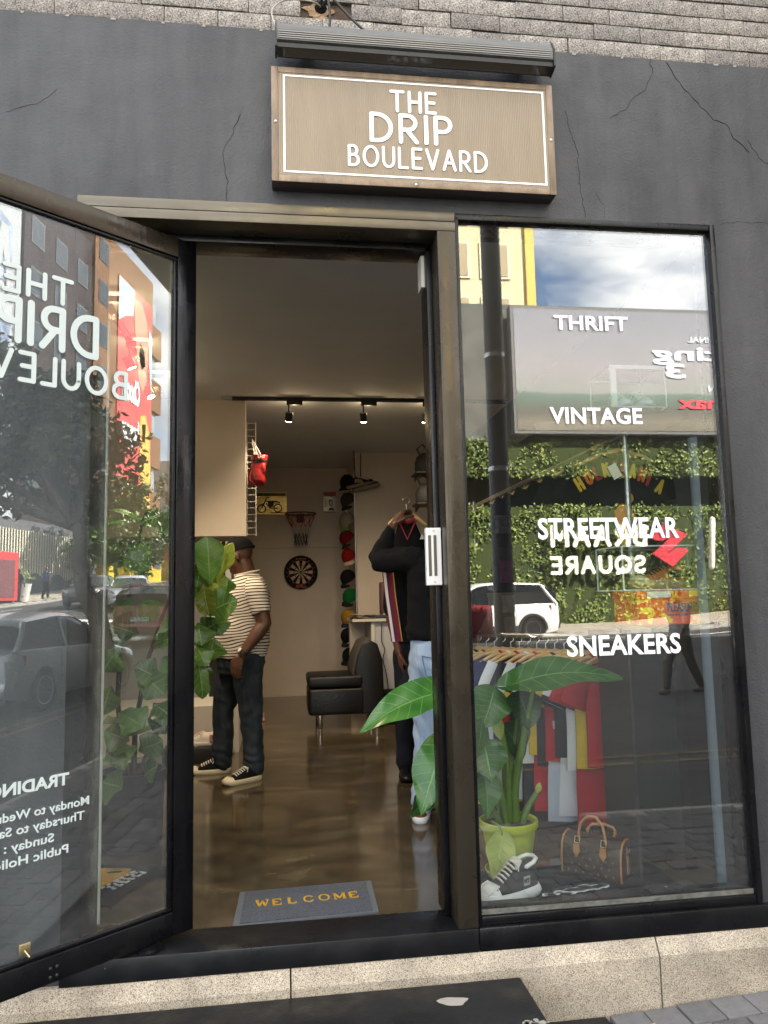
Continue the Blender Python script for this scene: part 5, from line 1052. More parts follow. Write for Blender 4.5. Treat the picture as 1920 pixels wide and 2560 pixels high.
for i in range(12):
    s_ = stems[i % 3]; k = random.randint(1, len(s_)-1); p = Vector(s_[k]); a = random.uniform(0,6.28); tp = p+Vector((.19*math.cos(a), .19*math.sin(a), random.uniform(-.08,.12)))
    leaf(FP, p, tp, random.uniform(.14,.18), (0,-.2,1), FIG, shape='fig', bend=.1, seed=i)

PP = thing('philodendron', 'broad leaved green plant in a yellow green pot inside the shop window', 'potted plant', (0,0,0))
LIME = mat('lime_plastic', (.40,.47,.03), .4, bump=.05, bscale=40)
pc = (1.035,.665,0)
q = MB(); q.lathe([(.001,.022),(.088,.022),(.093,.03),(.122,.215),(.132,.217),(.136,.225),(.136,.252),(.130,.256),(.122,.250),(.118,.225),(.001,.225)], pc, 36); q.build('pot', LIME, PP, 35)
q = MB(); q.lathe([(.001,.0),(.10,.0),(.118,.035),(.112,.037),(.096,.012),(.001,.012)], pc, 30); q.build('saucer', LIME, PP, 40)
q = MB(); q.lathe([(.001,.226),(.117,.226),(.117,.232),(.001,.243)], pc, 20); q.build('soil', SOIL, PP, 60)
STEM = mat('green_stem', (.10,.17,.03), .4, vary=.3, vscale=12)
def stem(pts, r0, r1):
    n_ = len(pts)-1; q = MB(); P = []; rr = []
    pts = [Vector(p) for p in pts]
    for i in range(n_):
        p0, p1, p2, p3 = pts[max(i-1,0)], pts[i], pts[i+1], pts[min(i+2,n_)]
        for k in range(6): t = k/6; P.append(.5*((2*p1)+(p2-p0)*t+(2*p0-5*p1+4*p2-p3)*t*t+(3*p1-p0-3*p2+p3)*t**3)); rr.append(r0+(r1-r0)*(i+t)/n_)
    P.append(pts[-1]); rr.append(r1); q.tube(P, rr, 9); q.build('stalk', STEM, PP, 60)
Bp = lambda dx, dy=0: Vector((pc[0]+dx, pc[1]+dy, .235))
stem([Bp(.035),V(1112,1700,.66),V(1130,1600,.62),V(1152,1492,.58)], .026, .011)
stem([Bp(.0),V(1095,1650,.64),V(1078,1560,.62),V(1065,1525,.6)], .020, .009)
stem([Bp(-.015,-.02),V(1075,1690,.6),V(1048,1640,.58)], .022, .010)
stem([Bp(-.02,.01),V(1080,1740,.68),V(1045,1700,.68),V(1000,1600,.66),V(955,1505,.62)], .020, .009)
stem([Bp(.0,.02),V(1088,1650,.68),V(1080,1560,.68),V(1072,1480,.66)], .014, .008)
stem([Bp(-.04,-.02),V(1060,1740,.58),V(1020,1640,.56),V(965,1600,.55)], .014, .008)
stem([Bp(.06,-.01),V(1140,1745,.66),V(1160,1712,.66)], .020, .012)
stem([Bp(.02,.0),V(1105,1650,.7),V(1118,1560,.7),V(1125,1500,.68)], .014,.008)
stem([Bp(-.07,-.06),V(1062,1775,.55),V(1078,1785,.53),V(1085,1805,.52)], .006, .004)
leaf(PP, V(975,1492,.60), V(776,1580,.52), .225, (.15,-.55,.85), PHI, bend=.10, fold=.16, wav=.022, seed=1, nu=30, nv=16)
leaf(PP, V(962,1598,.55), V(908,1762,.48), .215, (-.55,-1,.1), PHI, bend=.05, fold=.18, wav=.03, seed=2.2, nu=28, nv=16)
leaf(PP, V(930,1700,.56), V(886,1768,.55), .11, (.5,-1,.2), PHID, bend=.05, fold=.2, wav=.02, seed=3)
leaf(PP, V(1098,1482,.60), V(1352,1466,.50), .235, (-.05,-.55,.85), PHI, bend=.11, fold=.10, wav=.02, seed=4.1, nu=32, nv=16)
leaf(PP, V(1066,1492,.62), V(1040,1575,.55), .21, (.2,-1,.25), PHI, bend=.08, fold=.12, wav=.03, seed=5)
leaf(PP, V(1122,1500,.64), V(1142,1578,.58), .20, (.25,-1,.3), PHID, bend=.08, fold=.22, wav=.03, seed=6)
leaf(PP, V(1082,1600,.60), V(1068,1535,.60), .055, (-.2,-1,.1), PHIY, shape='lance', bend=.03, fold=.25, wav=.01, seed=7)
leaf(PP, V(1046,1605,.56), V(1062,1690,.47), .20, (-.2,-1,.3), PHI, bend=.07, fold=.14, wav=.03, seed=8)
leaf(PP, V(1040,1560,.55), V(1030,1630,.47), .12, (.8,-1,.2), PHI, bend=.04, fold=.12, seed=9.5)
leaf(PP, V(1046,1672,.56), V(1054,1768,.50), .15, (.3,-1,.1), PHI, bend=.05, fold=.16, wav=.03, seed=9)
leaf(PP, V(1086,1803,.52), V(1068,1905,.49), .135, (-.1,-1,.12), PHIY, bend=.04, fold=.18, wav=.03, seed=10)
leaf(PP, V(1090,1570,.72), V(1130,1640,.7), .2, (.25,-1,.3), PHID, bend=.08, fold=.22, wav=.03, seed=16)
leaf(PP, V(1160,1714,.66), V(1166,1690,.66), .03, (-.2,-1,.1), PHIY, shape='lance', seed=2)

# ------------------------------------------------------------------ things in the window
SHW = mat('white_shell_rubber', (.76,.77,.77), .45)
WS = thing('sneaker', 'chunky black and white sneaker with ribbed shell toe on the window rug', 'sneaker', (.985,.395,.0125), R(203))
put_parts(shoe_mesh(.285,.118,.045,1,True,SHW,mat('washed_black_canvas', (.035,.035,.037), .85, bump=.3, bscale=300),LACE,SHW,.145), WS)
for k in range(7):
    y = -.042+k*.014; q = MB(); q.tube([(.128,y*.9,.077),(.155,y*.95,.068),(.178,y*.75,.050)], .0042, 6, round_=True); q.build('toe_rib', SHW, WS, 60)
q = MB(); q.tube([(-.02,.040,.128),(-.06,.040,.140),(-.085,.028,.148),(-.093,0,.150),(-.085,-.028,.148),(-.06,-.040,.140),(-.02,-.040,.128)], .009, 8, round_=True); q.build('heel_collar', SHW, WS, 60); q = MB(); q.rings([[Vector((.035-.03*t, y, .125+.04*t-.012*abs(y/.03)**2)) for y in (-.03,-.02,0,.02,.03)]+[Vector((.024-.03*t, y, .123+.04*t-.012*abs(y/.03)**2)) for y in (.03,.02,0,-.02,-.03)] for t in (0,.5,1)]); q.build('tongue', LACE, WS, 60)
q = MB(); q.box(-.03,.005,.0485,.0505,.058,.095, M=Matrix.Rotation(0,4,'Z')); q.box(-.03,.005,-.0505,-.0485,.058,.095); q.build('side_patch', mat('patch_grey', (.35,.35,.35), .7), WS)
text_obj('patch_lettering', 'MY', mat('patch_dark', (.02,.02,.02), .6), WS, (.003,.0508,.068), ux=(-1,0,0), h=.016, width=.028, bold=.05)

HB = thing('handbag', 'small brown patterned handbag with tan handles in the shop window', 'handbag', (1.43,.60,.0), R(-44))
BROWN = mat('coated_brown_canvas', (.036,.021,.013), .45, bump=.2, bscale=350); TAN = mat('tan_leather', (.36,.165,.05), .5, bump=.15, bscale=120, vary=.25, vscale=10)
prof = [(-.078,.005),(-.082,.03),(-.080,.09),(-.070,.135),(-.045,.165),(-.012,.176),(.012,.176),(.045,.165),(.070,.135),(.080,.09),(.082,.03),(.078,.005)]
q = MB(); q.rings([[Vector((x,y*s,.002+(z)*(1-.0*s))) for y, z in prof] for x, s in ((-.142,.86),(-.138,.97),(-.12,1),(0,1.03),(.12,1),(.138,.97),(.142,.86))]); q.build('bag_body', BROWN, HB, 50)
for x in (-.139,.139):
    q = MB(); q.tube([Vector((x,y*.985,.002+z)) for y, z in prof], .0045, 6); q.build('piping', TAN, HB, 60)
q = MB()
for r_ in range(4):
    for k in range(7):
        x = -.105+k*.035+(.0175 if r_ % 2 else 0); z = .03+r_*.031
        if x > .115: continue
        for sy in (-1,1):
            y = sy*(.0853-.0012*abs(r_-1)*2 if r_ < 3 else .0775)
            s = .0075
            pts = [(x-s,z),(x,z+s),(x+s,z),(x,z-s)] if (r_+k) % 2 else [(x-s*.8,z-s*.35),(x-s*.3,z+s*.8),(x+s*.3,z+s*.8),(x+s*.8,z-s*.35),(x,z-s*.8)]
            q.prism([(a,y,c_) for a, c_ in pts], (0,sy*.0012,0))
q.build('print_marks', mat('bag_gold_print', (.14,.095,.04), .5), HB)
for sy in (-1,1):
    q = MB(); q.tube([(-.062,sy*.05,.150),(-.062,sy*.052,.19),(-.052,sy*.046,.235),(-.02,sy*.040,.268),(.02,sy*.040,.268),(.052,sy*.046,.235),(.062,sy*.052,.19),(.062,sy*.05,.150)] if sy < 0 else [(-.062,.05,.150),(-.066,.075,.18),(-.05,.09,.195),(0,.10,.20),(.05,.09,.195),(.066,.075,.18),(.062,.05,.150)], .0065, 8); q.build('handle', TAN, HB, 60)
    for x in (-.062,.062):
        q = MB(); y = sy*.083; q.prism([(x-.014,y*.97,.148),(x+.014,y*.97,.148),(x+.016,y*1.04,.115),(x,y*1.05,.092),(x-.016,y*1.04,.115)], (0,sy*.003,0)); q.build('handle_tab', TAN, HB)
        q = MB(); q.tube([(x-.012,y*.93,.152),(x+.012,y*.93,.152),(x+.012,y*.8,.178),(x-.012,y*.8,.178),(x-.012,y*.93,.152)], .0022, 5); q.build('buckle', BRASS, HB)
q = MB(); q.prism([(.1425,-.012,.03),(.1425,.012,.03),(.1425,.012,.15),(.1425,-.012,.15)], (.004,0,0)); q.build('side_strap', TAN, HB); q = MB(); q.tube([(.149,-.016,.125),(.149,.016,.125),(.149,.016,.15),(.149,-.016,.15),(.149,-.016,.125)], .002, 5); q.build('buckle', BRASS, HB)

# garments
def shirt_mesh(name, mats_, w=.52, h=.56, sleeve=.20, th=.022, seed=0):
    """short sleeved shirt hanging flat, local x across, z down from the neck, y thickness"""
    q = MB(); hw_ = w*.36
    outl = [(-.075,0),(-.16,-.028),(-hw_-.02,-.06)]
    def shell(fn, nx, nz, mi=0):
        for sg in (1,-1):
            q.grid(lambda u, v: fn(u, v, sg), nx, nz, mi)
    def body(u, v, sg):
        x = (2*u-1); top = -.015-.05*abs(x)**1.3 if abs(x) > .25 else -.03+.02*(abs(x)/.25)
        wdt = hw_*(1-.04*math.sin(v*3)); z = top*(1-v)-h*v; y = sg*th*(math.sqrt(max(0,1-x*x))+.08)*(1+.3*v)+.014*noise.noise(Vector((x*2.2+seed,seed*1.3,z*3)))*(.4+v)
        return Vector((x*wdt, y, z))
    shell(body, 12, 10)
    for s in (-1,1):
        a = Vector((s*hw_*.93,0,-.10)); d = Vector((s*.42,0,-.91)).normalized(); pr_ = Vector((s*.91,0,.42))
        def slv(u, v, sg):
            wd = .075+.012*v; p = a+Vector((0,0,.035))+d*(sleeve*v)+pr_*((u-.5)*2*wd*.9)*(1 if True else 1); x = 2*u-1
            return Vector((p.x, sg*th*.9*math.sqrt(max(0,1-x*x))+.006*noise.noise(Vector((p.x*9+seed,seed,p.z*8))), p.z))
        shell(slv, 5, 5, 1)
        q.grid(lambda u, v: slv(u, .86+.14*v, 1)+Vector((0,.0015,0)), 5, 1, 2); q.grid(lambda u, v: slv(u, .86+.14*v, -1)-Vector((0,.0015,0)), 5, 1, 2)
    q.tube([(.078*math.cos(a), .03*math.sin(a), -.012+.016*math.cos(2*a)) for a in [6.28318*i/16 for i in range(17)]], .009, 5, 2)
    return q.mesh(name, mats_, 180)
def hanger_parts(parent, M=None):
    q = MB(); q.tube([(-.20,0,-.055),(-.12,0,-.018),(-.03,0,.004),(0,0,.012),(.03,0,.004),(.12,0,-.018),(.20,0,-.055)], [.007,.012,.015,.015,.015,.012,.007], 8, round_=True)
    o = q.build('bar', WOOD, parent, 60)
    q = MB(); q.tube([(0,0,.01),(0,0,.05)]+[(.018*math.cos(a),0,.072+.018*math.sin(a)) for a in [R(-90+250*i/9) for i in range(10)]], .0022, 5); o2 = q.build('hook', STEEL, parent, 60)
    if M: o.matrix_local = M; o2.matrix_local = M
def pm(c): return mat('cloth_%02d%02d%02d' % tuple(int(x*99) for x in c), c, .85, bump=.2, bscale=250)
RK = thing('clothes_rail', 'low metal clothes rail packed with colourful football shirts in the window', 'clothes rail', (0,0,0))
ra, rb = Vector((1.74,.93,1.055)), Vector((.98,1.86,1.055)); rd = (rb-ra).normalized()
q = MB(); q.tube([ra-rd*.03, rb+rd*.05], .013, 10); q.build('rail', STEEL, RK, 60)
for p in (ra, rb):
    q = MB(); q.tube([p, (p.x,p.y,.02)], .013, 10); q.tube([(p.x-.18,p.y-.1,.015),(p.x+.18,p.y+.1,.015)], .013, 8); q.build('upright', STEEL, RK, 60)
W_, R_, K_, Y_, N_, G_, GR_ = (.70,.71,.74), (.42,.015,.025), (.018,.018,.022), (.62,.42,.03), (.015,.025,.09), (.02,.14,.06), (.35,.35,.36)
shirts = [(R_,R_,R_,'bright red shirt with a gold number at the near end of the low rail'),(Y_,R_,R_,'yellow shirt with red banded sleeves second on the low rail'),(W_,W_,K_,'white shirt with black cuffs third on the low rail'),(K_,Y_,K_,'black shirt with yellow sleeves fourth on the low rail'),(R_,R_,Y_,'red shirt with yellow cuffs fifth on the low rail'),(K_,W_,K_,'black shirt with white sleeves sixth on the low rail'),(Y_,K_,Y_,'yellow shirt with black sleeves on the low rail'),(W_,W_,R_,'white shirt with red cuffs on the low rail'),(K_,K_,W_,'black shirt with white cuffs on the low rail'),(R_,W_,R_,'red shirt with white sleeves on the low rail'),(N_,N_,W_,'navy shirt with white cuffs on the low rail'),(W_,N_,R_,'white shirt with navy sleeves on the low rail'),(G_,G_,Y_,'green shirt with yellow cuffs on the low rail'),(K_,K_,R_,'black shirt with red cuffs on the low rail'),(GR_,GR_,K_,'grey shirt with black cuffs on the low rail'),(R_,K_,W_,'red shirt with black sleeves on the low rail'),(W_,GR_,W_,'white shirt with grey sleeves on the low rail'),(N_,R_,W_,'navy shirt with red sleeves near the far end of the low rail'),(W_,W_,N_,'white shirt with navy cuffs near the far end of the low rail'),(K_,K_,K_,'plain black shirt at the far end of the low rail')]
nrm_rot = math.atan2(rd.y, rd.x)-math.pi/2
for i, (b_, s_, c_, lab) in enumerate(shirts):
    p = ra+rd*(.03+i*.058); T = thing('football_shirt', lab, 'shirt', (p.x,p.y,p.z-.095), R(random.uniform(-7,7))+R(4), 'shirts on the low rail')
    o = bpy.data.objects.new('cloth', shirt_mesh('cloth', [pm(b_),pm(s_),pm(c_)], seed=i*3.1, h=random.uniform(.53,.60))); C.objects.link(o); o.parent = T
    H = thing('shirt_hanger', 'wooden hanger under the '+' '.join(lab.replace('low rail','rail').split()[:12]), 'hanger', T.location, T.rotation_euler.z, 'hangers on the low rail'); hanger_parts(H)
    if i == 0:
        mb = strokes('8', (-.11,-.036,-.30), (1,0,0), (0,0,1), .15, .085, .12, .2, .003); mb.build('number', mat('number_gold', (.20,.16,.05), .7), T, 60)
        q = MB(); q.tube([(-.13,-.034,-.12),(-.10,-.036,-.105),(-.07,-.036,-.12),(-.10,-.036,-.135),(-.13,-.034,-.12)], .003, 5); q.build('diamond_logo', mat('number_gold', (.20,.16,.05), .7), T)
    if i == 1:
        for s in (-1,1):
            for k in range(2): 
                q = MB(); q.box(-.06,.06,-.026,.026,-.10-.08*k,-.065-.08*k, M=Matrix.Translation((s*.185,0,-.075)) @ Matrix.Rotation(s*-.43,4,'Y')); q.build('sleeve_band', pm(R_), T)
# lower hanging row
RK2 = thing('clothes_rail', 'lowest clothes rail with shorts and tops hanging under the football shirts', 'clothes rail', (0,0,0))
la, lb_ = Vector((1.74,.99,.60)), Vector((1.02,1.86,.60)); q = MB(); q.tube([la,lb_], .011, 8); q.build('rail', STEEL, RK2, 60)
low = [(R_,'red'),(W_,'white'),((.45,.50,.62),'pale blue'),(R_,'second red'),(K_,'black'),(W_,'second white'),(GR_,'grey'),(N_,'navy'),((.25,.02,.04),'maroon'),(Y_,'yellow'),(G_,'green'),(W_,'third white')]
for i, (c_, nm) in enumerate(low):
    p = la+rd*(.03+i*.082); T = thing('hanging_shorts', nm+' garment in the bottom row below the football shirts', 'garment', (p.x,p.y,p.z), R(random.uniform(-8,8)), 'garments in the bottom row')
    hh = random.uniform(.42,.52)
    q = cloth_panel([(-.20,-.02),(-.215,-.2),(-.23,-hh)],[(.18,-.02),(.19,-.2),(.205,-hh)], 0, 8, 8, .03, i*2.7, .02); q.build('cloth', pm(c_), T, 180)
    q = MB(); q.box(-.19,.17,-.012,.012,-.03,.012); q.build('waistband', pm(K_ if i % 2 else W_), T)

# upper rail with wooden hangers and dark tops
RK3 = thing('clothes_rail', 'high galvanised clothes rail carrying wooden hangers behind the window', 'clothes rail', (0,0,0))
q = MB(); q.tube([(1.825,.86,2.13),(1.825,4.2,2.13)], .014, 10); q.build('rail', STEEL, RK3, 60)
q = MB(); q.tube([(1.825,.9,1.12),(1.825,.9,2.17)], .0155, 12); q.ball((1.825,.9,2.175), .024, .024, .024, 7); q.build('pole', mat('galvanised', (.42,.44,.42), .4, .8, vary=.4, vscale=30), RK3, 60)
q = MB(); q.tube([(1.825,4.15,.02),(1.825,4.15,2.17)], .0155, 12); q.build('pole', STEEL, RK3, 60)
proto = None
for i in range(34):
    lab = ('first wooden hanger beside the galvanised pole on the high rail' if i == 0 else 'wooden hanger in the packed row along the high rail')
    if proto is None: proto = thing('rail_hanger', lab, 'hanger', (1.825,.97,2.045), 0, 'hangers on the high rail'); hanger_parts(proto)
    else:
        c_ = copy_tree(proto); c_['label'] = lab; c_.location = (1.825+random.uniform(-.01,.01), .97+i*.092+random.uniform(-.015,.015), 2.045); c_.rotation_euler.z = R(random.uniform(-16,10))
BK = mat('black_tee_cotton', (.005,.005,.006), .92, bump=.2, bscale=300)
tee = shirt_mesh('cloth', [BK,BK,BK], w=.62, h=.72, seed=9, th=.03)
tops = []
for i in range(9):
    T = thing('hanging_tee', ['black t-shirt with a flaming wrestling print facing the window on the high rail'][0] if i == 0 else 'plain black top hanging along the high rail', 't-shirt', (1.79,.955+i*.27+(.05 if i else 0),2.02), R(-4 if i == 0 else random.uniform(-12,8)), 'black tops on the high rail')
    o = bpy.data.objects.new('cloth', tee); C.objects.link(o); o.parent = T; tops.append(T)
T = tops[0]
FL1, FL2, FL3 = mat('print_yellow', (.62,.42,.04), .8), mat('print_orange', (.55,.14,.02), .8), mat('print_red', (.35,.02,.02), .8)
for i, ch in enumerate('HULKAMANIA'):
    a = (i-4.5)/4.5; x = a*.20; z = -.20+.085*(1-a*a); ang = -a*.5
    ux = Vector((math.cos(ang),0,math.sin(ang))); uz = Vector((-math.sin(ang),0,math.cos(ang)))
    strokes(ch, Vector((x-.014,-.040,z)), ux, uz, .082, .040 if ch != 'I' else None, .10, .2, .003).build('print_letter', [FL1,FL2,FL3][i % 3], T, 60)
q = MB(); q.prism([(.02+.05*math.cos(a)*(1+.25*math.sin(5*a)),-.040,-.36+.11*math.sin(a)*(1+.12*math.sin(3*a))) for a in [6.28318*k/26 for k in range(26)]], (0,-.002,0)); q.build('print_blob', FL2, T)
q = MB(); q.prism([(.0+.028*math.cos(a),-.0425,-.44+.05*math.sin(a)*(1+.2*math.sin(4*a))) for a in [6.28318*k/20 for k in range(20)]], (0,-.002,0)); q.prism([(.05+.022*math.cos(a),-.0425,-.235+.028*math.sin(a)) for a in [6.28318*k/14 for k in range(14)]], (0,-.002,0)); q.build('print_patch', FL1, T)
PT = thing('price_tag', 'white paper price tag dangling from the hangers left of the pole', 'tag', tuple(at(1328,1018,.84))); q = MB(); q.box(-.026,.026,0,.001,-.038,.038, M=Matrix.Rotation(R(-28),4,'Y')); q.build('card', LACE, PT); q = MB(); q.tube([(.01,0,.035),(.05,.06,.10)], .0008, 4); q.build('string', LACE, PT)
BP = tag(MB().bbox(1.70,1.96,.78,.83,0,1.02,b=.004).build('display_panel', mat('black_board', (.012,.012,.013), .7), None, 40), 'black upright display panel right of the football shirts', 'screen')  # black display panel covering the right side of the near shirts
q = MB(); q.lathe([(.042,0),(.042,1.98)], (1.905,.33,0), 20, cap=False); q.tube([(1.905,.33,1.98),(1.905,.33,1.99)], .042, 20); tag(q.build('pale_reflection_bar', mat('pale_reflection_blue', (.13,.165,.195), .5), None, 60), 'added pale blue upright imitating a reflected band at the right end of the window', 'stand-in')  # added upright, stands in for a pale reflection in the glass

# orange shoe box with clear drop-front box on it, on a shelf
WSH = thing('window_shelf', 'dark narrow shelf holding the orange shoe box behind the glass', 'shelf', (0,0,0)); q = MB(); q.bbox(1.50,2.098,.42,.80,1.118,1.136,b=.002); q.build('board', mat('smoked_board', (.03,.03,.03), .3), WSH)
for x in (1.56,2.0): q = MB(); q.bbox(x,x+.015,.44,.78,.02,1.1175,b=.002); q.build('support', BLKM, WSH)
OB = thing('shoe_box', 'orange shoe box with yellow patches and black lettering on the window shelf', 'shoe box', (0,0,0))
ORG = mat('box_orange', (.62,.085,.012), .45); N, L, b = nodes_of(ORG)
t = N.new('ShaderNodeTexCoord'); n = N.new('ShaderNodeTexNoise'); n.inputs['Scale'].default_value = 17; n.inputs['Detail'].default_value = 2.5; n.inputs['Distortion'].default_value = .6; L(t.outputs['Object'], n.inputs['Vector'])
r = N.new('ShaderNodeValToRGB'); r.color_ramp.interpolation = 'CONSTANT'; r.color_ramp.elements[0].color = (.80,.11,.014,1); r.color_ramp.elements[1].position = .545; r.color_ramp.elements[1].color = (.90,.62,.03,1); L(n.outputs['Fac'], r.inputs[0]); L(r.outputs[0], b.inputs['Base Color'])
q = MB(); q.bbox(1.615,2.03,.425,.68,1.137,1.255,b=.003); q.build('box_body', ORG, OB); q = MB(); q.bbox(1.610,2.035,.420,.685,1.2555,1.292,b=.003); q.build('lid', ORG, OB)
text_obj('box_lettering', 'PLEASURES', mat('box_black', (.012,.012,.012), .5), OB, (1.755,.4185,1.195), h=.042, width=.155, bold=.02)
text_obj('box_lettering', 'step art feelin better', mat('box_black', (.012,.012,.012), .5), OB, (1.755,.4185,1.178), h=.010, width=.155, bold=.02)
q = MB(); q.box(1.66,1.775,.4185,.4195,1.262,1.290); q.build('white_label', LACE, OB)
AB = thing('clear_box', 'clear plastic display box with an orange sneaker on the orange shoe box', 'display box', (0,0,0))
ACR = glass_mat('clear_acrylic', .05, (.93,.96,.96)); EDG = mat('acrylic_edge', (.55,.60,.63), .3)
def clear_box(par, x0, x1, y0, y1, z0, z1):
    q = MB(); e = .003
    q.box(x0,x1,y0,y0+e,z0,z1); q.box(x0,x1,y1-e,y1,z0,z1); q.box(x0,x0+e,y0+e,y1-e,z0,z1); q.box(x1-e,x1,y0+e,y1-e,z0,z1); q.box(x0+e,x1-e,y0+e,y1-e,z1-e,z1); q.build('panel', ACR, par)
    q = MB()
    for x in (x0,x1):
        for y in (y0,y1): q.tube([(x,y,z0),(x,y,z1)], .004, 5)
        for z in (z0,z1): q.tube([(x,y0,z),(x,y1,z)], .004, 5)
    for y in (y0,y1):
        for z in (z0,z1): q.tube([(x0,y,z),(x1,y,z)], .004, 5)
    q.build('edge', EDG, par)
clear_box(AB, 1.555, 2.04, .43, .72, 1.297, 1.50)
OS = thing('sneaker', 'orange and black sneaker inside the clear box on the orange shoe box', 'sneaker', (1.84,.56,1.302), R(188)); put_parts(shoe_mesh(.30,.11,.04,1,True,mat('tan_sole', (.45,.30,.17), .6),mat('orange_upper', (.50,.12,.02), .7),BLKCANVAS,mat('cream_toe', (.60,.50,.32), .6),.11), OS)
q = MB(); q.box(-.08,.03,-.058,.058,.055,.085); q.build('black_panel', BLKCANVAS, OS)
# high shelf with a clear box holding a pair
HS = thing('high_shelf', 'dark wedge shaped shelf high behind the window', 'shelf', (0,0,0)); q = MB(); q.prism([(1.30,.80,2.165),(1.66,.72,2.235),(2.098,.72,2.215),(2.098,.72,2.17),(1.95,.72,2.15),(1.30,.80,2.12)], (0,.34,0)); q.build('board', mat('dark_brown_board', (.05,.04,.032), .5), HS)
CB = thing('clear_box', 'clear framed display box with a pair of white sneakers on the high shelf', 'display box', (0,0,0)); clear_box(CB, 1.70, 1.99, .74, 1.02, 2.24, 2.45)
q = MB(); q.box(1.69,1.72,.735,.75,2.24,2.46); q.box(1.721,1.99,.735,.75,2.44,2.46); q.build('white_frame', EDG, CB)
for i, x in enumerate((1.79,1.91)):
    S2 = thing('sneaker', ['white sneaker left of its pair in the high clear box','white sneaker right of its pair in the high clear box'][i], 'sneaker', (x,.90,2.243), R(-95), 'pair of white sneakers in the high box'); put_parts(shoe_mesh(.24,.09,.03,0,True,mat('cool_white', (.62,.64,.66), .5),mat('grey_upper', (.22,.23,.25), .7),LACE,None,.10), S2)

# low black box with a pink sneaker, blue box behind the glass door
DBX = tag(MB().bbox(-.95,-.43,3.46,3.80,0,.12,b=.004).build('display_block', mat('black_block', (.014,.013,.013), .6), None, 40), 'low black block on the floor under the pink and white sneaker', 'block')
PSN = thing('sneaker', 'pink white and green sneaker standing on the low black block', 'sneaker', (-.63,3.58,.121), R(172)); put_parts(shoe_mesh(.30,.11,.035,0,True,mat('white_midsole', (.70,.66,.62), .6),mat('white_leather', (.62,.56,.50), .55),mat('pink_lace', (.55,.42,.38), .8),mat('pink_leather', (.50,.24,.22), .55),.11), PSN)
q = MB(); q.prism([(-.03,-.058,.06),(.0,-.058,.05),(.09,-.052,.085),(.02,-.058,.068),(-.02,-.058,.075)], (0,-.003,0)); q.build('green_swoosh', mat('dark_green', (.008,.06,.03), .5), PSN)
q = MB(); q.box(-.10,-.05,-.058,.058,.04,.09); q.build('heel_panel', mat('pink_leather', (.50,.24,.22), .55), PSN)
tag(MB().bbox(-.98,-.80,2.0,2.25,.0,.22,b=.004).build('blue_box', mat('blue_card', (.03,.14,.30), .5), None, 40), 'blue cardboard box behind the plant pot', 'box')

# ------------------------------------------------------------------ street
def zr(x, y):
    z = -.44 + (.055*x if x < 0 else .01*min(x,12)) + (.07*min(max(x-12,0),40))
    if x > 52: z += .03*min(x-52,150)
    s = min(1,max(0,(-y-7)/11)); return z + .34*s*s*(3-2*s)*(1 if x < 20 else max(0,1-(x-20)/15))
def zp(x):
    a = -.334+.055*x
    if x <= 2.2: return a
    return max(-.213, zr(x,-2.3)+.14)
ASPH = mat('asphalt', (.055,.055,.056), .85, bump=.5, bscale=180, vary=.35, vscale=1.2)
PAVEM = mat('grey_paver', (.15,.146,.146), .8, bump=.35, bscale=120); N, L, b = nodes_of(PAVEM)
oi = N.new('ShaderNodeObjectInfo'); k = N.new('ShaderNodeMapRange'); k.inputs[3].default_value = .8; k.inputs[4].default_value = 1.2; L(oi.outputs['Random'], k.inputs[0])
t = N.new('ShaderNodeTexCoord'); n = N.new('ShaderNodeTexNoise'); n.inputs['Scale'].default_value = 14; n.inputs['Detail'].default_value = 7; L(t.outputs['Object'], n.inputs['Vector']); k2 = N.new('ShaderNodeMapRange'); k2.inputs[1].default_value = .3; k2.inputs[2].default_value = .75; k2.inputs[3].default_value = .78; k2.inputs[4].default_value = 1.15; L(n.outputs['Fac'], k2.inputs[0])
mm = N.new('ShaderNodeMath'); mm.operation = 'MULTIPLY'; L(k.outputs[0], mm.inputs[0]); L(k2.outputs[0], mm.inputs[1]); h = N.new('ShaderNodeHueSaturation'); h.inputs['Color'].default_value = (.14,.137,.137,1); L(mm.outputs[0], h.inputs['Value']); L(h.outputs[0], b.inputs['Base Color'])
def sheet(name, xs, ys, fz, m_, kind='structure', par=None):
    q = MB(); w_ = len(xs); q.add([(x,y,fz(x,y)) for y in ys for x in xs], [(j*w_+i,j*w_+i+1,(j+1)*w_+i+1,(j+1)*w_+i) for j in range(len(ys)-1) for i in range(w_-1)])
    o = q.build(name, m_, par, 180)
    if not par: o['kind'] = kind
    return o
XS = [-300,-150,-80,-40,-20,-10,-5,-3,-2,-1,0,1,2,3,4,6,8,10,12,14,16,18,20,23,26,30,35,40,46,52,60,80,120,200,300]
sheet('ground', XS, [-300,-150,-80,-40,-26], lambda x,y: zr(x,-26)-.1, mat('far_ground', (.16,.15,.13), .9, vary=.3, vscale=.2))
sheet('road', XS, [-26.5,-22,-19.2,-18,-16,-14,-12,-10,-8,-6,-4,-2.2], lambda x,y: zr(x,y)-.0, ASPH)
WLINE = mat('road_white', (.55,.55,.53), .8, vary=.4, vscale=6); YLINE = mat('road_yellow', (.11,.09,.05), .8, vary=.9, vscale=8)
def strip(name, x0, x1, y0, y1, m_, n_=12, alongx=True):
    xs = [x0+(x1-x0)*i/n_ for i in range(n_+1)] if alongx else [x0,x1]; ys = [y0,y1] if alongx else [y0+(y1-y0)*i/n_ for i in range(n_+1)]
    o = sheet(name, xs, ys, lambda x,y: zr(x,y)+.005, m_); return o
strip('road_marking', 2.2, 16, -4.42, -4.32, YLINE); strip('road_marking', 2.2, 16, -4.72, -4.62, YLINE); strip('road_marking', 6, 30, -17.4, -17.28, WLINE)
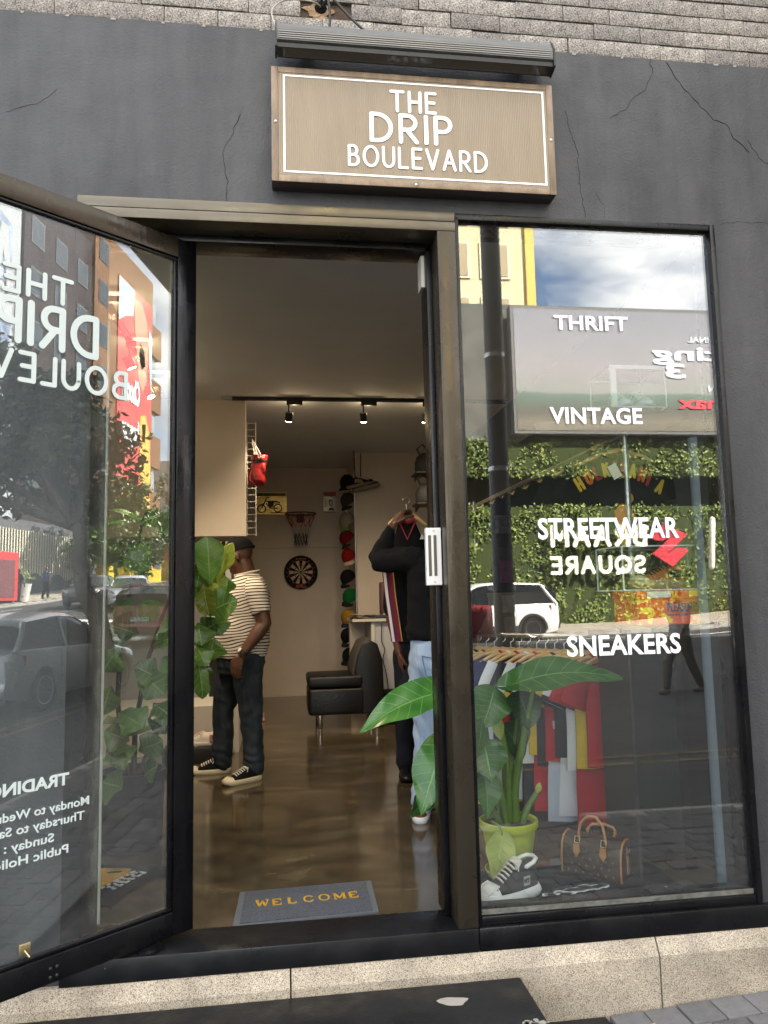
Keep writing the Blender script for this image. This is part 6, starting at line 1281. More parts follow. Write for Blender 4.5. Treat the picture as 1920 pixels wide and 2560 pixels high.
strip('road_marking', 23.5, 24.4, -18, -4, WLINE, 12, False); strip('road_marking', 18.6, 19.5, -18, -4, WLINE, 12, False)
for i in range(6): strip('road_marking', 10+i*6, 12.5+i*6, -11.1, -10.98, WLINE, 4)
# near pavement of small square blocks
PV = bpy.data.objects.new('pavement', None); C.objects.link(PV); PV['kind'] = 'structure'
q = MB(); w_ = len(XS); XP = [x for x in XS if -40 <= x <= 60]; q.add([(x,y,zp(x)-.03) for y in (-2.05,-.03) for x in XP], [(i,i+1,len(XP)+i+1,len(XP)+i) for i in range(len(XP)-1)]); q.build('bedding', mat('sand_joint', (.045,.04,.036), .95), PV)
pms = []
for i in range(3):
    q = MB(); q.bbox(0,.1275,-.1275,0,-.05,.0+.0008*i,b=.004); pms.append(q.mesh('paver', PAVEM, 40))
cells = [(x,y) for y in range(16) for x in range(-40,95)]
near, far = [], []
for (i, j) in cells:
    x = .132*i+(.066 if j % 2 else 0); y = -.036-.132*j
    if x < 1.12 and y > -.72 and x > -2.25: continue
    near.append((math.hypot(x-1.35, y+.15) if True else 0, x, y))
near.sort()
for d_, x, y in near[:300]:
    share('paver', pms[random.randint(0,2)], PV, Matrix.Translation((x,y,zp(x+.065)+random.uniform(-.002,.0025))) @ Matrix.Rotation(-math.atan(.055) if x < 2.2 else 0, 4, 'Y'))
q = MB()
for d_, x, y in near[300:]:
    q.bbox(x,x+.1275,y-.1275,y,zp(x+.065)-.05,zp(x+.065)+random.uniform(-.002,.0025),b=.004) if False else q.box(x,x+.1275,y-.1275,y,zp(x+.065)-.05,zp(x+.065)+random.uniform(-.002,.0025))
q.build('paver_field', PAVEM, PV, kind='stuff', recalc=False)
KERB = granite_material('kerb_stone', (.33,.31,.28), (.16,.15,.14), (.46,.44,.40), .12, 90)
for i in range(-6,44):
    x0 = i*1.0; 
    if x0 > 30: break
    q = MB(); q.bbox(x0+.004,x0+.996,-2.21,-2.06,zr(x0+.5,-2.2)-.2,max(zp(x0+.5),zr(x0+.5,-2.2)+.08),b=.012); q.build('kerb_block', KERB, PV, 40)
# far pavement and kerb
FPV = bpy.data.objects.new('far_pavement', None); C.objects.link(FPV); FPV['kind'] = 'structure'
sheet('paving', [x for x in XS if -20 <= x <= 120], [-26,-22,-19.0], lambda x,y: zr(x,-19)+.14, mat('far_paving', (.34,.30,.24), .85, bump=.3, bscale=40, vary=.3, vscale=2), par=FPV)
for i in range(0,36):
    x0 = 1+i*1.0; q = MB(); q.bbox(x0+.005,x0+.995,-19.0,-18.82,zr(x0+.5,-19)-.2,zr(x0+.5,-19)+.145,b=.012); q.build('kerb_block', KERB, FPV, 40)
# dry leaf
DLF = thing('fallen_leaf', 'small dry yellow leaf lying on the grey paving blocks', 'leaf', (1.305,-.16,zp(1.305)+.004), R(30))
me = leaf_mesh('blade', (-.022,0,.002), (.022,0,.006), .03, (0,0,1), mat('dry_leaf', (.42,.28,.08), .8), shape='lance', bend=.2, fold=.3, wav=.1, nu=8, nv=6); o = bpy.data.objects.new('blade', me); C.objects.link(o); o.parent = DLF
q = MB(); q.tube([(.022,0,.005),(.04,.004,.003)], .001, 5); q.build('stalk', mat('dry_leaf', (.42,.28,.08), .8), DLF)

# --- lamp post on the kerb
LP = thing('lamp_post', 'black street lamp post with silver bands and torn stickers at the kerb', 'lamp post', (1.57,-2.33,0))
q = MB(); q.lathe([(.085,-.5),(.085,.9),(.073,.95),(.070,7.2),(.05,7.25)], n=22); q.tube([(0,0,7.2),(0,-.3,7.6),(0,-1.2,7.8)], .04, 8); q.build('shaft', mat('black_post', (.018,.019,.022), .5, bump=.2, bscale=20), LP, 60)
for px_, py_ in ((1060,762),(1085,1010)):
    z = at(px_, py_, 2.33).z; q = MB(); q.lathe([(.0715,z-.018),(.0755,z-.016),(.0755,z+.016),(.0715,z+.018)], n=22, cap=False); q.build('steel_band', STEEL, LP, 60)
for i, (z, h_, c_) in enumerate(((1.72,.13,(.20,.21,.23)),(1.52,.10,(.05,.05,.06)),(1.37,.16,(.22,.05,.14)),(1.16,.12,(.30,.32,.33)),(1.0,.13,(.25,.26,.28)))):
    q = MB(); q.rings([[Vector((.0765*math.sin(a), .0765*math.cos(a), z+dz)) for a in [R(-50+100*k/10+8*i) for k in range(11)]] for dz in (0,h_)], closed=False); q.build('sticker', mat('sticker_%d' % i, c_, .6, vary=.6, vscale=30), LP)
q = MB(); q.bbox(-.12,.12,-1.75,-1.15,7.74,7.84,b=.02); q.build('lamp_head', mat('lamp_grey', (.3,.3,.3), .4), LP)

# --- hedge clad front across the road
def leaves_mesh(pts, nrm, size, rng, m_list):
    n_ = len(pts); a = rng.normal(size=(n_,3)); a += nrm*1.1; a /= np.linalg.norm(a,axis=1)[:,None]
    u = np.cross(a, rng.normal(size=(n_,3))); u /= np.linalg.norm(u,axis=1)[:,None]; w_ = np.cross(a,u); s = (size*(.6+.8*rng.random(n_)))[:,None]
    v = np.empty((n_,4,3)); v[:,0] = pts-u*s; v[:,1] = pts+w_*s*.5; v[:,2] = pts+u*s; v[:,3] = pts-w_*s*.5
    me = bpy.data.meshes.new('leaves'); me.vertices.add(n_*4); me.vertices.foreach_set('co', v.astype(np.float32).ravel()); me.loops.add(n_*4); me.loops.foreach_set('vertex_index', np.arange(n_*4,dtype=np.int32)); me.polygons.add(n_); me.polygons.foreach_set('loop_start', np.arange(0,n_*4,4,dtype=np.int32)); me.polygons.foreach_set('material_index', rng.integers(0,len(m_list),n_).astype(np.int32))
    for q in m_list: me.materials.append(q)
    me.update(); me.validate(); return me
HL = [mat('hedge_leaf_a', (.19,.245,.045), .6), mat('hedge_leaf_b', (.13,.20,.038), .6), mat('hedge_leaf_c', (.25,.29,.07), .6), mat('hedge_leaf_d', (.08,.125,.028), .6)]
HBD = thing('hedge_building', 'dark walled building with a leafy green wall and white sign letters across the street', 'building', (0,0,0))
HY = -23.2; HX0, HX1 = 2.0, 30.0
q = MB(); q.box(HX0,HX1,HY-.6,HY-.12,-.6,4.35); q.box(HX0,HX1,HY-.6,HY-.12,5.48,6.78); q.box(HX0,HX1,HY-6,HY-1.8,-.6,6.8); q.build('green_wall_backing', mat('backing_dark', (.045,.06,.02), 1), HBD)
DCON = mat('dark_concrete', (.11,.11,.10), .85, bump=.3, bscale=8, vary=.35, vscale=1.2)
q = MB(); q.box(HX0,HX1,HY-6,HY-.35,6.8,12.0); q.build('upper_wall', DCON, HBD)
rng = np.random.default_rng(5); pts = []
for z0, z1, den in ((-.05,4.38,330),(5.46,6.82,330)):
    n_ = int((HX1-HX0)*(z1-z0)*den); p = np.stack([rng.uniform(HX0,HX1,n_), np.zeros(n_), rng.uniform(z0,z1,n_)],1)
    d = np.array([noise.noise(Vector((a[0]*.9,0,a[2]*.9)))+.6*noise.noise(Vector((a[0]*2.6,7,a[2]*2.6))) for a in p]); keep = (d > -.42+.25*rng.random(n_)); p = p[keep]; d = d[keep]; n_ = len(p); p[:,1] = HY-.10+.2*d+rng.uniform(-.10,.05,n_); p[:,2] += rng.normal(size=n_)*.05*((p[:,2] < z0+.15)|(p[:,2] > z1-.15)); pts.append(p)
me = leaves_mesh(np.concatenate(pts), np.array([0,1,.35]), .075, rng, HL); o = bpy.data.objects.new('green_wall', me); C.objects.link(o); o.parent = HBD; o['kind'] = 'stuff'
def rw(px, py, y=23.0): p = at(px, py, y); return Vector((p.x, -p.y, p.z))
SIGNW = mat('sign_cream_white', (.82,.80,.70), .4)
# letters stand on the hedge, facing the road: their text runs towards -x
for word, l, r_, b_, t_ in (('BRAAM',1400,1190,1182,1134),('SQUARE',1398,1190,1240,1200)):
    pl = rw(l, b_, 22.95); pr2 = rw(r_, b_, 22.95); zt = rw(l, t_, 22.95).z
    for_mb = strokes(word, (pl.x, -22.95, pl.z+.03), (-1,0,0), (0,0,1), zt-pl.z, abs(pl.x-pr2.x), .10, .25, .10)
    for_mb.build('sign_letters', SIGNW, HBD, 60)
p0 = rw(1540,1224,22.95); p1 = rw(1541,1122,22.95); q = MB(); q.tube([p0,p1], .11, 12, round_=True); q.build('sign_bar', SIGNW, HBD, 60)
ec = rw(1448,1177,22.9); hh = abs(rw(1448,1130,22.9).z-rw(1448,1225,22.9).z)/2; ww = hh*.9
EM = [(-1,.31),(-.29,.97),(.97,.46),(.42,.05),(-.24,-.44),(.36,-.12),(.7,-.14),(1,-.24),(.07,-1),(-.97,-.38),(-.42,.0),(.24,.54),(-.36,.20),(-.7,.21)]
q = MB(); q.prism([(ec.x+x*ww, -22.9, ec.z+z*hh) for x, z in EM], (0,.08,0))
q.build('red_emblem', mat('emblem_red', (.50,.03,.045), .4), HBD)
# billboard above
BB = thing('billboard', 'wide pale billboard with a grassy landscape above the green wall', 'billboard', (0,0,0))
bx0 = rw(1103,660,22.85).x; bz0 = rw(1300,936,22.85).z; bz1 = rw(1300,662,22.85).z; bx1 = bx0+13.5
q = MB(); q.bbox(bx0,bx1,-23.3,-22.9,bz0,bz1,b=.01); q.build('frame', mat('billboard_grey', (.12,.12,.12), .6), BB)
def billboard_print():
    M = mat('billboard_print', (.5,.5,.5), .6); N, L, b = nodes_of(M); t = N.new('ShaderNodeTexCoord'); s = N.new('ShaderNodeSeparateXYZ'); L(t.outputs['Object'], s.inputs[0])
    n = N.new('ShaderNodeTexNoise'); n.inputs['Scale'].default_value = .5; n.inputs['Detail'].default_value = 6; L(t.outputs['Object'], n.inputs['Vector'])
    mr = N.new('ShaderNodeMapRange'); mr.inputs[1].default_value = bz0; mr.inputs[2].default_value = bz1; L(s.outputs[2], mr.inputs[0])
    ad = N.new('ShaderNodeMath'); ad.operation = 'MULTIPLY_ADD'; ad.inputs[1].default_value = .07; L(n.outputs['Fac'], ad.inputs[0]); L(mr.outputs[0], ad.inputs[2])
    r = N.new('ShaderNodeValToRGB'); e = r.color_ramp.elements; e[0].position = 0; e[0].color = (.12,.10,.07,1); e[1].position = 1; e[1].color = (.20,.205,.24,1)
    for p, c in ((.12,(.17,.15,.11)),(.20,(.10,.09,.07)),(.26,(.09,.115,.09)),(.345,(.11,.165,.135)),(.36,(.25,.255,.24)),(.55,(.28,.265,.28)),(.8,(.235,.235,.27))): k = e.new(p); k.color = (*c,1)
    L(ad.outputs[0], r.inputs[0]); L(r.outputs[0], b.inputs['Base Color'])
    return M
q = MB(); q.box(bx0+.12,bx1-.12,-22.9,-22.885,bz0+.12,bz1-.12); q.build('print', billboard_print(), BB)
BBW = mat('billboard_white', (.72,.76,.82), .6)
def rtext(body, m_, px_r, px_l, pyb, pyt, bold=0.0, name='billboard_lettering'):
    """text on the far side facing the shop: reads right when seen from the shop front"""
    a = rw(px_r, pyb, 22.87); c_ = rw(px_l, pyb, 22.87); zt = rw(px_r, pyt, 22.87).z
    text_obj(name, body, m_, BB, (a.x, -22.87, a.z), ux=(-1,0,0), uz=(0,0,1), h=zt-a.z, width=abs(a.x-c_.x), bold=bold, extrude=.02)
rtext('ORIGINAL', BBW, 1585, 1488, 741, 729, .01); rtext('lting', BBW, 1575, 1412, 779, 750, .025); rtext('3', BBW, 1483, 1440, 817, 788, .03); rtext('ON', BBW, 1566, 1533, 846, 833, .01); rtext('max', mat('billboard_red', (.58,.04,.06), .6), 1575, 1467, 884, 858, .03)
# tall pale tower behind
TW = thing('tower_block', 'tall pale yellow office tower with square windows behind the billboard', 'building', (0,0,0))
PY = mat('pale_yellow_render', (.58,.52,.34), .8, vary=.12, vscale=.3); PYE = mat('yellow_edge', (.62,.44,.10), .7)
tx1 = rw(1134,560,40).x; q = MB(); q.box(tx1-14,tx1,-54,-40,-1,52); q.build('wall', PY, TW)
q = MB(); q.box(tx1,tx1+.55,-54,-39.8,-1,52); q.build('yellow_fin', PYE, TW)
TG = mat('tower_glass', (.45,.36,.22), .15, .3)
for i in range(5):
    for j in range(14):
        x = tx1-1.9-i*2.5; z = 3.2+j*3.4; q = MB(); q.box(x-.95,x+.95,-40.0,-39.9,z,z+2.3); wdn = q.build('window', PYE if False else mat('window_surround', (.66,.60,.42), .7), TW); q = MB(); q.box(x-.78,x+.78,-39.9,-39.86,z+.15,z+2.15); q.build('pane', TG, wdn)

# --- row of buildings further up the far side
def block(name, label, x0, x1, y0, y1, z0, z1, m_, win=None, fl=3.4, wx=2.6, wm=None, skip=lambda x,z: False):
    T = thing(name, label, 'building', (0,0,0)); q = MB(); q.box(x0,x1,y0,y1,z0,z1); q.build('wall', m_, T)
    if win:
        nx = int((x1-x0)/wx)
        for i in range(nx):
            for j in range(int((z1-z0-3)/fl)):
                x = x0+(x1-x0)*(i+.5)/nx; z = z0+4+j*fl
                if skip(x,z): continue
                q = MB(); q.box(x-.8,x+.8,y1,y1+.06,z,z+1.8); w_ = q.build('window', mat('window_frame_dark', (.10,.10,.10), .5), T); q = MB(); q.box(x-.72,x+.72,y1+.06,y1+.07,z+.08,z+1.72); q.build('pane', mat('dark_pane', (.035,.045,.055), .25, 0), w_)
    return T
BRN = mat('brown_render', (.19,.105,.06), .85, bump=.2, bscale=3, vary=.2, vscale=.5); DBR = mat('dark_brick_render', (.04,.027,.026), .9, vary=.3, vscale=.8)
block('dark_block', 'dark brown apartment block across the street beyond the green wall', 41, 50.5, -40, -24, 0, 28.3, DBR, True)
MUR = block('white_block', 'white and blue painted block left of the dark brown one across the street', 33.5, 40.6, -36, -24, 0, 31, mat('white_render', (.42,.44,.46), .8))
MB_ = mat('mural_blue', (.05,.12,.34), .7, vary=.8, vscale=.9, vcol2=(.40,.48,.58))
for (x0,x1,z0,z1) in ((36,39.6,20.5,25.2),(35,39.6,13,19.4)): q = MB(); q.prism([(x0,-23.95,z0),(x1,-23.95,z0),(x1,-23.95,z1-(x1-x0)*.25),(x0,-23.95,z1)], (0,-.03,0)); q.build('mural_panel', MB_, MUR)
q = MB(); q.prism([(37.4,-23.9,19.6),(38.0,-23.9,19.6),(38.6,-23.9,22.4),(39.2,-23.9,19.6),(39.7,-23.9,19.6),(39.0,-23.9,24),(38.3,-23.9,24)], (0,-.03,0)); q.build('mural_letter', mat('white_render', (.72,.74,.76), .8), MUR)
BN = block('brown_block', 'brown stepped apartment block carrying the tall red banner', 51, 63.0, -40, -24, 0, 30.5, BRN, True, skip=lambda x,z: x > 54.8)
for j in range(5):
    z = 3+j*5.2; q = MB(); q.box(63,65.6,-40,-24.1,z,z+2.9); q.build('balcony', BRN, BN); q = MB(); q.box(63,64.8,-40,-24.4,z+2.9,z+5.2); q.build('window_band', mat('grey_window_band', (.30,.33,.35), .3), BN)
BAN = thing('banner', 'tall red advertising banner with a pouring yellow shape on the brown block', 'banner', (0,0,0))
b0, b1 = 55.2, 62.6; q = MB(); q.box(b0,b1,-24,-23.9,5.5,28.0); q.build('cloth', mat('banner_red', (.60,.055,.06), .6, vary=.25, vscale=.4), BAN)
def bprint(nm, poly, m_): q = MB(); q.prism([(x,-23.89,z) for x, z in poly], (0,.02,0)); q.build(nm, m_, BAN)
bprint('sky_corner', [(b0,24.2),(b0,27.95),(58.4,27.95),(58.2,25.6),(56.6,25.0)], mat('banner_sky', (.38,.62,.58), .6))
bprint('sky_corner', [(b1,19.5),(b1,25.2),(61.8,25.6),(62.0,22)], mat('banner_sky', (.38,.62,.58), .6))
bprint('face_print', [(58.4,27.2),(60.0,27.4),(61.3,26.2),(61.7,23.5),(61.4,20.8),(60.5,19.4),(59.6,20.2),(59.0,22.5),(58.5,25)], mat('banner_skin', (.52,.26,.17), .6))
bprint('mouth_print', [(59.8,23.8),(60.8,23.2),(61.0,22.0),(60.2,21.4),(59.6,22.4)], mat('banner_dark', (.30,.07,.07), .6))
bprint('yellow_print', [(60.0,17.2),(61.2,17.6),(62.2,16),(62.55,12),(62.4,8),(61.4,7.0),(60.6,9.5),(60.0,13)], mat('banner_yellow', (.72,.42,.06), .6))
bprint('yellow_print', [(60.4,16.6),(61.3,16.8),(61.2,15.2),(60.6,15.0)], mat('banner_tan', (.45,.22,.05), .6))
for tx, z, x_, wd in (('Choose',17.9,59.8,3.9),('happy',14.6,59.7,3.6)):
    text_obj('banner_lettering', tx, BBW, BAN, (x_,-23.86,z), ux=(-1,0,0), uz=(0,0,1), h=1.9, width=wd, bold=.05, extrude=.02)
block('low_block', 'low terracotta wall building beyond the brown block', 66, 76, -36, -23, 0, 7.5, mat('terracotta', (.42,.20,.085), .85))
block('far_block', 'far pale apartment block at the top of the street', 96, 125, -50, -20, 0, 20, mat('far_render', (.40,.36,.32), .85), True)
YB = block('yellow_block', 'yellow shop building with barred windows between the street trees', 51.2, 62, -23.9, -22.6, 0, 8.6, mat('shop_yellow', (.62,.40,.02), .7), True, fl=2.6, wx=1.8)
q = MB(); q.prism([(53,-22.55,8.6),(58,-22.55,8.6),(55.5,-22.55,10.6)], (0,-.1,0)); q.build('red_gable_sign', mat('sign_red_flat', (.5,.03,.03), .6), YB)
FB = block('striped_front', 'shopfront with white striped shutters behind the trees across the road', 26, 50, -23.9, -23.0, 0, 6.2, mat('front_grey', (.12,.12,.13), .8))
for i in range(60): q = MB(); q.box(30+i*.3,30.12+i*.3,-22.98,-22.93,2.9+.2*math.sin(i*.7),5.6); q.build('shutter_slat', mat('slat_cream', (.62,.58,.45), .7), FB)
KS = thing('kiosk', 'red framed kiosk standing on the far pavement', 'kiosk', (0,0,0))
kz = zr(32,-19)+.14; q = MB(); q.bbox(30.3,33.1,-20.6,-19.3,kz+.15,kz+2.5,b=.03); q.build('cabin', mat('kiosk_red', (.55,.02,.025), .5), KS); q = MB(); q.box(30.5,32.75,-19.3,-19.27,kz+.3,kz+2.1); q.build('panel', mat('kiosk_panel', (.14,.03,.035), .6), KS)
for x in (30.5,32.9): q = MB(); q.box(x,x+.1,-20.4,-19.5,kz-.02,kz+.15); q.build('foot', BLKM, KS)
PL = thing('planter', 'round white planter with a shrub on the far pavement', 'planter', (34.4,-20.0,zr(34,-19)+.14)); q = MB(); q.lathe([(.001,0),(.45,0),(.62,.9),(.56,.9),(.5,.8),(.001,.8)], n=24); q.build('pot', mat('planter_white', (.66,.64,.60), .7), PL, 40)
me = leaves_mesh(np.random.default_rng(3).normal(size=(260,3))*np.array([.3,.3,.35])+np.array([0,0,1.25]), np.array([0,.5,.6]), .10, np.random.default_rng(3), HL); o = bpy.data.objects.new('shrub', me); C.objects.link(o); o.parent = PL

# --- street trees
def tree(label, base, top, r0, blobs, n_leaf, size, seed, mats_):
    T = thing('street_tree', label, 'tree', (0,0,0)); b0 = Vector(base); t0 = Vector(top); rr = random.Random(seed); rg = np.random.default_rng(seed)
    q = MB(); P = [b0.lerp(t0,k/8)+Vector((.05*math.sin(k*1.3+seed),.05*math.cos(k*1.7),0)) for k in range(9)]; q.tube(P, [r0*(1-.06*k) for k in range(9)], 10)
    for (c_, rad) in blobs:
        c_ = Vector(c_); m_ = t0.lerp(c_,.5)+Vector((0,0,-.15)); q.tube([t0.lerp(b0,.06),m_,c_], [r0*.5,r0*.32,r0*.12], 7)
        for k in range(3): e = c_+Vector((rr.uniform(-1,1),rr.uniform(-1,1),rr.uniform(-.4,.8)))*rad*.7; q.tube([m_,e], [r0*.22,r0*.06], 5)
    q.build('trunk', mat('tree_bark', (.075,.06,.05), .9, bump=.8, bscale=14, vary=.4, vscale=5, stretch=(1,1,.3)), T, 60)
    ps, ns = [], []
    for (c_, rad) in blobs:
        n_ = int(n_leaf*rad**2/sum(bb[1]**2 for bb in blobs)); 
        cl = rg.normal(size=(max(4,int(n_/28)),3)); cl /= np.linalg.norm(cl,axis=1)[:,None]; cl = cl*(rad*(.45+.6*rg.random(len(cl)))[:,None])*np.array([1,1,.75])+np.array(c_)
        idx = rg.integers(0,len(cl),n_); p = cl[idx]+rg.normal(size=(n_,3))*rad*.13; ps.append(p); ns.append(p-np.array(c_))
    p = np.concatenate(ps); nn = np.concatenate(ns); nn /= np.linalg.norm(nn,axis=1)[:,None]+1e-6
    me = leaves_mesh(p, nn*.6+np.array([0,0,.5]), size, rg, mats_); o = bpy.data.objects.new('crown', me); C.objects.link(o); o.parent = T
    return T
DKL = [mat('tree_leaf_a', (.035,.065,.018), .5), mat('tree_leaf_b', (.05,.08,.02), .5), mat('tree_leaf_c', (.025,.05,.015), .5)]
LTL = [mat('light_leaf_a', (.085,.15,.025), .5), mat('light_leaf_b', (.11,.17,.035), .5), mat('light_leaf_c', (.06,.11,.02), .5)]
tree('leaning street tree with dark foliage growing at the kerb right of the shop', (4.3,-2.0,zp(4.3)-.05), (7.0,-3.9,2.5), .15, [((7.4,-4.6,3.7),.75),((8.2,-4.9,4.3),.9),((8.9,-6.0,4.3),1.0),((9.3,-4.7,3.9),.85),((9.7,-5.2,3.1),.65),((8.6,-6.9,3.5),1.0),((9.2,-7.4,4.4),1.0),((7.6,-5.4,4.7),.8),((8.0,-6.0,3.2),.8)], 13000, .075, 4, DKL)
tree('bright green street tree on the far pavement by the yellow building', (46,-19.8,zr(46,-19)), (46.2,-20,4.0), .18, [((45,-19.6,6.6),2.3),((47.4,-20.2,5.4),2.1),((43.4,-19.8,5.0),1.9),((46,-18.6,4.8),1.8),((49,-20,7),1.8),((44.4,-19,8.2),1.6),((48.2,-19.4,4.2),1.6),((50.5,-19.6,5.6),1.6)], 12000, .17, 8, LTL)
tree('tall far street tree beyond the parked cars', (58,-19.8,zr(58,-19)), (58,-20,5), .2, [((57,-19.6,8),2.4),((59.6,-20.2,7),2.3),((61.5,-20,9.2),2.0),((58,-19.5,10.5),2.0),((55.6,-19.6,6.4),1.7)], 3600, .2, 12, LTL)

# --- cars
def car_paint(nm, c, metal=.3): return mat(nm, c, .28, metal, coat=.8)
CGL = mat('car_glass', (.012,.014,.016), .06, spec=.8); TYRE = mat('tyre', (.014,.014,.014), .8); RIM = mat('alloy', (.55,.56,.57), .3, .9); CPL = mat('car_plastic', (.02,.02,.021), .6)
TAILR = mat('tail_lamp', (.35,.012,.015), .2, coat=.6); HEADL = mat('head_lamp', (.55,.57,.58), .12, .3); PLW = mat('number_plate', (.62,.63,.62), .5)
def car(label, loc, rz, paint, kind, plate='', clad=False):
    """x forward; lofted body with a separate glasshouse"""
    T = thing('parked_car', label, 'car', loc, rz)
    if kind == 'suv': L_, W_, st = 4.2, 1.78, dict(belt=[(0,.98),(.05,1.02),(.3,1.0),(.62,.97),(.72,.95),(.95,.80),(1,.66)], roof=[(.015,1.30),(.10,1.56),(.35,1.61),(.52,1.57),(.60,1.42),(.72,.96)], g0=.015, g1=.72)
    elif kind == 'hatch': L_, W_, st = 4.25, 1.80, dict(belt=[(0,.88),(.04,.96),(.3,.95),(.6,.92),(.70,.90),(.93,.74),(1,.58)], roof=[(.03,1.10),(.12,1.40),(.35,1.49),(.48,1.46),(.56,1.32),(.70,.91)], g0=.03, g1=.70)
    elif kind == 'sedan': L_, W_, st = 4.3, 1.72, dict(belt=[(0,.86),(.04,.98),(.2,.98),(.4,.94),(.66,.91),(.74,.90),(.94,.74),(1,.58)], roof=[(.14,1.0),(.26,1.36),(.42,1.46),(.54,1.43),(.62,1.28),(.74,.91)], g0=.14, g1=.74)
    else: L_, W_, st = 5.2, 1.85, dict(belt=[(0,1.08),(.05,1.10),(.38,1.10),(.40,1.12),(.7,1.10),(.78,1.08),(.97,.95),(1,.78)], roof=[(.36,1.14),(.40,1.70),(.52,1.77),(.62,1.74),(.68,1.55),(.78,1.10)], g0=.36, g1=.78)
    def ip(T_, t):
        for (a, b_), (c_, d) in zip(T_[:-1], T_[1:]):
            if t <= c_: return b_+(d-b_)*max(0,(t-a)/(c_-a))
        return T_[-1][1]
    wb = [.19,.80] if kind != 'pickup' else [.22,.80]; rad = .32 if kind != 'pickup' else .38
    ts = [0,.015,.04,.08]+[i/40 for i in range(4,38)]+[.95,.975,.99,1.0]; rs = []
    for t in ts:
        x = (t-.5)*L_; e = 1-.16*max(0,1-t/.05)**2-.30*max(0,(t-.88)/.12)**2.2; hw_ = W_/2*e; zb = .20+.10*max(0,1-t/.06)+.06*max(0,(t-.93)/.07); zt = ip(st['belt'],t)
        for w_ in wb:
            dx = abs(t-w_)*L_
            if dx < rad*1.14: zb = max(zb, .30+math.sqrt(max(0,(rad*1.14)**2-dx*dx))+.0)
        zm = max(zb+.02, .52); ring = [(-hw_*.93,zb),(-hw_*.985,max(zb+.01,.38)),(-hw_,zm),(-hw_*.985,zm+(zt-zm)*.6),(-hw_*.93,zt-.02),(-hw_*.86,zt),(hw_*.86,zt),(hw_*.93,zt-.02),(hw_*.985,zm+(zt-zm)*.6),(hw_,zm),(hw_*.985,max(zb+.01,.38)),(hw_*.93,zb)]
        rs.append([Vector((x,y,z)) for y, z in ring])
    q = MB(); q.rings(rs); q.build('body', paint, T, 38)
    q = MB(); q.box(-L_*.48,L_*.47,-W_*.40,W_*.40,.19,.5); q.build('underbody', CPL, T)
    # roof and glass
    g0, g1 = st['g0'], st['g1']; gt = [g0+(g1-g0)*i/22 for i in range(23)]; rs = []; rr_ = []
    for t in gt:
        x = (t-.5)*L_; zb = ip(st['belt'],t)-.03; zt = max(ip(st['roof'],t), zb+.01); f = (zt-zb)/(max(b_ for a, b_ in st['roof'])-.93); hb = W_/2*.90; ht = hb-(.19*f*W_/1.8)
        rs.append([Vector((x,-hb,zb)),Vector((x,-(hb*.35+ht*.65),zb+(zt-zb)*.6)),Vector((x,-ht-.02,zt-.06*f)),Vector((x,-ht*.9,zt-.012*f)),Vector((x,0,zt+.015*f)),Vector((x,ht*.9,zt-.012*f)),Vector((x,ht+.02,zt-.06*f)),Vector((x,hb*.35+ht*.65,zb+(zt-zb)*.6)),Vector((x,hb,zb))])
    q = MB(); q.rings(rs, closed=False); q.build('glasshouse', CGL, T, 50)
    # painted roof skin and pillars sit just proud of the glass
    zr_max = max(b_ for a, b_ in st['roof']); q = MB(); rt = [r for r, t in zip(rs, gt) if ip(st['roof'],t) > zr_max-.20]
    q.rings([[p+Vector((0,0,.008)) if 2 < i < 6 else p+Vector((0,(-1 if i == 2 else 1)*.008,.0)) for i, p in enumerate(r) if 1 < i < 7] for r in rt], closed=False); q.build('roof', paint, T, 50)
    q = MB()
    def pillar(t0, t1, w_=.035):
        for s in (0,8):
            i0 = min(range(len(gt)), key=lambda i: abs(gt[i]-t0)); i1 = min(range(len(gt)), key=lambda i: abs(gt[i]-t1)); k = 2 if s == 0 else 6; a, m_, c_ = rs[i0][s], rs[i0][1 if s == 0 else 7].lerp(rs[i1][1 if s == 0 else 7],.6), rs[i1][k]; o_ = Vector((0,(-.008 if s == 0 else .008),0)); q.tube([a+o_, m_+o_, c_+o_], w_, 6)
    rk = [a for a, b_ in st['roof'] if b_ > zr_max-.22]; pillar(g0+.01, rk[0], .05); pillar(g1-.01, rk[-1], .03); pillar((rk[0]+rk[-1])/2+.03, (rk[0]+rk[-1])/2+.02, .025); q.build('pillar', paint, T, 60)
    for w_ in wb:
        for s in (-1,1):
            Wh = bpy.data.objects.new('wheel', None); C.objects.link(Wh); Wh.parent = T; Wh.location = ((w_-.5)*L_, s*(W_/2-.10), rad)
            q = MB(); q.lathe([(rad*.66,-.10),(rad*.93,-.11),(rad,-.08),(rad,.08),(rad*.93,.11),(rad*.66,.10)], n=26, axis='Y'); q.build('tyre', TYRE, Wh, 40)
            q = MB(); q.lathe([(rad*.12,s*.075),(rad*.16,s*.09),(.001,s*.092)], n=10, axis='Y', cap=False); q.lathe([(rad*.56,s*.09),(rad*.68,s*.105),(rad*.67,s*.03)], n=26, axis='Y', cap=False)
            for k in range(5):
                a = 6.28318*k/5; dv = Vector((math.cos(a),0,math.sin(a))); pv = Vector((-math.sin(a),0,math.cos(a))); q.prism([dv*rad*.1+pv*.03+Vector((0,s*.07,0)),dv*rad*.6+pv*.035+Vector((0,s*.085,0)),dv*rad*.6-pv*.035+Vector((0,s*.085,0)),dv*rad*.1-pv*.03+Vector((0,s*.07,0))], (0,s*.012,0))
            q.build('rim', RIM, Wh, 50); q = MB(); q.lathe([(.001,s*.02),(rad*.66,s*.02),(rad*.66,s*.03),(.001,s*.03)], n=20, axis='Y'); q.build('brake_disc', CPL, Wh)
    zt_ = ip(st['belt'],.01); 
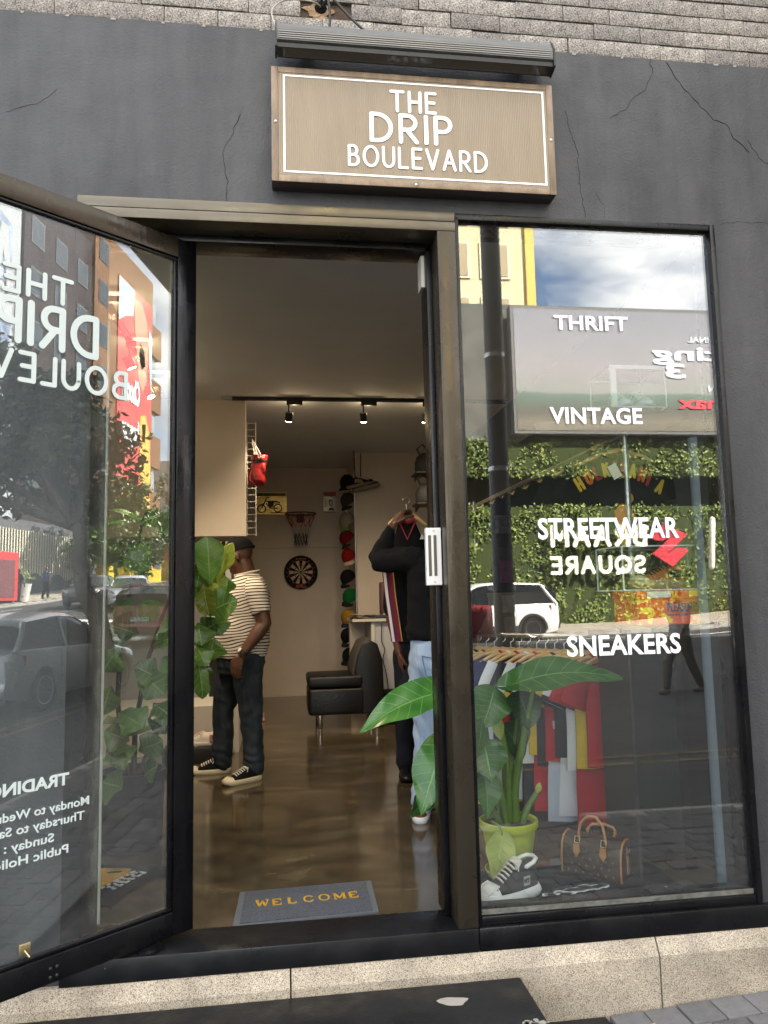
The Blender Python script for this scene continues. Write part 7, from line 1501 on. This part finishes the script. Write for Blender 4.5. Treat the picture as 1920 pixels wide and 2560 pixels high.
    for s in (-1,1):
        q = MB(); q.prism([(-L_/2+.16,s*W_*.43,zt_-.27),(-L_/2-.012,s*W_*.30,zt_-.26),(-L_/2-.005,s*W_*.30,zt_-.05),(-L_/2+.30,s*W_*.43,zt_-.03),(-L_/2+.27,s*W_*.43,zt_-.16)], (0,s*W_*.066,0)); q.build('tail_lamp', TAILR, T)
        q = MB(); q.prism([(L_/2-.26,s*W_*.440,.66),(L_/2-.02,s*W_*.30,.60),(L_/2-.06,s*W_*.31,.70),(L_/2-.32,s*W_*.43,.78)], (0,s*.03,.015)); q.build('headlight', HEADL, T)
        q = MB(); q.ball(((g1-.5)*L_-.34, s*(W_/2+.06), ip(st['belt'],g1-.08)+.07), .06, .10, .07, 7); q.build('mirror', CPL if kind != 'sedan' else paint, T, 60)
        for tt in ((.34,.52) if kind != 'pickup' else (.58,)):
            q = MB(); q.box((tt-.5)*L_,(tt-.5)*L_+.16,s*W_*.495,s*(W_*.495+.018),.80,.825); q.build('door_handle', paint, T)
        q = MB(); q.tube([((.30-.5)*L_,s*W_*.5,.45),((.30-.5)*L_,s*W_*.494,.88)], .004, 4); q.tube([((.50-.5)*L_,s*W_*.502,.42),((.50-.5)*L_,s*W_*.494,.88)], .004, 4); q.tube([((.70-.5)*L_,s*W_*.5,.45),((.70-.5)*L_,s*W_*.488,.86)], .004, 4); q.build('door_seam', CPL, T)
        if clad:
            q = MB(); q.box((.27-.5)*L_,(.72-.5)*L_,s*W_*.49,s*W_*.512,.24,.42); 
            for w_ in wb: q.tube([((w_-.5)*L_+(rad+.06)*math.cos(a), s*W_*.497, .30+(rad+.06)*math.sin(a)+.02) for a in [R(-5+190*k/14) for k in range(15)]], .045, 6)
            q.build('cladding', CPL, T)
    q = MB(); q.bbox(-L_/2-.03,-L_/2+.14,-W_*.43,W_*.43,.32,.50,b=.03); q.build('rear_bumper', CPL if clad else paint, T, 40); q = MB(); q.bbox(L_/2-.16,L_/2+.02,-W_*.38,W_*.38,.28,.46,b=.03); q.build('front_bumper', CPL if clad else paint, T, 40)
    q = MB()
    for k in range(2): q.tube([(L_/2-.055-.02*k,-.30,.63+.05*k),(L_/2-.0,0,.60+.05*k),(L_/2-.055-.02*k,.30,.63+.05*k)], .014, 5)
    q.build('grille', CPL, T); q = MB(); q.bbox(L_/2-.03,L_/2+.03,-.35,.35,.34,.43,b=.01); q.build('air_intake', CPL, T)
    q = MB(); q.box(-L_/2-.045,-L_/2-.032,-.26,.26,.56,.67); q.build('number_plate', PLW, T); q = MB(); q.box(-L_/2-.034,-L_/2+.06,-.28,.28,.545,.69); q.build('plate_recess', CPL, T)
    if plate: text_obj('plate_lettering', plate, CPL, T, (-L_/2-.047,.235,.585), ux=(0,-1,0), h=.062, width=.47, bold=.02)
    q = MB(); q.lathe([(.001,-L_/2+.03),(.05,-L_/2+.0),(.05,-L_/2+.06)], (0,0,zt_-.10), 14, axis='X'); q.build('badge', RIM, T, 60)
    return T
car('silver hatchback parked at the near kerb right of the shop', (9.6,-5.7,zr(9.6,-5.7)), R(3), car_paint('silver_paint', (.46,.49,.53), .5), 'hatch', 'BX 41 TN GP')
car('maroon hatchback parked ahead of the silver hatchback', (19.2,-6.75,zr(19.2,-6.7)), R(3), car_paint('maroon_paint', (.16,.02,.018)), 'suv', 'CW 58 VC GP')
car('silver sedan facing the shop at the crossing', (29.6,-12.2,zr(29.6,-12.2)), R(160), car_paint('pale_silver_paint', (.58,.62,.66), .4), 'sedan')
car('dark grey sedan waiting left of the silver sedan', (31.2,-14.6,zr(31.2,-14.6)), R(172), car_paint('dark_grey_paint', (.05,.052,.056), .4), 'sedan')
sv = rw(1168,1380,19); car('white crossover with black cladding parked in front of the green wall', (sv.x-2.05,-19.6+1.4,zr(sv.x,-18.2)), R(180), car_paint('white_paint', (.76,.76,.73), .0), 'suv', 'HV 20 ZL GP', True)
car('dark red pickup parked in front of the white crossover', (2.6,-16.4,zr(2.6,-16.4)), R(180), car_paint('dark_red_paint', (.20,.012,.016)), 'pickup')

# --- people across the road
def walker(label, loc, rz, top_m, leg_m, stride=.2, hgt=1.72):
    T = thing('person', label, 'person', loc, rz); s = hgt/1.75; b = MB()
    b.rings([ell(b,z,0,0,rx,ry) for z,rx,ry in ((.86,.10,.15),(1.1,.10,.15),(1.38,.1,.17),(1.46,.06,.09))]); b.tube([(0,0,1.42),(.01,0,1.53)], [.065,.06], 12, round_=True); head(b, (.02,0,1.61), (1,0,0), 0, .98)
    for sd in (-1,1):
        f = sd*stride; kn = (f*.75+.05,sd*.09,.49); an = (f*1.15-(.08 if sd < 0 else 0),sd*.09,.09); limb(b, *lerp_pts([(0,sd*.09,.88),kn,an],[.085,.055,.04])); b.tube([(an[0]-.03,an[1],.04),(an[0]+.17,an[1],.035)], [.042,.036], 10, round_=True)
        el = (-f*.5,sd*.23,1.14); wr = (-f*.8+.10,sd*.22,.90); limb(b, *lerp_pts([(0,sd*.18,1.40),el,wr],[.055,.044,.03])); hand(b, wr, (.2,0,-1), (0,-sd,0), (1,0,0), .5)
    b.xf(Matrix.Scale(s,4)); fuse(b, .011, 2, name='body', mats=SKIN, parent=T)
    b = MB(); b.rings([ell(b,z,0,0,rx,ry) for z,rx,ry in ((.92,.13,.175),(1.1,.125,.175),(1.38,.12,.185),(1.46,.075,.1))])
    for sd in (-1,1): f = sd*stride; b.tube(*lerp_pts([(0,sd*.17,1.39),(-f*.5,sd*.23,1.14)],[.075,.062]), 12, round_=True)
    b.xf(Matrix.Scale(s,4)); fuse(b, .014, 2, .006, 8, 'shirt', top_m, T)
    b = MB(); b.rings([ell(b,z,0,0,rx,ry) for z,rx,ry in ((.80,.12,.16),(.96,.125,.165))])
    for sd in (-1,1): f = sd*stride; b.tube(*lerp_pts([(0,sd*.085,.88),(f*.75+.05,sd*.09,.49),(f*1.15-(.08 if sd < 0 else 0),sd*.09,.12)],[.11,.08,.065]), 12, round_=True)
    b.xf(Matrix.Scale(s,4)); fuse(b, .014, 2, .008, 9, 'trousers', leg_m, T)
    return T
walker('pedestrian in pale grey top and khaki trousers crossing the road opposite the window', (6.35,-8.7,zr(6.35,-8.7)), R(155), mat('pale_grey_shirt', (.34,.34,.33), .9), mat('khaki_cloth', (.12,.105,.08), .9), .24)
walker('pedestrian in dark clothes beside the white planter', (33.3,-19.4,zr(33.3,-19)+.14), R(100), SW, mat('dark_cloth', (.02,.022,.03), .9), .1)
walker('pedestrian in blue shirt standing by the kiosk', (36.2,-19.5,zr(36.2,-19)+.14), R(20), mat('blue_shirt', (.05,.08,.16), .9), mat('dark_cloth', (.02,.022,.03), .9), .05)
